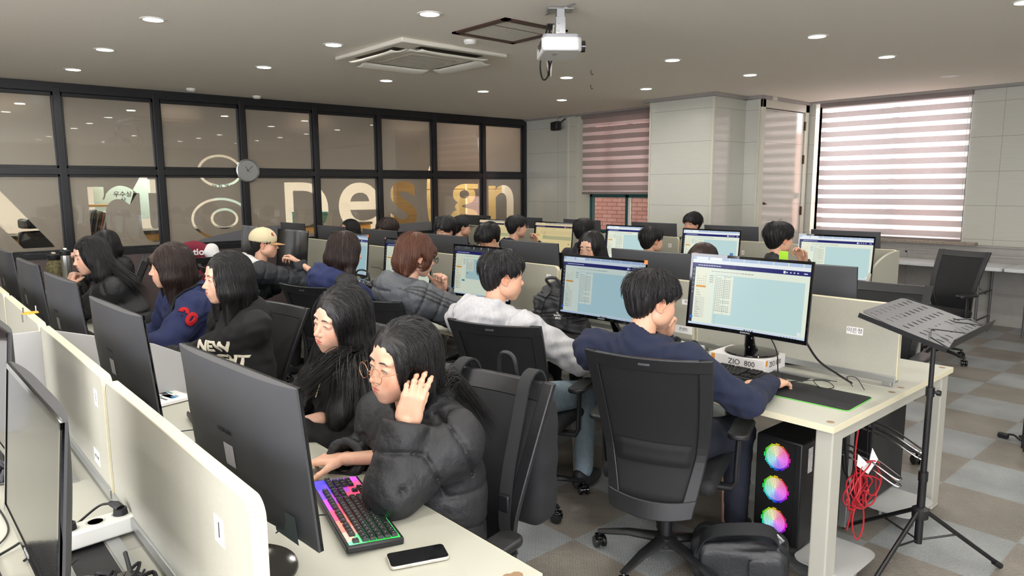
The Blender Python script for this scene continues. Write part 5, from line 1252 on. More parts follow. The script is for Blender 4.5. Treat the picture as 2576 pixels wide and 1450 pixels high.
    for k, p in enumerate(([(0, -.02, -.08), (0, -.06, -.2), (0, .0, -.30), (0, .06, -.25), (0, .03, -.1)], [(0, -.05, .26), (-.01, -.05, .1), (0, -.04, -.05), (-.02, -.06, -.24)], [(0, .03, -.08), (.02, .10, -.12), (.03, .13, -.06), (0, .06, -.02)])):
        b = MB(); b.tube(catmull(p, 8), .0035, 6); b.build('cable_strand', Mr, t)
    b = MB(); b.add([(0.0, -.05, .05), (.02, .02, .0), (.03, .09, .05), (.0, .10, .09), (.015, .03, .04), (-.01, -.02, .09)], [(0, 1, 4, 5), (1, 2, 3, 4)]); b.build('tape_bow', M_paper, t, solid=.002, smooth=0)
    t = thing('black_cables', 'loose black cables hanging behind the red coil', 'cables', (-1.22, 3.1, .4))
    for k, p in enumerate(([(0, -.15, .28), (0, -.1, .0), (0, .0, -.16), (0, .12, -.08), (0, .14, .26)], [(-.03, -.12, .28), (-.03, .02, -.12), (-.02, .14, -.1), (-.03, .16, .26)], [(-.05, -.05, .28), (-.06, .0, 0), (-.05, .08, -.05), (-.05, .1, .26)])):
        b = MB(); b.tube(catmull(p, 8), .004, 6); b.build('cable', M_cab, t)
    # speaker-like black box and cable at the right edge
    t = thing('floor_speaker', 'tall black box at the right edge of the aisle', 'speaker', (-.92, 5.33, 0), 0)
    b = MB(); b.box2((-.14, -.19, .02), (.2, .2, .42)); b.build('box_case', M_blk, t, bevel=.006); b = MB(); b.box2((-.13, -.18, 0), (.19, .19, .02)); b.build('box_foot', M_slot, t)
    b = MB(); b.box2((-.14, -.17, .42), (.2, .17, .46)); b.build('box_top', M_blk, t, bevel=.015)
    t = thing('floor_cable', 'black plug and cable lying beside the tall black box', 'cable', (-1.15, 5.33, 0)); b = MB(); b.tube(catmull([(-.06, .02, .02), (0, .03, .03), (.05, .0, .015), (.08, .06, .01), (.02, .1, .01), (.07, .13, .01)], 6), .007, 7); b.build('cable', M_cab, t); b = MB(); b.box((-.05, .01, .02), (.06, .035, .03)); b.build('plug', M_cab, t, bevel=.006)
    # ---------------------------------------------------------------- music stand
    t = thing('music_stand', 'black music stand with a perforated tray and tripod base in the aisle', 'music stand', (-.985, 3.19, 0)); Ms = pm('stand_black', (18, 18, 20), .35)
    b = MB(); b.cyl((0, 0, .12), (0, 0, .42), .016); b.cyl((0, 0, .40), (0, 0, .79), .0125); b.cyl((0, 0, .79), (0, 0, 1.04), .0095); b.build('pole', Ms, t)
    b = MB(); b.cyl((0, 0, .40), (0, 0, .44), .019); b.build('clamp_collar', Ms, t); b = MB(); b.cyl((0, 0, .77), (0, 0, .81), .017); b.cyl((0, 0, .79), (.03, .0, .79), .006); b.cyl((.026, 0, .79), (.04, 0, .79), .012, n=8); b.build('clamp_collar', Ms, t)
    b = MB(); b.lathe([(.0, .235), (.032, .235), (.034, .25), (.034, .275), (.02, .285), (0, .285)], n=10)
    b.build('tripod_hub', M_blk, t)
    for k, (dx, dy) in enumerate(((.24, .26), (-.05, -.40), (-.36, .13))):
        b = MB(); L = math.hypot(dx, dy); b.tube([(dx*.07, dy*.07, .262), (dx, dy, .02)], .0095, 10); lg = b.build('leg', Ms, t)
        b = MB(); b.tube([(dx*.93, dy*.93, .035), (dx*1.02, dy*1.02, .014)], .013, 10); b.build('rubber_foot', M_slot, lg)
        b = MB(); b.tube([(dx*.03, dy*.03, .135), (dx*.46, dy*.46, .158)], .0045, 6); b.ball((dx*.46, dy*.46, .158), .006, 8, 6); b.build('brace', Ms, t)
    # tray: local x down-slope, y along width
    Tm = Matrix.Translation((-.04, .0, 1.085)) @ Matrix(np.array([[.962, .0, .273, 0], [.006, 1, -.022, 0], [-.273, .023, .962, 0], [0, 0, 0, 1]]).tolist())
    cu = bpy.data.curves.new('tray', 'CURVE'); cu.dimensions = '2D'; cu.fill_mode = 'BOTH'; cu.extrude = .0012
    def spl(pts):
        s = cu.splines.new('POLY'); s.points.add(len(pts)-1); s.use_cyclic_u = True
        for p, q in zip(s.points, pts): p.co = (q[0], q[1], 0, 1)
    spl([(-.175, -.20), (-.165, -.22), (-.03, -.25), (.165, -.25), (.175, -.24), (.175, .24), (.165, .25), (-.03, .25), (-.165, .22), (-.175, .20)])
    def slot(cx, cyy, a=.017, bb=.0075, ang=.5):
        spl([(cx+a*math.cos(q)*math.cos(ang)-bb*math.sin(q)*math.sin(ang), cyy+a*math.cos(q)*math.sin(ang)+bb*math.sin(q)*math.cos(ang)) for q in np.linspace(0, 2*PI, 14, endpoint=False)])
    for r, cx in enumerate((-.135, -.07, -.005, .06, .125)):
        for c in range(9):
            yy = -.19+.0475*c
            if r == 3 and 3 <= c <= 5: continue
            if r == 4 and 2 < c < 6: continue
            slot(cx+.0*c, yy, .016, .0075, -.15)
    for cx, yy in ((.05, -.02), (.05, .02), (.11, -.025), (.11, .025)): slot(cx, yy, .005, .005)
    cu.materials.append(pm('tray_grey_metal', (92, 92, 96), .36, .5)); o = bpy.data.objects.new('tray', cu); link(o); o.parent = t; curve_to_mesh(o, Tm)
    b = MB(); b.box((.178, 0, .02), (.003, .50, .045), rotm(0, R(8), 0)); b.box((0.0, .2505, -.008), (.34, .002, .02)); b.box((.0, -.2505, -.008), (.34, .002, .02)); l = b.build('tray_lip', Ms, t, smooth=0); l.matrix_local = Tm
    for s in (-1, 1):
        b = MB(); b.tube([(.172, s*.10, .038), (.08, s*.10, .012), (.065, s*.13, .012), (.10, s*.235, .012), (.172, s*.24, .0)], .0025, 6); l = b.build('page_wire', Ms, t); l.matrix_local = Tm
    # ---------------------------------------------------------------- folding tables at the big window
    for k, (x0, x1, lab) in enumerate(((-4.03, -2.20, 'white folding table under the big window, left one'), (-2.185, -.36, 'white folding table at the right edge, beside the first one'))):
        t = thing('folding_table', lab, 'table', ((x0+x1)/2, 9.37, 0), group='white folding tables'); w = x1-x0
        b = MB(); b.prism(rrect(w, .74-.14, .03), .70, .74); b.build('tabletop', pm('granite_white_plastic', (216, 220, 222), .35), t, bevel=.006)
        for s in (-1, 1):
            Mg2 = pm('grey_steel_tube', (96, 96, 96), .45, .4); xx = s*(w/2-.22)
            b = MB(); b.tube([(xx, -.25, .0), (xx, -.25, .70)], .014, 8); b.tube([(xx, .25, 0), (xx, .25, .7)], .014, 8); b.tube([(xx, -.25, .42), (xx, .25, .42)], .01, 8); b.tube([(xx, -.25, .12), (xx, .25, .12)], .01, 8); b.build('leg', Mg2, t)
            b = MB(); b.tube([(xx, 0, .42), (xx-s*.35, 0, .68)], .008, 8); b.build('folding_brace', Mg2, t)
    # ---------------------------------------------------------------- chairs
    for x, y, rz, lab in ((-1.74, 2.43, R(22), 'black task chair of the navy-clad man, in front of the music stand'), (-2.62, 2.42, R(22), 'black task chair of the grey hoodie wearer'), (-3.62, 2.36, R(18), 'black task chair of the striped puffer jacket wearer'),
                          (-4.40, 2.36, R(18), 'black task chair left of the long-haired girl, turned towards the middle bench'), (-5.9, 2.3, R(-5), 'black task chair of the cap wearer'),
                          (-1.70, 1.12, pi+R(12), 'black task chair with a backpack hung on it, nearest the camera'), (-2.62, 1.28, pi+R(0), 'black task chair of the long-haired girl with piercings'), (-3.60, 1.20, pi+R(8), 'black task chair of the black hoodie girl'),
                          (-4.45, 1.28, pi+R(5), 'black task chair of the girl in the 90 jacket'), (-5.5, 1.28, pi+R(8), 'black task chair of the girl resting her chin'), (-7.2, 1.42, pi+R(-10), 'black task chair of the back-turned girl by the glass wall'),
                          (-3.95, 4.38, pi, 'black task chair of the round-glasses girl across the middle bench'), (-5.05, 4.45, pi, 'black task chair of the mop-haired man across the middle bench'), (-5.95, 4.4, pi, 'black task chair of the man in glasses across the middle bench'), (-6.95, 4.4, pi, 'black task chair of the curly-haired man across the middle bench'), (-2.95, 4.42, pi, 'black task chair of the person hidden behind the big white-box monitor'),
                          (-1.72, 4.42, pi+R(6), 'empty black task chair behind the dark monitor back at the open bench end'), (-7.9, 4.4, pi, 'black task chair of the far person across the middle bench, by the glass wall'),
                          (-2.66, 5.25, 0, 'black task chair of the man in black by the green card'), (-4.02, 5.22, 0, 'black task chair of the man by the 31 sticker'), (-4.95, 5.2, 0, 'black task chair of the man with his back turned below the narrow window'), (-5.85, 5.2, 0, 'black task chair of the man in glasses in the back row'), (-6.95, 5.2, 0, 'black task chair of the capped man in glasses'),
                          (-2.28, 7.35, pi-R(15), 'empty black task chair at the right end of the back row'), (-4.95, 7.3, pi, 'black task chair of the man before the pillar')):
        chair(x, y, rz, lab)
furniture()
# ---------------------------------------------------------------- people
def skin_mat():
    m = pm('skin', (255, 255, 255), .46, vcol=True, noise=(60, .04), bump=(420, .12, .0006), sss=.12, spec=.4); return m
M_skin = skin_mat()
def hair_mat(name, c1, c2):
    if name in MATS: return MATS[name]
    m = bpy.data.materials.new(name); m.use_nodes = True; n = m.node_tree; b = n.nodes['Principled BSDF']
    tc = n.nodes.new('ShaderNodeTexCoord'); mp = n.nodes.new('ShaderNodeMapping'); mp.inputs['Scale'].default_value = (160, 160, 9)
    no = n.nodes.new('ShaderNodeTexNoise'); no.inputs['Scale'].default_value = 1; no.inputs['Detail'].default_value = 3
    n.links.new(tc.outputs['Object'], mp.inputs[0]); n.links.new(mp.outputs[0], no.inputs['Vector'])
    x = n.nodes.new('ShaderNodeMix'); x.data_type = 'RGBA'; x.inputs[6].default_value = lin(c1)+(1,); x.inputs[7].default_value = lin(c2)+(1,)
    n.links.new(no.outputs[0], x.inputs[0]); n.links.new(x.outputs[2], b.inputs['Base Color'])
    bp = n.nodes.new('ShaderNodeBump'); bp.inputs['Strength'].default_value = .5; bp.inputs['Distance'].default_value = .0015; n.links.new(no.outputs[0], bp.inputs['Height']); n.links.new(bp.outputs[0], b.inputs['Normal'])
    b.inputs['Roughness'].default_value = .46; b.inputs['Specular IOR Level'].default_value = .45
    MATS[name] = m; return m
H_black = hair_mat('black_hair', (10, 9, 10), (30, 27, 27)); H_brown = hair_mat('reddish_brown_hair', (58, 34, 24), (112, 70, 50)); H_dark = hair_mat('dark_brown_hair', (24, 17, 15), (62, 44, 36))
M_eye = pm('eye_white', (226, 220, 214), .15, coat=.5); M_iris = pm('dark_iris', (26, 16, 12), .08, coat=.8); M_lens = clear_glass(); M_lens.name = 'spectacle_lens'
def face_sdf(s, P):
    g = P.get('girl', True); w = P.get('fw', 1.0); j = P.get('jaw', 1.0)
    s.ell((0, -.020, .030), (.073*w, .092, .084), .02); s.ell((0, .030, .040), (.060*w, .052, .054), .03)
    s.ell((0, .022, -.030), (.060*w, .064, .070), .03); s.ell((0, .044, -.080), (.034*j, .032, .028), .045)
    s.ell((0, .062, -.099), (.017*j, .016, .013), .02)
    for q in (-1, 1):
        s.ell((q*.036*w, .055, -.034), (.024, .024, .028), .03); s.ell((q*.046*j, .008, -.062), (.018, .034, .026), .03)
        s.ell((q*.030, .073, .026), (.020, .012, .009), .014)                 # brow ridge
    s.ell((0, .072, -.060), (.030, .022, .024), .02)                           # mouth mound
    for q in (-1, 1): s.ell((q*.031, .100, .004), (.017, .013, .012), .016, op=-1)
    s.cap((0, .078, .010), (0, .100, -.026), .0065, .0085, .012); s.ell((0, .1035, -.030), (.0095, .0085, .0075), .008)
    for q in (-1, 1): s.ell((q*.0115, .094, -.0335), (.0075, .0085, .0065), .006)
    for q in (-1, 1): s.ell((q*.0065, .1005, -.0405), (.0036, .005, .0032), .002, op=-1)
    for q in (-1, 1):
        s.ell((q*.0315, .0735, .003), (.0165, .0142, .0120), .006)             # eyelids over the eyeball
        if not P.get('closed'): s.ell((q*.0315, .092, .0005), (.0138, .0105, P.get('slit', .0040)), .0015, op=-1)
        else: s.ell((q*.0315, .092, -.003), (.0135, .0065, .0010), .0015, op=-1)
    s.ell((0, .0885, -.0560), (.0205, .0085, .0056), .004); s.ell((0, .0865, -.0655), (.0165, .0085, .0062), .004)
    s.ell((0, .0965, -.0606), (.022, .009, .0012), .0015, op=-1); s.ell((0, .0955, -.046), (.003, .004, .006), .004, op=-1)
    for q in (-1, 1):                                                          # ears
        Rr = rotm(R(-12), R(q*8), R(q*-22)); c = (q*.0745*w, -.012, -.008)
        s.ell(c, (.0065, .019, .030), .006, Rr); s.ell((q*.0795*w, -.008, -.004), (.006, .011, .017), .004, Rr, op=-1); s.ell((q*.077*w, -.004, -.010), (.004, .005, .006), .003, Rr)
        s.ell((q*.0735*w, -.004, -.034), (.005, .008, .008), .004)
    return s
def head_colors(V, tone, P):
    base = np.array(lin(tone)); C = np.tile(base, (len(V), 1))
    def blob(c, r, col, a):
        nonlocal C
        d = np.sqrt((((V-np.array(c))/np.array(r))**2).sum(1)); w = np.clip(1.35-d, 0, 1)[:, None]*a; C = C*(1-w)+np.array(lin(col))*w
    t = np.array(tone, float)
    for q in (-1, 1): blob((q*.042, .065, -.032), (.026, .03, .024), t*(1, .84, .80), .55); blob((q*.079, -.01, -.01), (.012, .03, .03), t*(1, .80, .74), .6)
    blob((0, .108, -.033), (.014, .012, .012), t*(1, .84, .80), .5)
    lip = P.get('lip', (190, 104, 98))
    blob((0, .098, -.056), (.0175, .012, .0052), lip, .95); blob((0, .096, -.0655), (.0150, .012, .0058), lip, .95)
    blob((0, .10, -.0607), (.019, .012, .0012), (120, 50, 50), .8)
    for q in (-1, 1): blob((q*.0315, .088, .0005), (.016, .01, .0055), t*(.82, .68, .66), .7)
    return C
HEADC = {}
def head_mesh(P, h):
    key = (P.get('fw', 1.), P.get('jaw', 1.), P.get('closed'), P.get('slit'), h, P['tone'], P.get('lip'))
    if key not in HEADC:
        s = face_sdf(SDF(), P); V, F = s.mesh(h, lo=(-.10, -.125, -.128), hi=(.10, .128, .128)); HEADC[key] = (V, F, head_colors(V, P['tone'], P), s)
    return HEADC[key]
def drop(s, pts, d, n=14, off=0.):
    p = np.array(pts, float); d = np.array(d, float)
    for _ in range(n): p = p+d*(s.eval(p)-off)[:, None]*.9
    return p
CURL = {'flat': ((8, 12, 8), -6), 'typing': ((28, 34, 20), 0), 'mouse': ((16, 34, 22), 4), 'fist': ((78, 95, 55), 30), 'cheek': ((14, 40, 22), 0), 'loose': ((40, 50, 30), 10), 'grip': ((45, 50, 35), 25)}
HANDC = {}
def hand_mesh(side, style, h, tone):
    """right hand (side=1): fingers +Y, back of the hand +Z, thumb on -X"""
    key = (side, style, h, tone)
    if key in HANDC: return HANDC[key]
    s = SDF(); cu, th = CURL[style]; sd = side
    s.cap((0, -.13, 0), (0, -.005, 0), .031, .0245, .01, flat=((0, 0, 1), .82))
    s.box((0, .045, 0), (.038, .046, .0125), .012, .012); s.ell((-sd*.026, .026, -.006), (.017, .028, .014), .012); s.ell((sd*.024, .03, -.006), (.016, .03, .012), .012)
    seg = {'i': (.041, .025, .020), 'm': (.045, .029, .021), 'r': (.041, .027, .021), 'p': (.032, .021, .019)}
    for k, (f, x, y) in enumerate((('i', -.0285, .086), ('m', -.0095, .091), ('r', .0095, .088), ('p', .0275, .079))):
        x = x*sd; p = np.array((x, y, .001)); a = 0; spl = (k-1.5)*.055*sd
        if style == 'cheek': spl *= 1.3
        r = .0088 if f != 'p' else .0076; extra = (0, 2, 5, 9)[k] if style not in ('cheek', 'flat') else (0, 3, 6, 12)[k]
        for q in range(3):
            a += R(cu[q]+extra*(q < 2)); d = np.array((math.sin(spl)*math.cos(a), math.cos(a)*math.cos(spl), -math.sin(a))); e = p+d*seg[f][q]
            s.cap(p, e, r*(1.04-.02*q), r*(.95-.05*q), .0035 if q else .008); s.ell(p, r*1.07, .004) if q else None; p = e; r *= .93
    a = R(th); p = np.array((-sd*.026, .012, -.006)); d = np.array((-sd*.72, .66, -.22) if style != 'cheek' else (-sd*.05, .72, -.66))
    for q, (L, r) in enumerate(((.040, .0125), (.031, .0105), (.026, .0092))):
        dd = d.copy(); 
        if q and style != 'cheek': ang = R((18, 30)[q-1])+a*.6*q; dd = np.array((-sd*.72*math.cos(ang)+sd*.25*math.sin(ang), .66+.3*math.sin(ang), -.22-.55*math.sin(ang)))
        dd /= np.linalg.norm(dd); e = p+dd*L; s.cap(p, e, r, r*.92, .006 if q else .012); p = e
    V, F = s.mesh(h); C = np.tile(np.array(lin(tone)), (len(V), 1))
    tip = np.clip((V[:, 1]-.10)/.07, 0, 1)[:, None]*.3; C = C*(1-tip)+np.array(lin((min(255, tone[0]+6), tone[1]*.86, tone[2]*.82)))*tip
    HANDC[key] = (V, F, C); return HANDC[key]
def ribbons(S, w, mat, name, parent, cols=None):
    """S: list of (n,3) strands -> thin tapered triangular tubes in one mesh"""
    V = []; F = []; b = 0
    for st, wd in zip(S, w):
        n = len(st)
        if n < 4: continue
        T = np.gradient(st, axis=0); T /= np.linalg.norm(T, axis=1)[:, None]+1e-9
        u = np.cross(T, (0.3, .2, .93)); u /= np.linalg.norm(u, axis=1)[:, None]+1e-9; v = np.cross(T, u)
        tt = np.linspace(0, 1, n); r = (wd*np.minimum(1, (1-tt)*2.2+.12)*np.minimum(1, tt*8+.4))[:, None]
        ring = np.stack([st+u*r, st+(-.5*u+.866*v)*r, st+(-.5*u-.866*v)*r], 1).reshape(-1, 3); V.append(ring)
        i = np.arange(n-1)[:, None]*3+b
        for q in range(3): F.append(np.hstack([i+q, i+(q+1) % 3, i+3+(q+1) % 3, i+3+q]))
        b += n*3
    if not V: return None
    return np.vstack(V), np.vstack(F)
def grow(hs, seeds, dirs, rng, steps=24, ds=.012, grav=1., lift=0., stick=.004, wob=.15, zmin=None, out=None):
    """strands that flow over the hair volume hs"""
    p = seeds.copy(); d = dirs.copy(); path = [p.copy()]; off = rng.uniform(-.001, stick, len(p)); e = .004; wv = rng.normal(0, wob, (len(p), 3))
    for k in range(steps):
        d = d*.82+np.array((0, 0, -.32*grav))+wv*.06; 
        D = hs.eval(p); g = np.stack([hs.eval(p+np.eye(3)[a]*e)-D for a in range(3)], 1)/e; gn = g/(np.linalg.norm(g, axis=1)[:, None]+1e-6)
        near = (D < .03)[:, None]; dt = d-gn*np.minimum((d*gn).sum(1), 0)[:, None]*1.0-gn*np.maximum((d*gn).sum(1), 0)[:, None]*.6*near*(1-lift)
        dt /= np.linalg.norm(dt, axis=1)[:, None]+1e-6; d = dt; p = p+d*ds
        D = hs.eval(p); tgt = off+lift*k*.0012; push = np.where(D < tgt, tgt-D, np.where((D < .05), (tgt-D)*.5*(1-lift), 0)); p = p+gn*push[:, None]
        path.append(p.copy())
    return np.stack(path, 1)
def person(label, xy, phi, hc, P, hands, group='students at the benches'):
    """xy: seat, phi: heading (0 = +Y), hc: world head centre; hands: list of dict(side,w,d,n,st,e) in world space"""
    h = P.get('h', .012); near = P.get('near', 0); rng = np.random.default_rng(P.get('seed', 1))
    t = thing('person', label, 'person', (xy[0], xy[1], 0), 0, group)
    O = np.array((xy[0], xy[1], 0.)); Rp = rotm(0, 0, phi); tw = lambda p: Rp @ np.array(p, float)   # torso-local -> root-local
    hcl = np.array(hc)-O
    Rh = Rp @ rotm(0, 0, R(P.get('yaw', 0))) @ rotm(R(P.get('pitch', 0)), 0, 0) @ rotm(0, R(P.get('roll', 0)), 0)
    sc = P.get('hs', 1.0); Hp = lambda p: hcl+Rh @ (np.array(p, float)*sc); Hinv = lambda Q: ((np.asarray(Q)-hcl) @ Rh)/sc
    nb = hcl+Rh @ np.array((0, -.035, -.11))+tw((0, -.02+P.get('nbk', 0), -.075))
    sw = P.get('sw', .165); drp = P.get('drop', .045); tl = R(P.get('stw', 0)); across = tw((math.cos(tl), math.sin(tl), 0))
    shR = nb+across*sw+np.array((0, 0, -drp))+tw((0, .0, 0)); shL = nb-across*sw+np.array((0, 0, -drp))
    pel = np.array((0, 0, .585)); ch = nb*.72+pel*.28+tw((0, -.015, 0)); wa = nb*.36+pel*.64+tw((0, -.02, 0))
    bulk = P.get('bulk', 0.0); puff = P.get('puffer', False)
    arms = []
    for hd in hands:
        sd = hd['side']; Sh = shR if sd > 0 else shL; w = np.array(hd['w'])-O; L1, L2 = .27*P.get('arm', 1), .245*P.get('arm', 1)
        if 'e' in hd: el = np.array(hd['e'])-O
        else:
            v = w-Sh; dd = np.linalg.norm(v); dd = min(dd, (L1+L2)*.995); a = (L1*L1-L2*L2+dd*dd)/(2*dd); hh = math.sqrt(max(L1*L1-a*a, 0)); u = v/np.linalg.norm(v)
            pole = np.array(hd.get('pole', tuple(tw((sd*.5, -.4, -1)))), float); pole -= u*pole.dot(u); pole /= np.linalg.norm(pole)+1e-9; el = Sh+u*a+pole*hh
        arms.append((sd, Sh, el, w, hd))
    # ---- head, hands and the body inside the clothes: one skin mesh
    hh_ = P.get('hh', h*.35)
    HV, HF, HC, hsdf = head_mesh(P, hh_); parts = [(HV*sc @ Rh.T+hcl, HF)]; cols = [HC]; tone = np.array(lin(P['tone']))
    s = SDF(); nbl = nb
    s.cap(Hp((0, -.022, -.05)), nb+tw((0, 0, -.02)), .050*sc, .056, .02); V, F = s.mesh(max(.005, hh_*2)); parts.append((V, F)); cols.append(np.tile(tone, (len(V), 1)))
    s = SDF(); fl = (tw((0, 1, 0)), .68)
    s.cap(pel, wa, .125, .105, .04, flat=fl); s.cap(wa, ch, .105, .125, .04, flat=fl); s.cap(shL, shR, .045, .045, .05); s.cap(nb, ch, .05, .10, .04, flat=fl)
    for sd, Sh, el, w, hd in arms: s.cap(Sh, el, .044, .036, .03); s.cap(el, w+(el-w)*.1, .036, .027, .02)
    for q in (-1, 1): s.cap(pel+tw((q*.09, 0, -.03)), pel+tw((q*.12, .40, -.05)), .07, .05, .03); s.cap(pel+tw((q*.12, .40, -.05)), tw((q*.13, .38+P.get('foot', 0), .09)), .048, .035, .02)
    V, F = s.mesh(.020); parts.append((V, F)); cols.append(np.tile(tone, (len(V), 1)))
    for sd, Sh, el, w, hd in arms:
        hv, hf, hcol = hand_mesh(sd, hd.get('st', 'typing'), max(.0023, hh_) if hh_ < .0045 else hh_, P['tone'])
        d = np.array(hd['d'], float); d /= np.linalg.norm(d); nn = np.array(hd['n'], float); nn -= d*nn.dot(d); nn /= np.linalg.norm(nn); xx = np.cross(d, nn)
        Mh = np.stack([xx, d, nn], 1); parts.append((hv*P.get('hand', 1.0) @ Mh.T+w, hf)); cols.append(hcol)
    body = np_mesh('body', parts, [M_skin], t, cols)
    # ---- face details
    def hpath(name, pts, r, m, n=6, parent=body):
        b = MB(); b.tube([Hp(p) for p in pts], r, n); return b.build(name, m, parent)
    if not P.get('noface'):
        if not P.get('closed'):
            for q in (-1, 1):
                b = MB(); b.mat(0).ball((0, 0, 0), .0122*sc, 16, 12); 
                gz = rotm(R(-90+P.get('gaze', 6)), 0, 0); b.mat(1).ball((0, .0046*sc, -.0008*sc), (.0062*sc, .0080*sc, .0062*sc), 14, 8)
                e = b.build('eye', [M_eye, M_iris], body); e.matrix_local = Matrix.Translation(Hp((q*.0315, .0725, .0015))) @ Matrix(Rh.tolist()).to_4x4()
        for q in (-1, 1):
            br = [(q*(.012+.008*k), .12, .0235+.004*math.sin(k/4.5*PI*.8)-(.0015*k if k > 3 else 0)) for k in range(5)]
            hpath('eyebrow', drop(hsdf, br, (0, -1, 0), off=.0006), [.0016, .0026, .0027, .0021, .0009], P.get('browmat', H_black))
            li = [(q*(.0185+.0052*k), .12, .0015+(.0052 if not P.get('closed') else -.006)*math.sin(k/5*PI)**.8-(0 if k else .001)) for k in range(6)]
            hpath('eyelashes', drop(hsdf, li, (0, -1, 0), off=.0003), .0009, H_black, 5)
    # ---- hair
    st = P.get('hair', 'short'); Mh_ = P.get('hairmat', H_black); hs = SDF()
    E = lambda c, r, k=.02, op=1, rt=None: hs.ell(Hp(c), np.array(r)*sc, k, Rh if rt is None else Rh @ rt, op)
    cutbox = None
    if st in ('short', 'crop', 'mop'):
        v = P.get('vol', 1.)
        E((0, -.024, .044), (.086*v, .106*v, .088*v)); E((0, -.062, .0), (.070, .052, .056), .03); E((0, -.066, -.038), (.052, .034, .040), .03); E((0, .045, .076), (.062, .050, .040), .03)
        for q in (-1, 1): E((q*.060, .010, .040), (.022, .048, .038), .02)
        if st == 'mop': E((0, .062, .045), (.070, .046, .050), .03); E((0, -.03, .05), (.096, .112, .095), .03)
        if P.get('fringe'): E((0, .072, .050), (.062, .034, .032), .02)
        if P.get('cap'): hs.box(Hp((0, 0, .155)), (.2, .2, .12), .001, .006, Rh @ rotm(R(-6), 0, 0), op=-1)
        E((0, .095, -.030), (.066, .075, .070 if P.get('fringe') or st == 'mop' else .080), .012, -1)
        for q in (-1, 1): E((q*.098, .004, -.028), (.036, .036, .046), .012, -1)
    else:
        v = P.get('vol', 1.); E((0, -.024, .036), (.089*v, .108*v, .098*v)); E((0, -.060, -.020), (.082, .070, .085), .03)
        for q in (-1, 1): E((q*.066, .008, .005), (.024, .056, .075), .02)
        if P.get('fringe'): E((0, .078, .042), (.060, .030, .036), .016)
        part = P.get('part', 0)
        E((part, .108, -.022), (P.get('fcw', .058), .075, P.get('fch', .088)), .012, -1)
        for pts, rs, fx in P['curtain']:
            Q = [Hp(p) if not isinstance(p, dict) else (np.array(p['w'])-O) for p in pts]
            hs.path(Q, [r*sc for r in rs], .03, flat=None if fx is None else (Rp @ np.array(fx[0]), fx[1]))
        for c, r in P.get('hcut', ()): E(c, r, .012, -1)
    A = P.get('hnoise', (.0022 if near else .0015) if st in ('short', 'crop', 'mop') else .0007)
    Hi = Rh.T
    def hmod(x, y, z):
        X = Hi[0, 0]*(x-hcl[0])+Hi[0, 1]*(y-hcl[1])+Hi[0, 2]*(z-hcl[2]); Y = Hi[1, 0]*(x-hcl[0])+Hi[1, 1]*(y-hcl[1])+Hi[1, 2]*(z-hcl[2]); an = np.arctan2(Y+.02, X)
        return A*(np.sin(an*23+z*20)+.6*np.sin(an*51+z*33+1.3))
    hs.mod(hmod)
    hres = P.get('hres', max(h*.42, .0032)); V, F = hs.mesh(hres, relax=1); hp = [(V, F)]
    # strands
    ns = int(P.get('strands', 160)*1.7)
    if P.get('cap'): ns = 0
    if ns:
        whl = P.get('whorl', (0, -.035)); top = Hp((whl[0], whl[1], .135 if whl[1] < .07 else .10)); c0 = Hp((0, -.02, .03))
        u = rng.normal(size=(ns*2, 3)); u /= np.linalg.norm(u, axis=1)[:, None]; u = u[(u @ Rh[:, 2]) > (.15 if st in ('short', 'crop', 'mop') else -.05)][:ns]
        sd_ = c0+u*.16
        for _ in range(12): 
            D = hs.eval(sd_); sd_ = sd_-u*D[:, None]*.85
        ok = np.abs(hs.eval(sd_)) < .004; sd_ = sd_[ok]
        dr = sd_-top; dr /= np.linalg.norm(dr, axis=1)[:, None]
        if st in ('short', 'crop', 'mop'):
            pa = grow(hs, sd_, dr+rng.normal(0, .22, dr.shape), rng, steps=7, ds=.0085, grav=.35, lift=.34, stick=.003, wob=1.3); wd = rng.uniform(.0006, .0012, len(pa))
        else:
            pa = grow(hs, sd_, dr, rng, steps=P.get('hsteps', 22), ds=.014, grav=1., lift=0., stick=.004, wob=P.get('wob', .35)); wd = rng.uniform(.0005, .0011, len(pa))
            # drop the strands that ran over the face
            loc = Hinv(pa.reshape(-1, 3)).reshape(pa.shape); bad = ((loc[..., 1] > .062) & (np.abs(loc[..., 0]) < .045) & (loc[..., 2] < P.get('fz', .04 if P.get('fringe') else .082)) & (loc[..., 2] > -.13)); fb = np.where(bad.any(1), bad.argmax(1), pa.shape[1]); fb[fb < 12] = 0; 
            pl = []; wl = []
            for i in range(len(pa)):
                dd = hs.eval(pa[i]); far = np.where(dd > .02)[0]; e = min(fb[i], far[0]+2 if len(far) else 99, pa.shape[1])
                if e > 4: pl.append(pa[i][:e]); wl.append(wd[i])
            pa, wd = pl, wl
        rb = ribbons(list(pa), wd, Mh_, 'x', t)
        if rb: hp.append(rb)
    for pts, s0, s1, cnt in P.get('tails', ()):       # loose locks lying over the clothes, given in world space
        base = catmull([Hp(q['h']) if isinstance(q, dict) else np.array(q)-O for q in pts], 6); S = []; n = len(base); T = np.gradient(base, axis=0)
        for _ in range(cnt):
            o = rng.normal(0, 1, 3); f = rng.uniform(.55, 1.0); m = max(5, int(n*f)); k = np.linspace(0, 1, n)[:m, None]; w2 = rng.normal(0, .006, 3)
            S.append(base[:m]+o*(s0+(s1-s0)*k)*np.array((1, 1, .8))+w2*np.sin(k*rng.uniform(3, 9)))
        rb = ribbons(S, rng.uniform(.0007, .0016, cnt), Mh_, 'x', t)
        if rb: hp.append(rb)
    np_mesh('hair', hp, [Mh_], t)
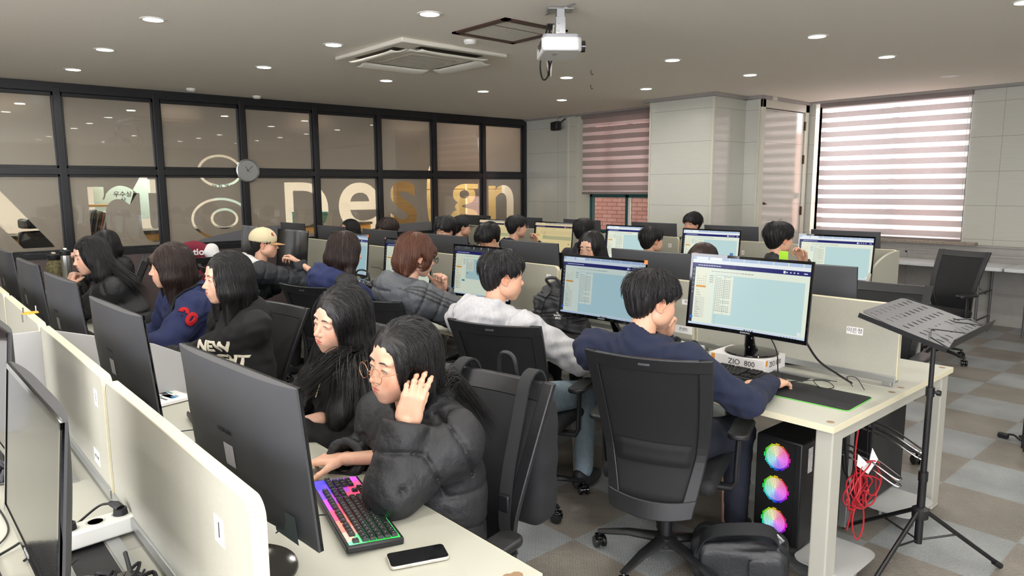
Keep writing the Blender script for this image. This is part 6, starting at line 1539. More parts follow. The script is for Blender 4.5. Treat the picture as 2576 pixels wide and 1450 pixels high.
    # ---- upper garment
    def garment(nm, mat, spec, res, armset=None, colfn=None):
        g = SDF(); pu = spec.get('puffer', False); ex = .040 if pu else .016; ex += spec.get('ex', 0); fl = (tw((0, 1, 0)), .76 if not pu else .82)
        g.cap(pel+np.array((0, 0, spec.get('hem', -.05))), wa, .135+ex*.8, .122+ex, .05, flat=fl); g.cap(wa, ch, .122+ex, .130+ex, .05, flat=fl)
        g.cap(shL, shR, .050+ex*.75, .050+ex*.75, .06); g.cap(nb+np.array((0, 0, -.03)), ch, .060+ex*.4, .11+ex*.6, .05, flat=fl)
        axes = []
        if spec.get('sleeves', True):
            for sd, Sh, el, w, hd in arms:
                aex = spec.get('aex', ex); r1, r2, r3 = .052+ex*.5+aex*.35, .047+aex*.75, .034+aex*.6*(spec.get('cuff', 1)); dirw = (w-el)/np.linalg.norm(w-el); e2 = w-dirw*(.004+hd.get('bare', 0))
                g.cap(Sh, el, r1, r2, .04); g.cap(el, e2, r2, r3, .02); axes.append((Sh, el, 1)); axes.append((el, e2, 0))
                zx = MB().frame_of(dirw); g.box(w+dirw*(.062-hd.get('bare', 0)), (.085, .085, .065), .003, .006, np.stack([zx[0], zx[1], dirw], 1), op=-1); g.cap(w-dirw*(.06+hd.get('bare', 0)), w+dirw*.06, .028, r3*.82, .006, op=-1)
        else:
            for sd, Sh, el, w, hd in arms: g.ell(Sh, .068, .02)
        if spec.get('hood'):
            hb = nb+tw((0, -.075, .0)); hk = spec['hood'] if spec['hood'] is not True else 1; g.ell(nb+tw((0, -.070*hk, -.010)), np.array((.125, .085, .085))*hk, .03, Rp); g.torus(nb+tw((0, -.012*hk, .025*hk)), .090*hk, .022, .02, Rp @ rotm(R(-26), 0, 0), sx=1.05, sy=.95)
            g.ell(nb+tw((0, -.035, .075)), (.066, .062, .060), .02, Rp, op=-1)
        if spec.get('collar'):
            g.torus(nb+tw((0, 0, .012)), .068, .015, .02, Rp @ rotm(R(-14), 0, 0)); g.cap(nb+tw((0, .0, -.01)), nb+tw((0, -.005, .03)), .072, .070, .015)
            g.cap(nb+tw((0, .01, -.02)), Hp((0, -.022, -.06)), .056, .054, .006, op=-1)
        g.ell(hcl, np.array((.088, .112, .122))*sc, .012, Rh, op=-1); g.cap(nb+tw((0, 0, -.01)), Hp((0, -.02, -.05)), .052, .052, .008, op=-1)
        A = spec.get('fold', .005)*(.45 if pu else 1)
        sh = P.get('seed', 1)*1.7
        def folds(x, y, z):
            return A*(np.sin(31*x+5*np.sin(17*z+sh)+13*y)*np.sin(37*z+6*np.sin(15*x+sh)+5*y)+.5*np.sin(61*z+23*x-19*y+4*np.sin(23*y+sh)))
        g.mod(folds)
        if pu:
            def baf(x, y, z):
                lam = spec.get('lam', .085); best = None
                zz = z+.12*np.sin(3*x+sh)*.2; ph = np.abs(np.sin(np.pi*(zz)/(lam*1.15))); val = .014*(1-ph)**5+.0*x+.0*y; dist = .125+0*(x+y+z)
                for a, b_, up in axes:
                    ba = b_-a; L = np.linalg.norm(ba); px, py, pz = x-a[0], y-a[1], z-a[2]; hh = np.clip((px*ba[0]+py*ba[1]+pz*ba[2])/L**2, -.1, 1.15)
                    d = np.sqrt((px-ba[0]*hh)**2+(py-ba[1]*hh)**2+(pz-ba[2]*hh)**2); s1 = hh*L+(0 if up else .0); sm = 1-np.abs(np.sin(np.pi*(s1+.01*np.sin(25*x))/lam)); v = .016*sm**5+.0022*np.sin(120*x+60*z+40*y)*sm**1.5
                    m = d < dist; val = np.where(m, v, val); dist = np.where(m, d, dist)
                return val
            g.mod(baf)
        V, F = g.mesh(res, relax=1); C = None if colfn is None else [colfn(V, axes)]
        o = np_mesh(nm, [(V, F)], [mat], t, C); return o, g
    outs = {}
    for nm, mat, spec, colfn in P['wear']: outs[nm] = garment(nm, mat, spec, spec.get('res', h), colfn=colfn)
    # ---- trousers, shoes
    tr = SDF(); Mt = P.get('trousers', pm('black_trousers', (24, 25, 29), .8))
    for q in (-1, 1):
        k = tw((q*(.11+P.get('spread', 0)), .40, .53)); a = tw((q*(.12+P.get('spread', 0)), .38+P.get('foot', 0), .11)); hip = pel+tw((q*.085, .02, -.015)); tr.cap(hip, k, .095, .072, .03); tr.cap(k, a, .070, .052, .03)
    tr.ell(pel+np.array((0, 0, -.0)), (.16, .14, .09), .03, Rp); 
    tr.mod(lambda x, y, z: .004*np.sin(40*x+9*np.sin(30*z))*np.sin(36*z+22*y)); V, F = tr.mesh(max(.014, h)); np_mesh('trousers', [(V, F)], [Mt], t)
    for q in (-1, 1):
        s = SDF(); f = tw((q*(.12+P.get('spread', 0)), .42+P.get('foot', 0), 0)); s.ell(f+np.array((0, 0, .045)), (.045, .13, .045), .01, Rp); s.ell(f+tw((0, -.07, .075)), (.042, .05, .05), .02, Rp); s.box(f-np.array((0, 0, .06)), (.3, .3, .06), .001, .004, op=-1)
        V, F = s.mesh(.014); np_mesh('shoe', [(V, F)], [P.get('shoemat', pm('dark_shoe', (34, 34, 36), .6))], t)
    # ---- spectacles, cap
    if P.get('glasses'):
        kind = P['glasses']; m = pm('rose_gold_wire', (206, 150, 120), .25, .9) if kind == 'gold' else pm('silver_wire', (180, 180, 184), .25, .9) if kind == 'silver' else pm('black_acetate', (16, 16, 18), .3)
        r = .0235 if kind != 'black' else .021; g0 = MB(); tt = np.linspace(0, 2*PI, 28, endpoint=False); yb = .112; tk = .0009 if kind != 'black' else .0020
        for q in (-1, 1):
            g0.tube([Hp((q*.0335+r*(1.08 if kind == 'black' else 1)*math.cos(a), yb-.004*abs(math.cos(a)*q+1)*0-.10*max(0, q*math.cos(a))*r, -.006+r*(.82 if kind == 'black' else 1)*math.sin(a))) for a in tt], tk, 6, closed=True)
            g0.tube([Hp((q*.0565, yb-.003, .002)), Hp((q*.068, yb-.012, .003)), Hp((q*.0785, .02, .001)), Hp((q*.081, -.012, -.002)), Hp((q*.079, -.03, -.016))], tk, 6)
            g0.ball(Hp((q*.011, yb-.006, -.014)), .0022, 8, 6)
        g0.tube([Hp((-.0105, yb, -.001)), Hp((0, yb+.003, .003)), Hp((.0105, yb, -.001))], tk, 6); fr = g0.build('spectacles', m, t)
        for q in (-1, 1):
            b = MB(); vs = [Hp((q*.0335, yb, -.006))]+[Hp((q*.0335+r*math.cos(a), yb-.10*max(0, q*math.cos(a))*r, -.006+r*(.82 if kind == 'black' else 1)*math.sin(a))) for a in tt]; b.add(vs, [(0, 1+i, 1+(i+1) % len(tt)) for i in range(len(tt))]); b.build('spectacle_lens', M_lens, fr)
    if P.get('cap'):
        cm, bm, _ = P['cap']; c = SDF(); c.ell(Hp((0, -.022, .045)), (.095, .116, .096), .01, Rh); c.ell(Hp((0, -.022, .030)), (.089, .109, .090), .002, Rh, op=-1); c.box(Hp((0, 0, -.065)), (.2, .2, .075), .001, .004, Rh @ rotm(R(-6), 0, 0), op=-1)
        V, F = c.mesh(.0036 if h < .01 else .006, relax=2); cp = np_mesh('baseball_cap', [(V, F)], [cm], t)
        b = MB()
        def vis(u, v):
            a = (u-.5)*1.9; r0 = .088; x = math.sin(a)*r0*.98; y0 = -.022+math.cos(a)*.112; y = y0+v*(.072*math.cos(a*.9)+.0); x = x*(1-.12*v)
            return tuple(Hp((x, y, .020-.012*v-.30*x*x*8*.4-.006)))
        b.grid(vis, 17, 6); b.build('cap_visor', bm, cp, solid=.004)
        b = MB(); b.ball(Hp((0, -.022, .142)), (.006, .006, .004), 8, 6)
        for k in range(6):
            a = 2*PI*k/6; pts = [Hp((math.sin(a)*.0955*math.cos(e), -.022+math.cos(a)*.1165*math.cos(e), .045+.0965*math.sin(e))) for e in np.linspace(.0, PI/2, 9)]; b.tube(pts, .0008, 5)
        b.build('cap_seams', cm, cp)
        if _:
            o = text_obj('cap_emblem', _, .042, pm('brick_red_thread', (168, 62, 44), .7), cp, Matrix([[*(Rh @ np.array((-1, 0, 0))), 0], [0, 0, 0, 0], [0, 0, 0, 0], [0, 0, 0, 1]]) if False else basis(Hp((.050, .066, .087)), Rh @ np.array((-.82, .57, 0)), Rh @ np.array((-.2, -.35, .9))), extrude=.003)
    return t, dict(Hp=Hp, nb=nb, shL=shL, shR=shR, Rp=Rp, Rh=Rh, O=O, arms=arms, outs=outs, body=body, hs=hs)
def puffcol(V, axes): return None
SK = (214, 168, 142); SK2 = (216, 172, 148); SK3 = (208, 162, 134)
M_puff = pm('black_quilted_nylon', (27, 28, 31), .6, bump=(48, .75, .006)); M_puffn = pm('dark_quilted_nylon', (26, 30, 36), .6, bump=(48, .75, .006)); M_puffg = pm('grey_quilted_nylon', (255, 255, 255), .55, bump=(48, .75, .006), vcol=True)
M_navy = pm('navy_fleece', (22, 29, 52), .95, bump=(500, .35, .002)); M_navy2 = pm('navy_sweatshirt', (34, 43, 82), .92, bump=(400, .3, .002)); M_bhood = pm('black_sweatshirt', (17, 17, 19), .9, bump=(400, .3, .002)); M_heath = pm('heather_grey_jersey', (172, 172, 174), .9, noise=(90, .10, (1, 1, .35)), bump=(400, .3, .002))
M_vest = pm('black_vest', (34, 33, 34), .7, bump=(80, .4, .003)); M_whood = pm('white_sweatshirt', (216, 214, 212), .9); M_jean = pm('light_blue_denim', (120, 136, 146), .85, noise=(60, .12)); M_tee = pm('black_tee', (20, 20, 23), .9)
def longcurt(dx=.0, back=.28, front=.30, side=.26, flare=0):
    """hair falling over both shoulders and down the back"""
    out = []
    for q in (-1, 1):
        out.append(([(q*.062, .005, .02), (q*.080, -.005, -.06), (q*(.088+flare), -.005, -.14), (q*(.10+flare), .02, -side)], [.030, .028, .032, .022], ((0, 1, 0), 1.35)))
        out.append(([(q*.05, -.06, -.03), (q*.065, -.075, -.13), (q*.075, -.09, -back)], [.045, .045, .028], None))
    out.append(([(0, -.07, -.02), (0, -.088, -.13), (0, -.10, -back)], [.055, .055, .035], None))
    return out
def bobcurt(l=.15, f=.02):
    out = []
    for q in (-1, 1): out.append(([(q*.064, .008, .02), (q*.080, .004, -.06), (q*.082, f, -l)], [.028, .030, .016], ((0, 1, 0), 1.6)))
    out.append(([(0, -.06, .0), (0, -.078, -.07), (0, -.085, -l-.01)], [.060, .062, .030], None)); out.append(([(-.05, -.05, 0), (-.058, -.06, -l)], [.04, .026], None)); out.append(([(.05, -.05, 0), (.058, -.06, -l)], [.04, .026], None))
    return out
def stripecol(base, stripe, side=1):
    """three dark stripes running down the outside of the sleeve (a real colour pattern)"""
    b = np.array(lin(base)); s = np.array(lin(stripe))
    def fn(V, axes):
        C = np.tile(b, (len(V), 1)); best = np.full(len(V), 9.)
        for i, (a, c, up) in enumerate(axes):
            if i // 2 != side: continue
            ba = c-a; L = np.linalg.norm(ba); h = np.clip(((V-a) @ ba)/L**2, -.25, 1.1); r = V-a-ba*h[:, None]; d = np.linalg.norm(r, axis=1)
            u = ba/L; ref = np.array((.62, -.55, .55)); ref -= u*ref.dot(u); ref /= np.linalg.norm(ref); w2 = np.cross(u, ref); an = np.arctan2(r @ w2, r @ ref)*.075
            m = (d < .11) & ((np.abs(an) < .0055) | (np.abs(np.abs(an)-.0185) < .0055)); C[m] = s
        return C
    return fn
def drape_text(parent, sdf, body, size, mat, origin, xd, yd, inward, name, th=.003, bold=0, spacing=1):
    """lettering pressed onto a garment: text mesh dropped onto the surface"""
    cu = bpy.data.curves.new(name, 'FONT'); cu.body = body; cu.size = size; cu.align_x = 'CENTER'; cu.align_y = 'CENTER'; cu.resolution_u = 4; cu.offset = bold; cu.space_character = spacing
    o = bpy.data.objects.new(name, cu); link(o); me = bpy.data.meshes.new_from_object(o); bpy.data.objects.remove(o); bpy.data.curves.remove(cu)
    import bmesh
    bm = bmesh.new(); bm.from_mesh(me); bmesh.ops.triangulate(bm, faces=bm.faces); 
    for _ in range(3): bmesh.ops.subdivide_edges(bm, edges=[e for e in bm.edges if e.calc_length() > size*.08], cuts=1, use_grid_fill=False); bmesh.ops.triangulate(bm, faces=bm.faces)
    co = np.array([v.co[:] for v in bm.verts]); xd = np.array(xd, float); yd = np.array(yd, float); xd /= np.linalg.norm(xd); yd -= xd*yd.dot(xd); yd /= np.linalg.norm(yd)
    W3 = np.array(origin)+np.outer(co[:, 0], xd)+np.outer(co[:, 1], yd); d = np.array(inward, float); d /= np.linalg.norm(d); W3 = W3-d*.05
    W3 = drop(sdf, W3, d, 18, off=th)
    for _ in range(8):
        D0 = sdf.eval(W3); G = np.stack([sdf.eval(W3+np.eye(3)[a]*.003)-D0 for a in range(3)], 1)/.003; G /= np.linalg.norm(G, axis=1)[:, None]+1e-6; W3 = W3-G*((D0-th)*.8)[:, None]
    for v, p in zip(bm.verts, W3): v.co = p
    bad = np.abs(sdf.eval(W3)-th) > .006; bm.verts.ensure_lookup_table(); bmesh.ops.delete(bm, geom=[bm.verts[i] for i in np.where(bad)[0]], context='VERTS')
    bm.to_mesh(me); bm.free(); me.materials.clear(); me.materials.append(mat); o = bpy.data.objects.new(name, me); link(o); o.parent = parent; md = o.modifiers.new('s', 'SOLIDIFY'); md.thickness = th*1.2; md.offset = 0; return o
def people():
    pi = PI
    # ---- P1 glasses girl, black puffer, hand on her cheek
    P = dict(tone=SK, near=1, h=.0065, hh=.0021, hres=.0030, hair='long', part=-.012, fcw=.056, fch=.090, curtain=[
            ([(.062, .0, .02), (.076, -.03, -.06), (.078, -.055, -.14), (.075, -.085, -.25), (.085, -.10, -.31)], [.028, .032, .034, .028, .014], ((0, 1, 0), 1.3)),
            ([(-.066, -.01, .02), (-.074, -.03, -.06), (-.072, -.05, -.13), (-.07, -.06, -.2)], [.020, .018, .020, .012], None),
            ([(0, -.07, -.02), (0.01, -.088, -.13), (.03, -.10, -.28)], [.055, .052, .030], None), ([(.045, -.06, 0), (.055, -.075, -.14), (.06, -.09, -.28)], [.045, .044, .026], None)],
            hcut=[((-.098, .02, -.03), (.030, .034, .05)), ((.099, .022, -.012), (.032, .026, .036))], strands=900, hsteps=26, tails=[([dict(h=(-.05, -.06, .02)), dict(h=(-.062, -.08, -.08)), (-1.725, 1.26, 1.06), (-1.72, 1.33, .985), (-1.715, 1.39, .90), (-1.71, 1.43, .84)], .014, .012, 170)], hand=.93, glasses='gold', yaw=-9, pitch=-4, roll=-7, whorl=(-.012, .085), fw=.98, jaw=.95, slit=.0046, seed=3, sw=.165, stw=-8,
            wear=[('puffer_jacket', M_puff, dict(puffer=1, collar=1, fold=.0045, hem=-.09, lam=.105, cuff=1.25, ex=.008), None)])
    hc = (-1.77, 1.12, 1.122)
    t, I = person('girl in round gold glasses and black puffer jacket resting her cheek on her hand', (-1.72, 1.20), pi+R(12), hc, P, [
        dict(side=-1, w=(-1.665, 1.065, .975), e=(-1.64, 1.00, .80), d=(.16, .22, .95), n=(.72, -.66, .12), st='cheek', bare=-.005),
        dict(side=1, w=(-1.99, 1.03, .778), d=(-.75, -.62, -.10), n=(0, 0, 1), st='mouse', bare=0, pole=(-.6, .5, -.6))])
    # ---- P2 long hair, piercings
    P = dict(tone=SK2, near=1, h=.0075, hh=.0021, hres=.0034, hair='long', part=0, fcw=.054, fch=.092, curtain=longcurt(back=.34, side=.30)+[([(.07, .02, -.14), (.10, .07, -.24), (.07, .12, -.34)], [.030, .034, .018], None), ([(-.07, .0, -.10), (-.115, .05, -.20), (-.14, .10, -.30), (-.13, .12, -.38)], [.040, .055, .050, .03], None), ([(-.08, -.04, -.10), (-.14, -.01, -.20), (-.17, .02, -.32)], [.045, .050, .03], None)],
             strands=1000, hsteps=32, tails=[([dict(h=(-.07, .0, .0)), dict(h=(-.09, .01, -.10)), (-2.235, 1.16, 1.05), (-2.30, 1.09, .97), (-2.42, 1.06, .89), (-2.52, 1.05, .84)], .012, .03, 190), ([dict(h=(-.075, -.02, -.02)), dict(h=(-.10, -.02, -.12)), (-2.13, 1.17, 1.03), (-2.03, 1.12, .97), (-2.02, 1.10, .86)], .016, .035, 220)], yaw=2, pitch=-5, roll=-9, slit=.0026, lip=(196, 96, 92), seed=5, fw=.98, jaw=1.02, whorl=(.0, .085), vol=1.02, wob=.5,
             wear=[('black_top', M_tee, dict(fold=.003, hem=-.05, ex=-.006, collar=0), None), ('zip_jacket', M_bhood, dict(fold=.006, hem=-.08, ex=.010, hood=0, lam=.1), None)])
    t, I = person('girl with very long black hair and lip piercings looking down at the desk', (-2.52, 1.30), pi+R(6), (-2.40, 1.25, 1.145), P, [
        dict(side=-1, w=(-2.42, 1.02, .775), d=(-.3, -1, -.1), n=(0, 0, 1), st='typing'), dict(side=1, w=(-2.86, 1.00, .775), d=(-.5, -1, -.1), n=(0, 0, 1), st='mouse')])
    Ms = pm('steel_stud', (220, 220, 224), .15, 1)
    for k, p in enumerate(((.016, .100, -.0285), (0, .0965, -.0745), (.0155, .093, -.067), (-.0155, .093, -.067), (-.012, .095, -.049))):
        b = MB(); b.ball(I['Hp'](p), .0016, 8, 6); b.build('piercing', Ms, I['body'])
    b = MB(); b.tube([I['nb']+I['Rp'] @ np.array(q) for q in ((.03, .085, -.01), (.035, .12, -.05), (.03, .15, -.11))], .0018, 6); b.build('zip_pull', pm('brass_zip', (196, 180, 140), .3, .8), t)
    # ---- P3 black hoodie
    P = dict(tone=SK2, near=1, h=.008, hh=.0026, hres=.0036, hair='long', fcw=.054, fch=.092, curtain=bobcurt(.21, .02), strands=750, hsteps=19, yaw=-6, pitch=-2, seed=7, hairmat=H_black, slit=.0042, whorl=(0, .085),
             wear=[('hoodie', M_bhood, dict(fold=.005, hem=-.07, ex=.012, hood=1), None)])
    t, I = person('girl in a black hoodie with white chest lettering and shoulder-length black hair', (-3.46, 1.28), pi+R(4), (-3.495, 1.22, 1.205), P, [
        dict(side=-1, w=(-3.92, 1.02, .775), d=(-1, -.35, -.05), n=(0, 0, 1), st='mouse', e=(-3.66, 1.07, .80)), dict(side=1, w=(-3.72, .98, .775), d=(-.3, -1, -.1), n=(0, 0, 1), st='typing')])
    g = I['outs']['hoodie'][1]; fw = I['Rp'] @ np.array((0, 1, 0)); rt = I['Rp'] @ np.array((1, 0, 0))
    drape_text(t, g, 'NEW\nKNIGHT', .070, pm('cream_print', (222, 216, 196), .7), I['nb']+fw*.16+rt*-.03+np.array((0, 0, -.17)), -rt, (0, 0, 1), -fw, 'chest_print', .002, .003)
    # ---- P4 navy 90 jacket
    P = dict(tone=SK, near=1, h=.008, hh=.003, hres=.0042, hair='long', fringe=1, fcw=.052, fch=.080, curtain=bobcurt(.20, .02), strands=650, hsteps=18, yaw=-8, pitch=-4, seed=9, hairmat=H_dark, whorl=(0, .05), vol=1.03,
             wear=[('white_shirt', M_whood, dict(fold=.002, hem=-.05, ex=-.004, collar=1, sleeves=False), None), ('hooded_jacket', M_navy2, dict(fold=.006, hem=-.07, ex=.026, hood=1.1), None)])
    t, I = person('brown-haired girl with a fringe, in a navy jacket with a red 90 sleeve patch', (-4.32, 1.30), pi+R(2), (-4.33, 1.20, 1.20), P, [
        dict(side=-1, w=(-4.33, .88, .775), d=(-1, -.25, -.05), n=(0, 0, 1), st='loose', e=(-4.05, 1.08, .80), bare=0), dict(side=1, w=(-4.62, .96, .775), d=(-.3, -1, -.1), n=(0, 0, 1), st='typing')])
    g = I['outs']['hooded_jacket'][1]; a = [x for x in I['arms'] if x[0] < 0][0]; mid = a[1]*.58+a[2]*.42; ax = a[2]-a[1]; ax /= np.linalg.norm(ax)
    out = np.array((.93, -.28, .2)); out -= ax*out.dot(ax); out /= np.linalg.norm(out); xd = np.cross(-ax, out)
    drape_text(t, g, '90', .105, pm('red_chenille', (196, 26, 38), .9, bump=(900, .8, .004)), mid+out*.07, xd, -ax, -out, 'sleeve_number', .005, .006, 1.0)
    # bag strap across the shoulder
    sg = I['outs']['hooded_jacket'][1]; st = drop(sg, catmull([I['shL']+I['Rp'] @ np.array(q) for q in ((.06, -.14, .02), (.075, -.04, .16), (.07, .09, .10), (.06, .16, -.05), (.05, .17, -.2))], 6), I['Rp'] @ np.array((0, -.3, -1.)), 6, off=.006)
    b = MB(); b.band(st, I['Rp'] @ np.array((1, 0, 0)), .036, .005); o = b.build('bag_strap', pm('black_webbing', (26, 28, 30), .8), t); b = MB(); b.box(tuple(st[16]), (.036, .02, .03)); b.build('strap_buckle', M_blk, o, bevel=.003)
    # ---- P5 chin on fist
    P = dict(tone=SK2, near=1, h=.009, hh=.0032, hres=.0045, hair='long', fringe=0, fcw=.052, fch=.088, curtain=longcurt(back=.34, side=.30, flare=.01), strands=700, hsteps=27, yaw=2, pitch=-10, roll=8, tails=[([dict(h=(-.06, -.06, .0)), dict(h=(-.075, -.09, -.10)), (-5.27, 1.20, 1.03), (-5.30, 1.27, .93), (-5.33, 1.30, .82)], .02, .035, 200)], closed=1, seed=11, whorl=(0, .085),
             wear=[('puffer_jacket', M_puff, dict(puffer=1, collar=1, fold=.005, hem=-.08, lam=.10, cuff=.9), None)])
    t, I = person('girl with long black hair and closed eyes propping her chin on her fist', (-5.32, 1.26), pi+R(4), (-5.48, 1.02, 1.19), P, [
        dict(side=-1, w=(-5.60, .90, .99), e=(-5.56, .93, .80), d=(-.1, .45, 1), n=(.25, -1, .2), st='fist', bare=-.01), dict(side=1, w=(-5.78, .86, .775), d=(.5, -.7, -.1), n=(0, 0, 1), st='flat')])
    # ---- P6 back turned by the glass wall, holding a tumbler
    P = dict(tone=SK, h=.011, hh=.005, hair='long', curtain=bobcurt(.11, .0), strands=260, hsteps=12, yaw=0, pitch=-8, seed=13, noface=0, hairmat=H_black,
             wear=[('puffer_jacket', M_puff, dict(puffer=1, collar=1, fold=.005, hem=-.08, hood=1), None)])
    person('dark-haired person in a black hooded puffer behind the chin-resting girl', (-7.12, 1.55), pi-R(12), (-7.12, 1.44, 1.150), P, [
        dict(side=-1, w=(-6.84, 1.20, 1.10), d=(.0, -1, -.05), n=(.3, .0, 1), st='grip', pole=(.4, 0, -1)), dict(side=1, w=(-7.4, 1.2, .775), d=(0, -1, 0), n=(0, 0, 1), st='typing')])
    # ---- P7 beige cap
    P = dict(tone=SK, near=1, h=.0095, hh=.0034, hair='short', strands=120, yaw=-16, pitch=-4, seed=15, girl=False, fw=1.05, jaw=1.25, cap=(pm('beige_twill', (214, 200, 162), .85, bump=(700, .2)), pm('tan_twill', (184, 142, 92), .8), 'K'), stw=0, sw=.185,
             wear=[('white_hoodie', M_whood, dict(fold=.004, hem=-.03, hood=1.42, sleeves=False), None), ('puffer_jacket', M_puffn, dict(puffer=1, fold=.006, hem=-.09, ex=.012, lam=.1), None)])
    t, I = person('man in a beige baseball cap, white hood and dark puffer jacket, hand at his mouth', (-6.10, 2.28), R(-16), (-5.92, 2.42, 1.172), P, [
        dict(side=1, w=(-5.735, 2.62, 1.02), e=(-5.70, 2.66, .83), d=(-.72, -.30, .42), n=(.25, .55, .80), st='loose', bare=-.01), dict(side=-1, w=(-6.15, 2.68, .79), d=(.3, 1, 0), n=(0, 0, 1), st='typing')])
    # ---- P8 navy hood, black vest, seen from behind
    P = dict(tone=SK2, near=1, h=.0095, hh=.005, hres=.0045, hair='long', curtain=bobcurt(.15, .02)+[([(.07, .0, -.05), (.095, .02, -.14), (.105, .03, -.22)], [.03, .026, .012], None)], strands=650, hsteps=18, yaw=-8, pitch=-12, seed=17, hairmat=H_dark, vol=1.03,
             wear=[('hooded_sweatshirt', M_navy2, dict(fold=.006, hem=-.05, hood=1.3, ex=.006), None), ('vest', M_vest, dict(fold=.005, hem=-.06, ex=.036, sleeves=False, puffer=0), None)])
    person('girl with brown hair in a navy hooded sweatshirt and black vest, seen from behind', (-4.42, 2.30), R(-6), (-4.365, 2.35, 1.215), P, [
        dict(side=1, w=(-4.28, 2.72, .79), d=(0, 1, 0), n=(0, 0, 1), st='typing'), dict(side=-1, w=(-4.62, 2.72, .79), d=(.2, 1, 0), n=(0, 0, 1), st='typing')])
    # ---- P9 brown bob, grey striped puffer
    P = dict(tone=SK2, near=1, h=.007, hh=.0028, hres=.0036, hair='long', curtain=[([(0, -.06, .0), (0, -.078, -.06), (0, -.085, -.12)], [.060, .060, .026], None), ([(-.05, -.05, 0), (-.055, -.06, -.11)], [.04, .024], None), ([(.05, -.055, 0), (.052, -.07, -.11)], [.04, .024], None), ([(.072, .035, .01), (.074, .032, -.05)], [.012, .006], None)],
             hcut=[((.098, -.006, -.022), (.034, .028, .036)), ((-.098, -.006, -.022), (.034, .028, .036))], fringe=1, fcw=.060, fch=.078, strands=900, hsteps=12, yaw=-6, pitch=-12, seed=19, hairmat=H_brown, glasses='black', vol=1.05, whorl=(0, -.03), sw=.18,
             wear=[('puffer_jacket', M_puffg, dict(puffer=1, fold=.006, hem=-.08, hood=1.25, ex=.010, lam=.105), stripecol((72, 75, 80), (24, 25, 28), 0))])
    person('brown-haired person in black glasses and a grey puffer jacket with striped sleeves', (-3.42, 2.22), R(-8), (-3.46, 2.32, 1.245), P, [
        dict(side=1, w=(-3.33, 2.76, .815), e=(-3.13, 2.55, .85), d=(-.30, 1, -.1), n=(.2, 0, 1), st='loose'), dict(side=-1, w=(-3.545, 2.55, 1.02), e=(-3.60, 2.66, .83), d=(.22, -.10, 1), n=(-.3, 1, .1), st='fist', bare=0)])
    # ---- P10 grey hoodie
    P = dict(tone=SK3, near=1, h=.007, hh=.0028, hres=.0030, hair='short', strands=700, yaw=-32, pitch=-6, seed=21, girl=False, fw=1.02, jaw=1.1, sw=.205, trousers=M_jean, spread=.04, drop=.05,
             wear=[('hoodie', M_heath, dict(fold=.0065, hem=-.10, hood=1.3, ex=.018), None)])
    person('man in a heather grey hoodie and pale jeans, seen from behind', (-2.62, 2.34), R(8), (-2.645, 2.28, 1.20), P, [
        dict(side=1, w=(-2.30, 2.74, .79), e=(-2.31, 2.48, .80), d=(.10, 1, -.05), n=(0, 0, 1), st='mouse'), dict(side=-1, w=(-2.78, 2.72, .79), d=(.2, 1, 0), n=(0, 0, 1), st='typing')])
    # ---- P11 navy fleece
    P = dict(tone=SK3, near=1, h=.0065, hh=.0026, hres=.0030, hair='short', strands=850, yaw=-26, pitch=-8, seed=23, girl=False, fw=1.03, jaw=1.12, sw=.215, fringe=1, drop=.05, vol=1.02, whorl=(0, -.05), spread=.04, trousers=pm('navy_trousers', (24, 28, 42), .85),
             wear=[('fleece_jacket', M_navy, dict(fold=.0055, hem=-.12, collar=1, ex=.030, aex=.018, fold2=1), None)])
    person('man in a navy fleece with one hand on the mouse, chin on the other hand', (-1.74, 2.42), R(8), (-1.765, 2.33, 1.175), P, [
        dict(side=1, w=(-1.53, 2.88, .772), e=(-1.42, 2.50, .785), d=(.15, 1, -.06), n=(.1, .1, 1), st='mouse'), dict(side=-1, w=(-1.80, 2.46, 1.02), e=(-1.93, 2.60, .83), d=(.35, -.15, .8), n=(-.2, 1, .4), st='loose', bare=0)])
    # ---- across the middle bench
    def back_row(label, xy, hc, mat, wear='hoodie', phi=pi, **kw):
        P = dict(tone=SK3, h=.013, hh=.006, hair='short', strands=260, girl=False, hres=.005, wear=[(wear, mat, dict(fold=.005, hood=wear == 'hoodie', collar=wear != 'hoodie'), None)]); P.update(kw); x, y = xy; f = -1 if abs(phi) > 2 else 1
        return person(label, xy, phi, hc, P, kw.get('hands') or [dict(side=1, w=(x-f*-.10 if f > 0 else x-.12, y+f*.36, .79), d=(0, f, 0), n=(0, 0, 1), st='typing'), dict(side=-1, w=(x-.12 if f > 0 else x+.12, y+f*.36, .79), d=(0, f, 0), n=(0, 0, 1), st='typing')])
    back_row('person with dark hair whose crown shows above the navy-hooded girl', (-7.54, 4.25), (-7.54, 4.1, 1.15), M_bhood, hair='long', curtain=bobcurt(.15), hsteps=14, girl=True)
    back_row('person with curly dark hair behind a monitor back, left of the brown bob', (-6.71, 4.25), (-6.71, 4.1, 1.175), M_bhood, hair='mop', strands=500, seed=31, hairmat=H_dark)
    back_row('young man with black fringe and clear glasses peering over a monitor back', (-5.67, 4.28), (-5.69, 4.15, 1.215), M_bhood, hair='mop', hh=.0034, glasses='silver', yaw=12, pitch=-8, seed=33, near=1, strands=420)
    back_row('man with a mop of black hair bent behind a dark monitor back', (-4.95, 4.28), (-4.94, 4.08, 1.175), M_bhood, hair='mop', pitch=-30, strands=520, seed=35)
    back_row('girl with round wire glasses and long black hair peering over a lit monitor', (-3.80, 4.30), (-3.755, 4.15, 1.165), M_tee, hair='long', curtain=longcurt(back=.2, side=.2), hsteps=17, glasses='silver', hh=.0028, yaw=10, pitch=-8, seed=37, girl=True, near=1, strands=520, slit=.0036, hres=.004, tone=SK2, whorl=(-.02, .03))
    back_row('person whose brown crown just shows above the big white-box monitor', (-2.78, 4.35), (-2.775, 4.2, 1.125), M_tee, hair='long', curtain=longcurt(back=.2, side=.2), hsteps=14, hairmat=H_dark, girl=True)
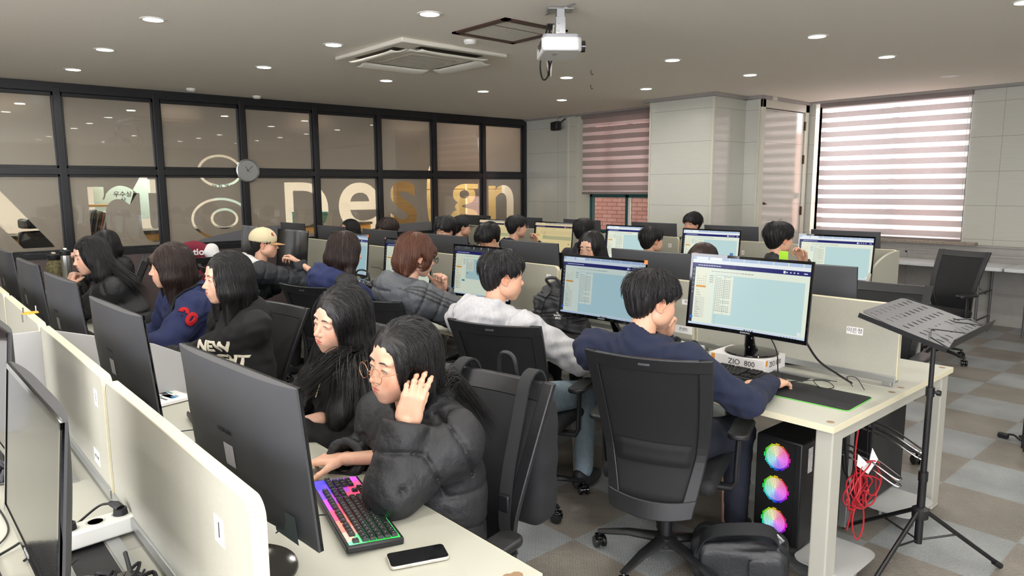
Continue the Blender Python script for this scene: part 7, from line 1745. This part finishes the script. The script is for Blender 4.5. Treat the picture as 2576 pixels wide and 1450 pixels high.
    # ---- back row
    t, I = back_row('man in a black baseball cap and glasses seen from the side in the back row', (-6.72, 5.12), (-6.715, 5.15, 1.175), M_navy, phi=R(-8), yaw=-16, glasses='silver', cap=(pm('black_twill', (22, 22, 26), .8), pm('black_twill', (22, 22, 26), .8), ''), hh=.004, near=1)
    back_row('man in glasses and a dark hoodie, hand at his mouth, in the back row', (-5.74, 5.12), (-5.735, 5.15, 1.21), M_navy, phi=R(-8), yaw=-14, glasses='silver', hh=.004, near=1, strands=420, hands=[dict(side=1, w=(-5.66, 5.36, 1.04), d=(-.3, -.1, .9), n=(.1, 1, .2), st='fist', e=(-5.58, 5.50, .84)), dict(side=-1, w=(-5.9, 5.5, .79), d=(0, 1, 0), n=(0, 0, 1), st='typing')])
    back_row('broad-shouldered man seen from behind in the back row below the narrow window', (-4.76, 5.12), (-4.745, 5.15, 1.205), pm('plum_black_jersey', (40, 36, 44), .85), phi=R(4), yaw=4, strands=520, vol=1.03, wear='round_neck_shirt')
    back_row('man with thick black hair seen from behind beside the number 31 sticker', (-3.97, 5.15), (-3.96, 5.2, 1.155), M_tee, phi=R(-4), yaw=-10, strands=520, seed=41, hh=.0045, near=1)
    back_row('man in a black stand-collar jacket, chin on hand, at the back row right end', (-2.74, 5.10), (-2.71, 5.15, 1.235), M_puff, wear='jacket', phi=R(-8), yaw=-14, strands=600, vol=1.06, seed=43, hh=.004, near=1, hands=[dict(side=1, w=(-2.60, 5.34, 1.05), d=(-.4, -.1, .8), n=(.1, 1, .3), st='loose', e=(-2.50, 5.50, .84)), dict(side=-1, w=(-2.9, 5.5, .79), d=(0, 1, 0), n=(0, 0, 1), st='typing')])
    back_row('man with wavy black hair half hidden behind a monitor, before the pillar', (-4.85, 7.22), (-4.835, 7.1, 1.20), M_tee, hair='mop', strands=520, seed=45, whorl=(.02, .03))
people()
def soft_things():
    # backpack hanging on the nearest chair
    t = thing('backpack', 'black backpack hung by its straps on the nearest chair back', 'backpack', (-1.70, 1.12, 0), PI+R(12))
    s = SDF(); s.box((0, -.50, .70), (.15, .075, .23), .05, .03); s.box((0, -.58, .62), (.12, .03, .14), .03, .03); s.mod(lambda x, y, z: .004*np.sin(40*x+20*z)*np.sin(33*z)); V, F = s.mesh(.010); np_mesh('bag_body', [(V, F)], [pm('black_canvas', (24, 25, 28), .8, bump=(500, .3))], t)
    for q in (-1, 1):
        b = MB(); b.band(catmull([(q*.14, -.47, .90), (q*.14, -.455, 1.0), (q*.142, -.415, 1.045), (q*.145, -.355, 1.02), (q*.148, -.315, .92), (q*.155, -.245, .74), (q*.165, -.215, .60), (q*.19, -.22, .50)], 7), (1, 0, 0), .044, .007); o = b.build('shoulder_strap', pm('black_webbing', (26, 28, 30), .8), t)
        b = MB(); b.box((q*.160, -.222, .66), (.04, .02, .055)); b.build('buckle', M_blk, o, bevel=.004)
    b = MB(); b.tube(catmull([(-.04, -.46, .92), (-.03, -.45, 1.06), (.03, -.45, 1.06), (.04, -.46, .92)], 6), .008, 8); b.build('carry_handle', M_blk, t)
    # backpack standing on the desk
    t = thing('backpack', 'black backpack with a small white logo slumped on the desk beside the grey hoodie wearer', 'backpack', (-3.07, 3.12, .731), R(15))
    Mb = pm('black_nylon', (30, 31, 34), .55, bump=(60, .4, .003)); s = SDF(); s.box((0, 0, .13), (.16, .11, .13), .06, .04); s.ell((-.02, .02, .26), (.11, .09, .07), .05); s.cap((-.10, 0, .12), (-.19, -.02, .05), .06, .04, .04); s.cap((.1, 0, .1), (.17, -.02, .04), .07, .05, .04); s.box((0, 0, -.1), (.4, .4, .1), .001, .003, op=-1)
    s.mod(lambda x, y, z: .007*np.sin(34*x+12*np.sin(25*z))*np.sin(27*z+20*y)+.004*np.sin(70*x+40*z)); V, F = s.mesh(.007); np_mesh('bag_body', [(V, F)], [Mb], t)
    b = MB(); b.tube(catmull([(-.05, -.04, .30), (-.06, -.08, .345), (0, -.07, .355), (.03, -.05, .31)], 6), .010, 8, flat=((1, 0, 0), .6)); b.build('carry_handle', Mb, t)
    for q in (-1, 1): b = MB(); b.band(drop(s, catmull([(q*.04, -.12, .28), (q*.08, -.14, .18), (q*.10, -.15, .08)], 8), (0, 1, 0), 12, off=.005), (1, 0, 0), .035, .006); b.build('shoulder_strap', Mb, t)
    drape_text(t, s, 'THE\nNORTH\nFACE', .016, M_paper, (.045, -.14, .13), (1, 0, 0), (0, 0, 1), (0, 1, 0), 'bag_logo', .002, .0006)
    # handbag
    t = thing('handbag', 'glossy black handbag on the desk between navy hood and grey puffer', 'handbag', (-5.0, 2.84, .731), R(10)); Ml = pm('black_patent_leather', (18, 18, 20), .2, coat=.5)
    s = SDF(); s.box((0, 0, .09), (.14, .07, .09), .04, .03); s.mod(lambda x, y, z: .004*np.sin(50*x+30*z)); V, F = s.mesh(.008); np_mesh('bag_body', [(V, F)], [Ml], t)
    b = MB(); b.tube(catmull([(-.09, -.02, .16), (-.06, -.02, .25), (.06, -.02, .25), (.09, -.02, .16)], 8), .007, 8); b.build('handle', Ml, t); b = MB(); b.box((0, -.072, .15), (.05, .004, .012)); b.build('clasp', M_chrome, t)
    # floor bag under the bench end
    t = thing('duffel_bag', 'black bag with a wide strap on the floor beside the near bench leg', 'bag', (-1.46, 2.56, 0), R(30)); Mb2 = pm('dark_grey_leatherette', (34, 36, 38), .45, bump=(90, .4, .003))
    s = SDF(); s.box((0, 0, .10), (.19, .12, .10), .06, .04); s.mod(lambda x, y, z: .008*np.sin(28*x+9*np.sin(25*y))*np.sin(30*y+20*z)); s.box((0, 0, -.1), (.4, .4, .1), .001, .003, op=-1); V, F = s.mesh(.008); np_mesh('bag_body', [(V, F)], [Mb2], t)
    b = MB(); b.band(catmull([(-.17, -.08, .14), (-.12, -.12, .24), (0, -.12, .275), (.12, -.06, .25), (.17, 0, .15)], 8), (0, 1, .6), .055, .006); b.build('wide_strap', pm('black_webbing', (26, 28, 30), .8), t)
    b = MB(); b.box((.15, -.03, .21), (.04, .008, .03), rotm(0, .7, 0)); b.build('strap_ring', M_chrome, t, bevel=.002)
    # maroon varsity jacket on a chair
    t = thing('varsity_jacket', 'maroon varsity jacket with a white sleeve and white lettering hung on a chair', 'jacket', (-6.9, 2.12, 0), R(60))
    Mm = pm('maroon_wool', (112, 24, 44), .9, bump=(500, .3)); s = SDF(); s.box((0, -.02, .87), (.19, .05, .24), .05, .03); s.ell((0, -.02, 1.10), (.15, .06, .06), .05); s.mod(lambda x, y, z: .006*np.sin(30*x+14*z)); V, F = s.mesh(.010); np_mesh('jacket_body', [(V, F)], [Mm], t)
    s2 = SDF(); s2.cap((.17, -.02, 1.06), (.25, -.03, .86), .075, .06, .03); s2.cap((.25, -.03, .86), (.23, 0, .70), .06, .05, .03); s2.mod(lambda x, y, z: .005*np.sin(50*z+20*x)); V, F = s2.mesh(.010); np_mesh('white_sleeve', [(V, F)], [M_whood], t)
    drape_text(t, s, 'Emotion\nDesign', .085, M_paper, (.02, -.12, 1.02), (1, 0, 0), (0, 0, 1), (0, 1, 0), 'back_lettering', .003, .002)
    chair(-7.15, 2.25, R(60), 'black task chair under the maroon varsity jacket')
    # bottles near the chin-resting girl
    t = thing('tumbler', 'steel tumbler with a black and white lid beside the chin-resting girl', 'tumbler', (-6.70, 1.075, .80)); b = MB(); b.lathe([(.0, 0), (.030, 0), (.036, .02), (.037, .30), (.036, .31)], n=28); b.build('tumbler_body', pm('brushed_steel', (190, 190, 188), .25, .95), t)
    b = MB(); b.lathe([(.037, .31), (.039, .315), (.039, .345), (.03, .352), (0, .354)], n=28); b.build('lid', M_blk, t); b = MB(); b.box((.0, 0, .362), (.05, .022, .016)); b.build('flip_spout', M_paper, t, bevel=.005)
    t = thing('wrapped_bottle', 'tall bottle in a knitted moss-green sleeve held by the back-turned person', 'bottle', (-6.80, 1.008, .735)); t.scale = (1.3, 1.3, 1.08); s = SDF(); s.cap((0, 0, .05), (0, 0, .28), .052, .044, .02); s.ell((.01, 0, .12), (.062, .055, .10), .03); s.box((0, 0, -.1), (.2, .2, .1), .001, .004, op=-1)
    s.mod(lambda x, y, z: .003*np.sin(np.arctan2(y, x)*14)*np.sin(z*160)+.004*np.sin(z*45+6*x)); V, F = s.mesh(.006); np_mesh('knitted_sleeve', [(V, F)], [pm('moss_green_knit', (104, 98, 68), .9, noise=(70, .5), bump=(200, .8, .004))], t)
    b = MB(); b.lathe([(.03, .31), (.038, .32), (.038, .35), (.0, .356)], n=24); b.build('lid', M_blk, t); b = MB(); b.box((0, 0, .362), (.045, .02, .014)); b.build('flip_spout', pm('beige_spout', (196, 184, 158), .5), t, bevel=.004)
soft_things()
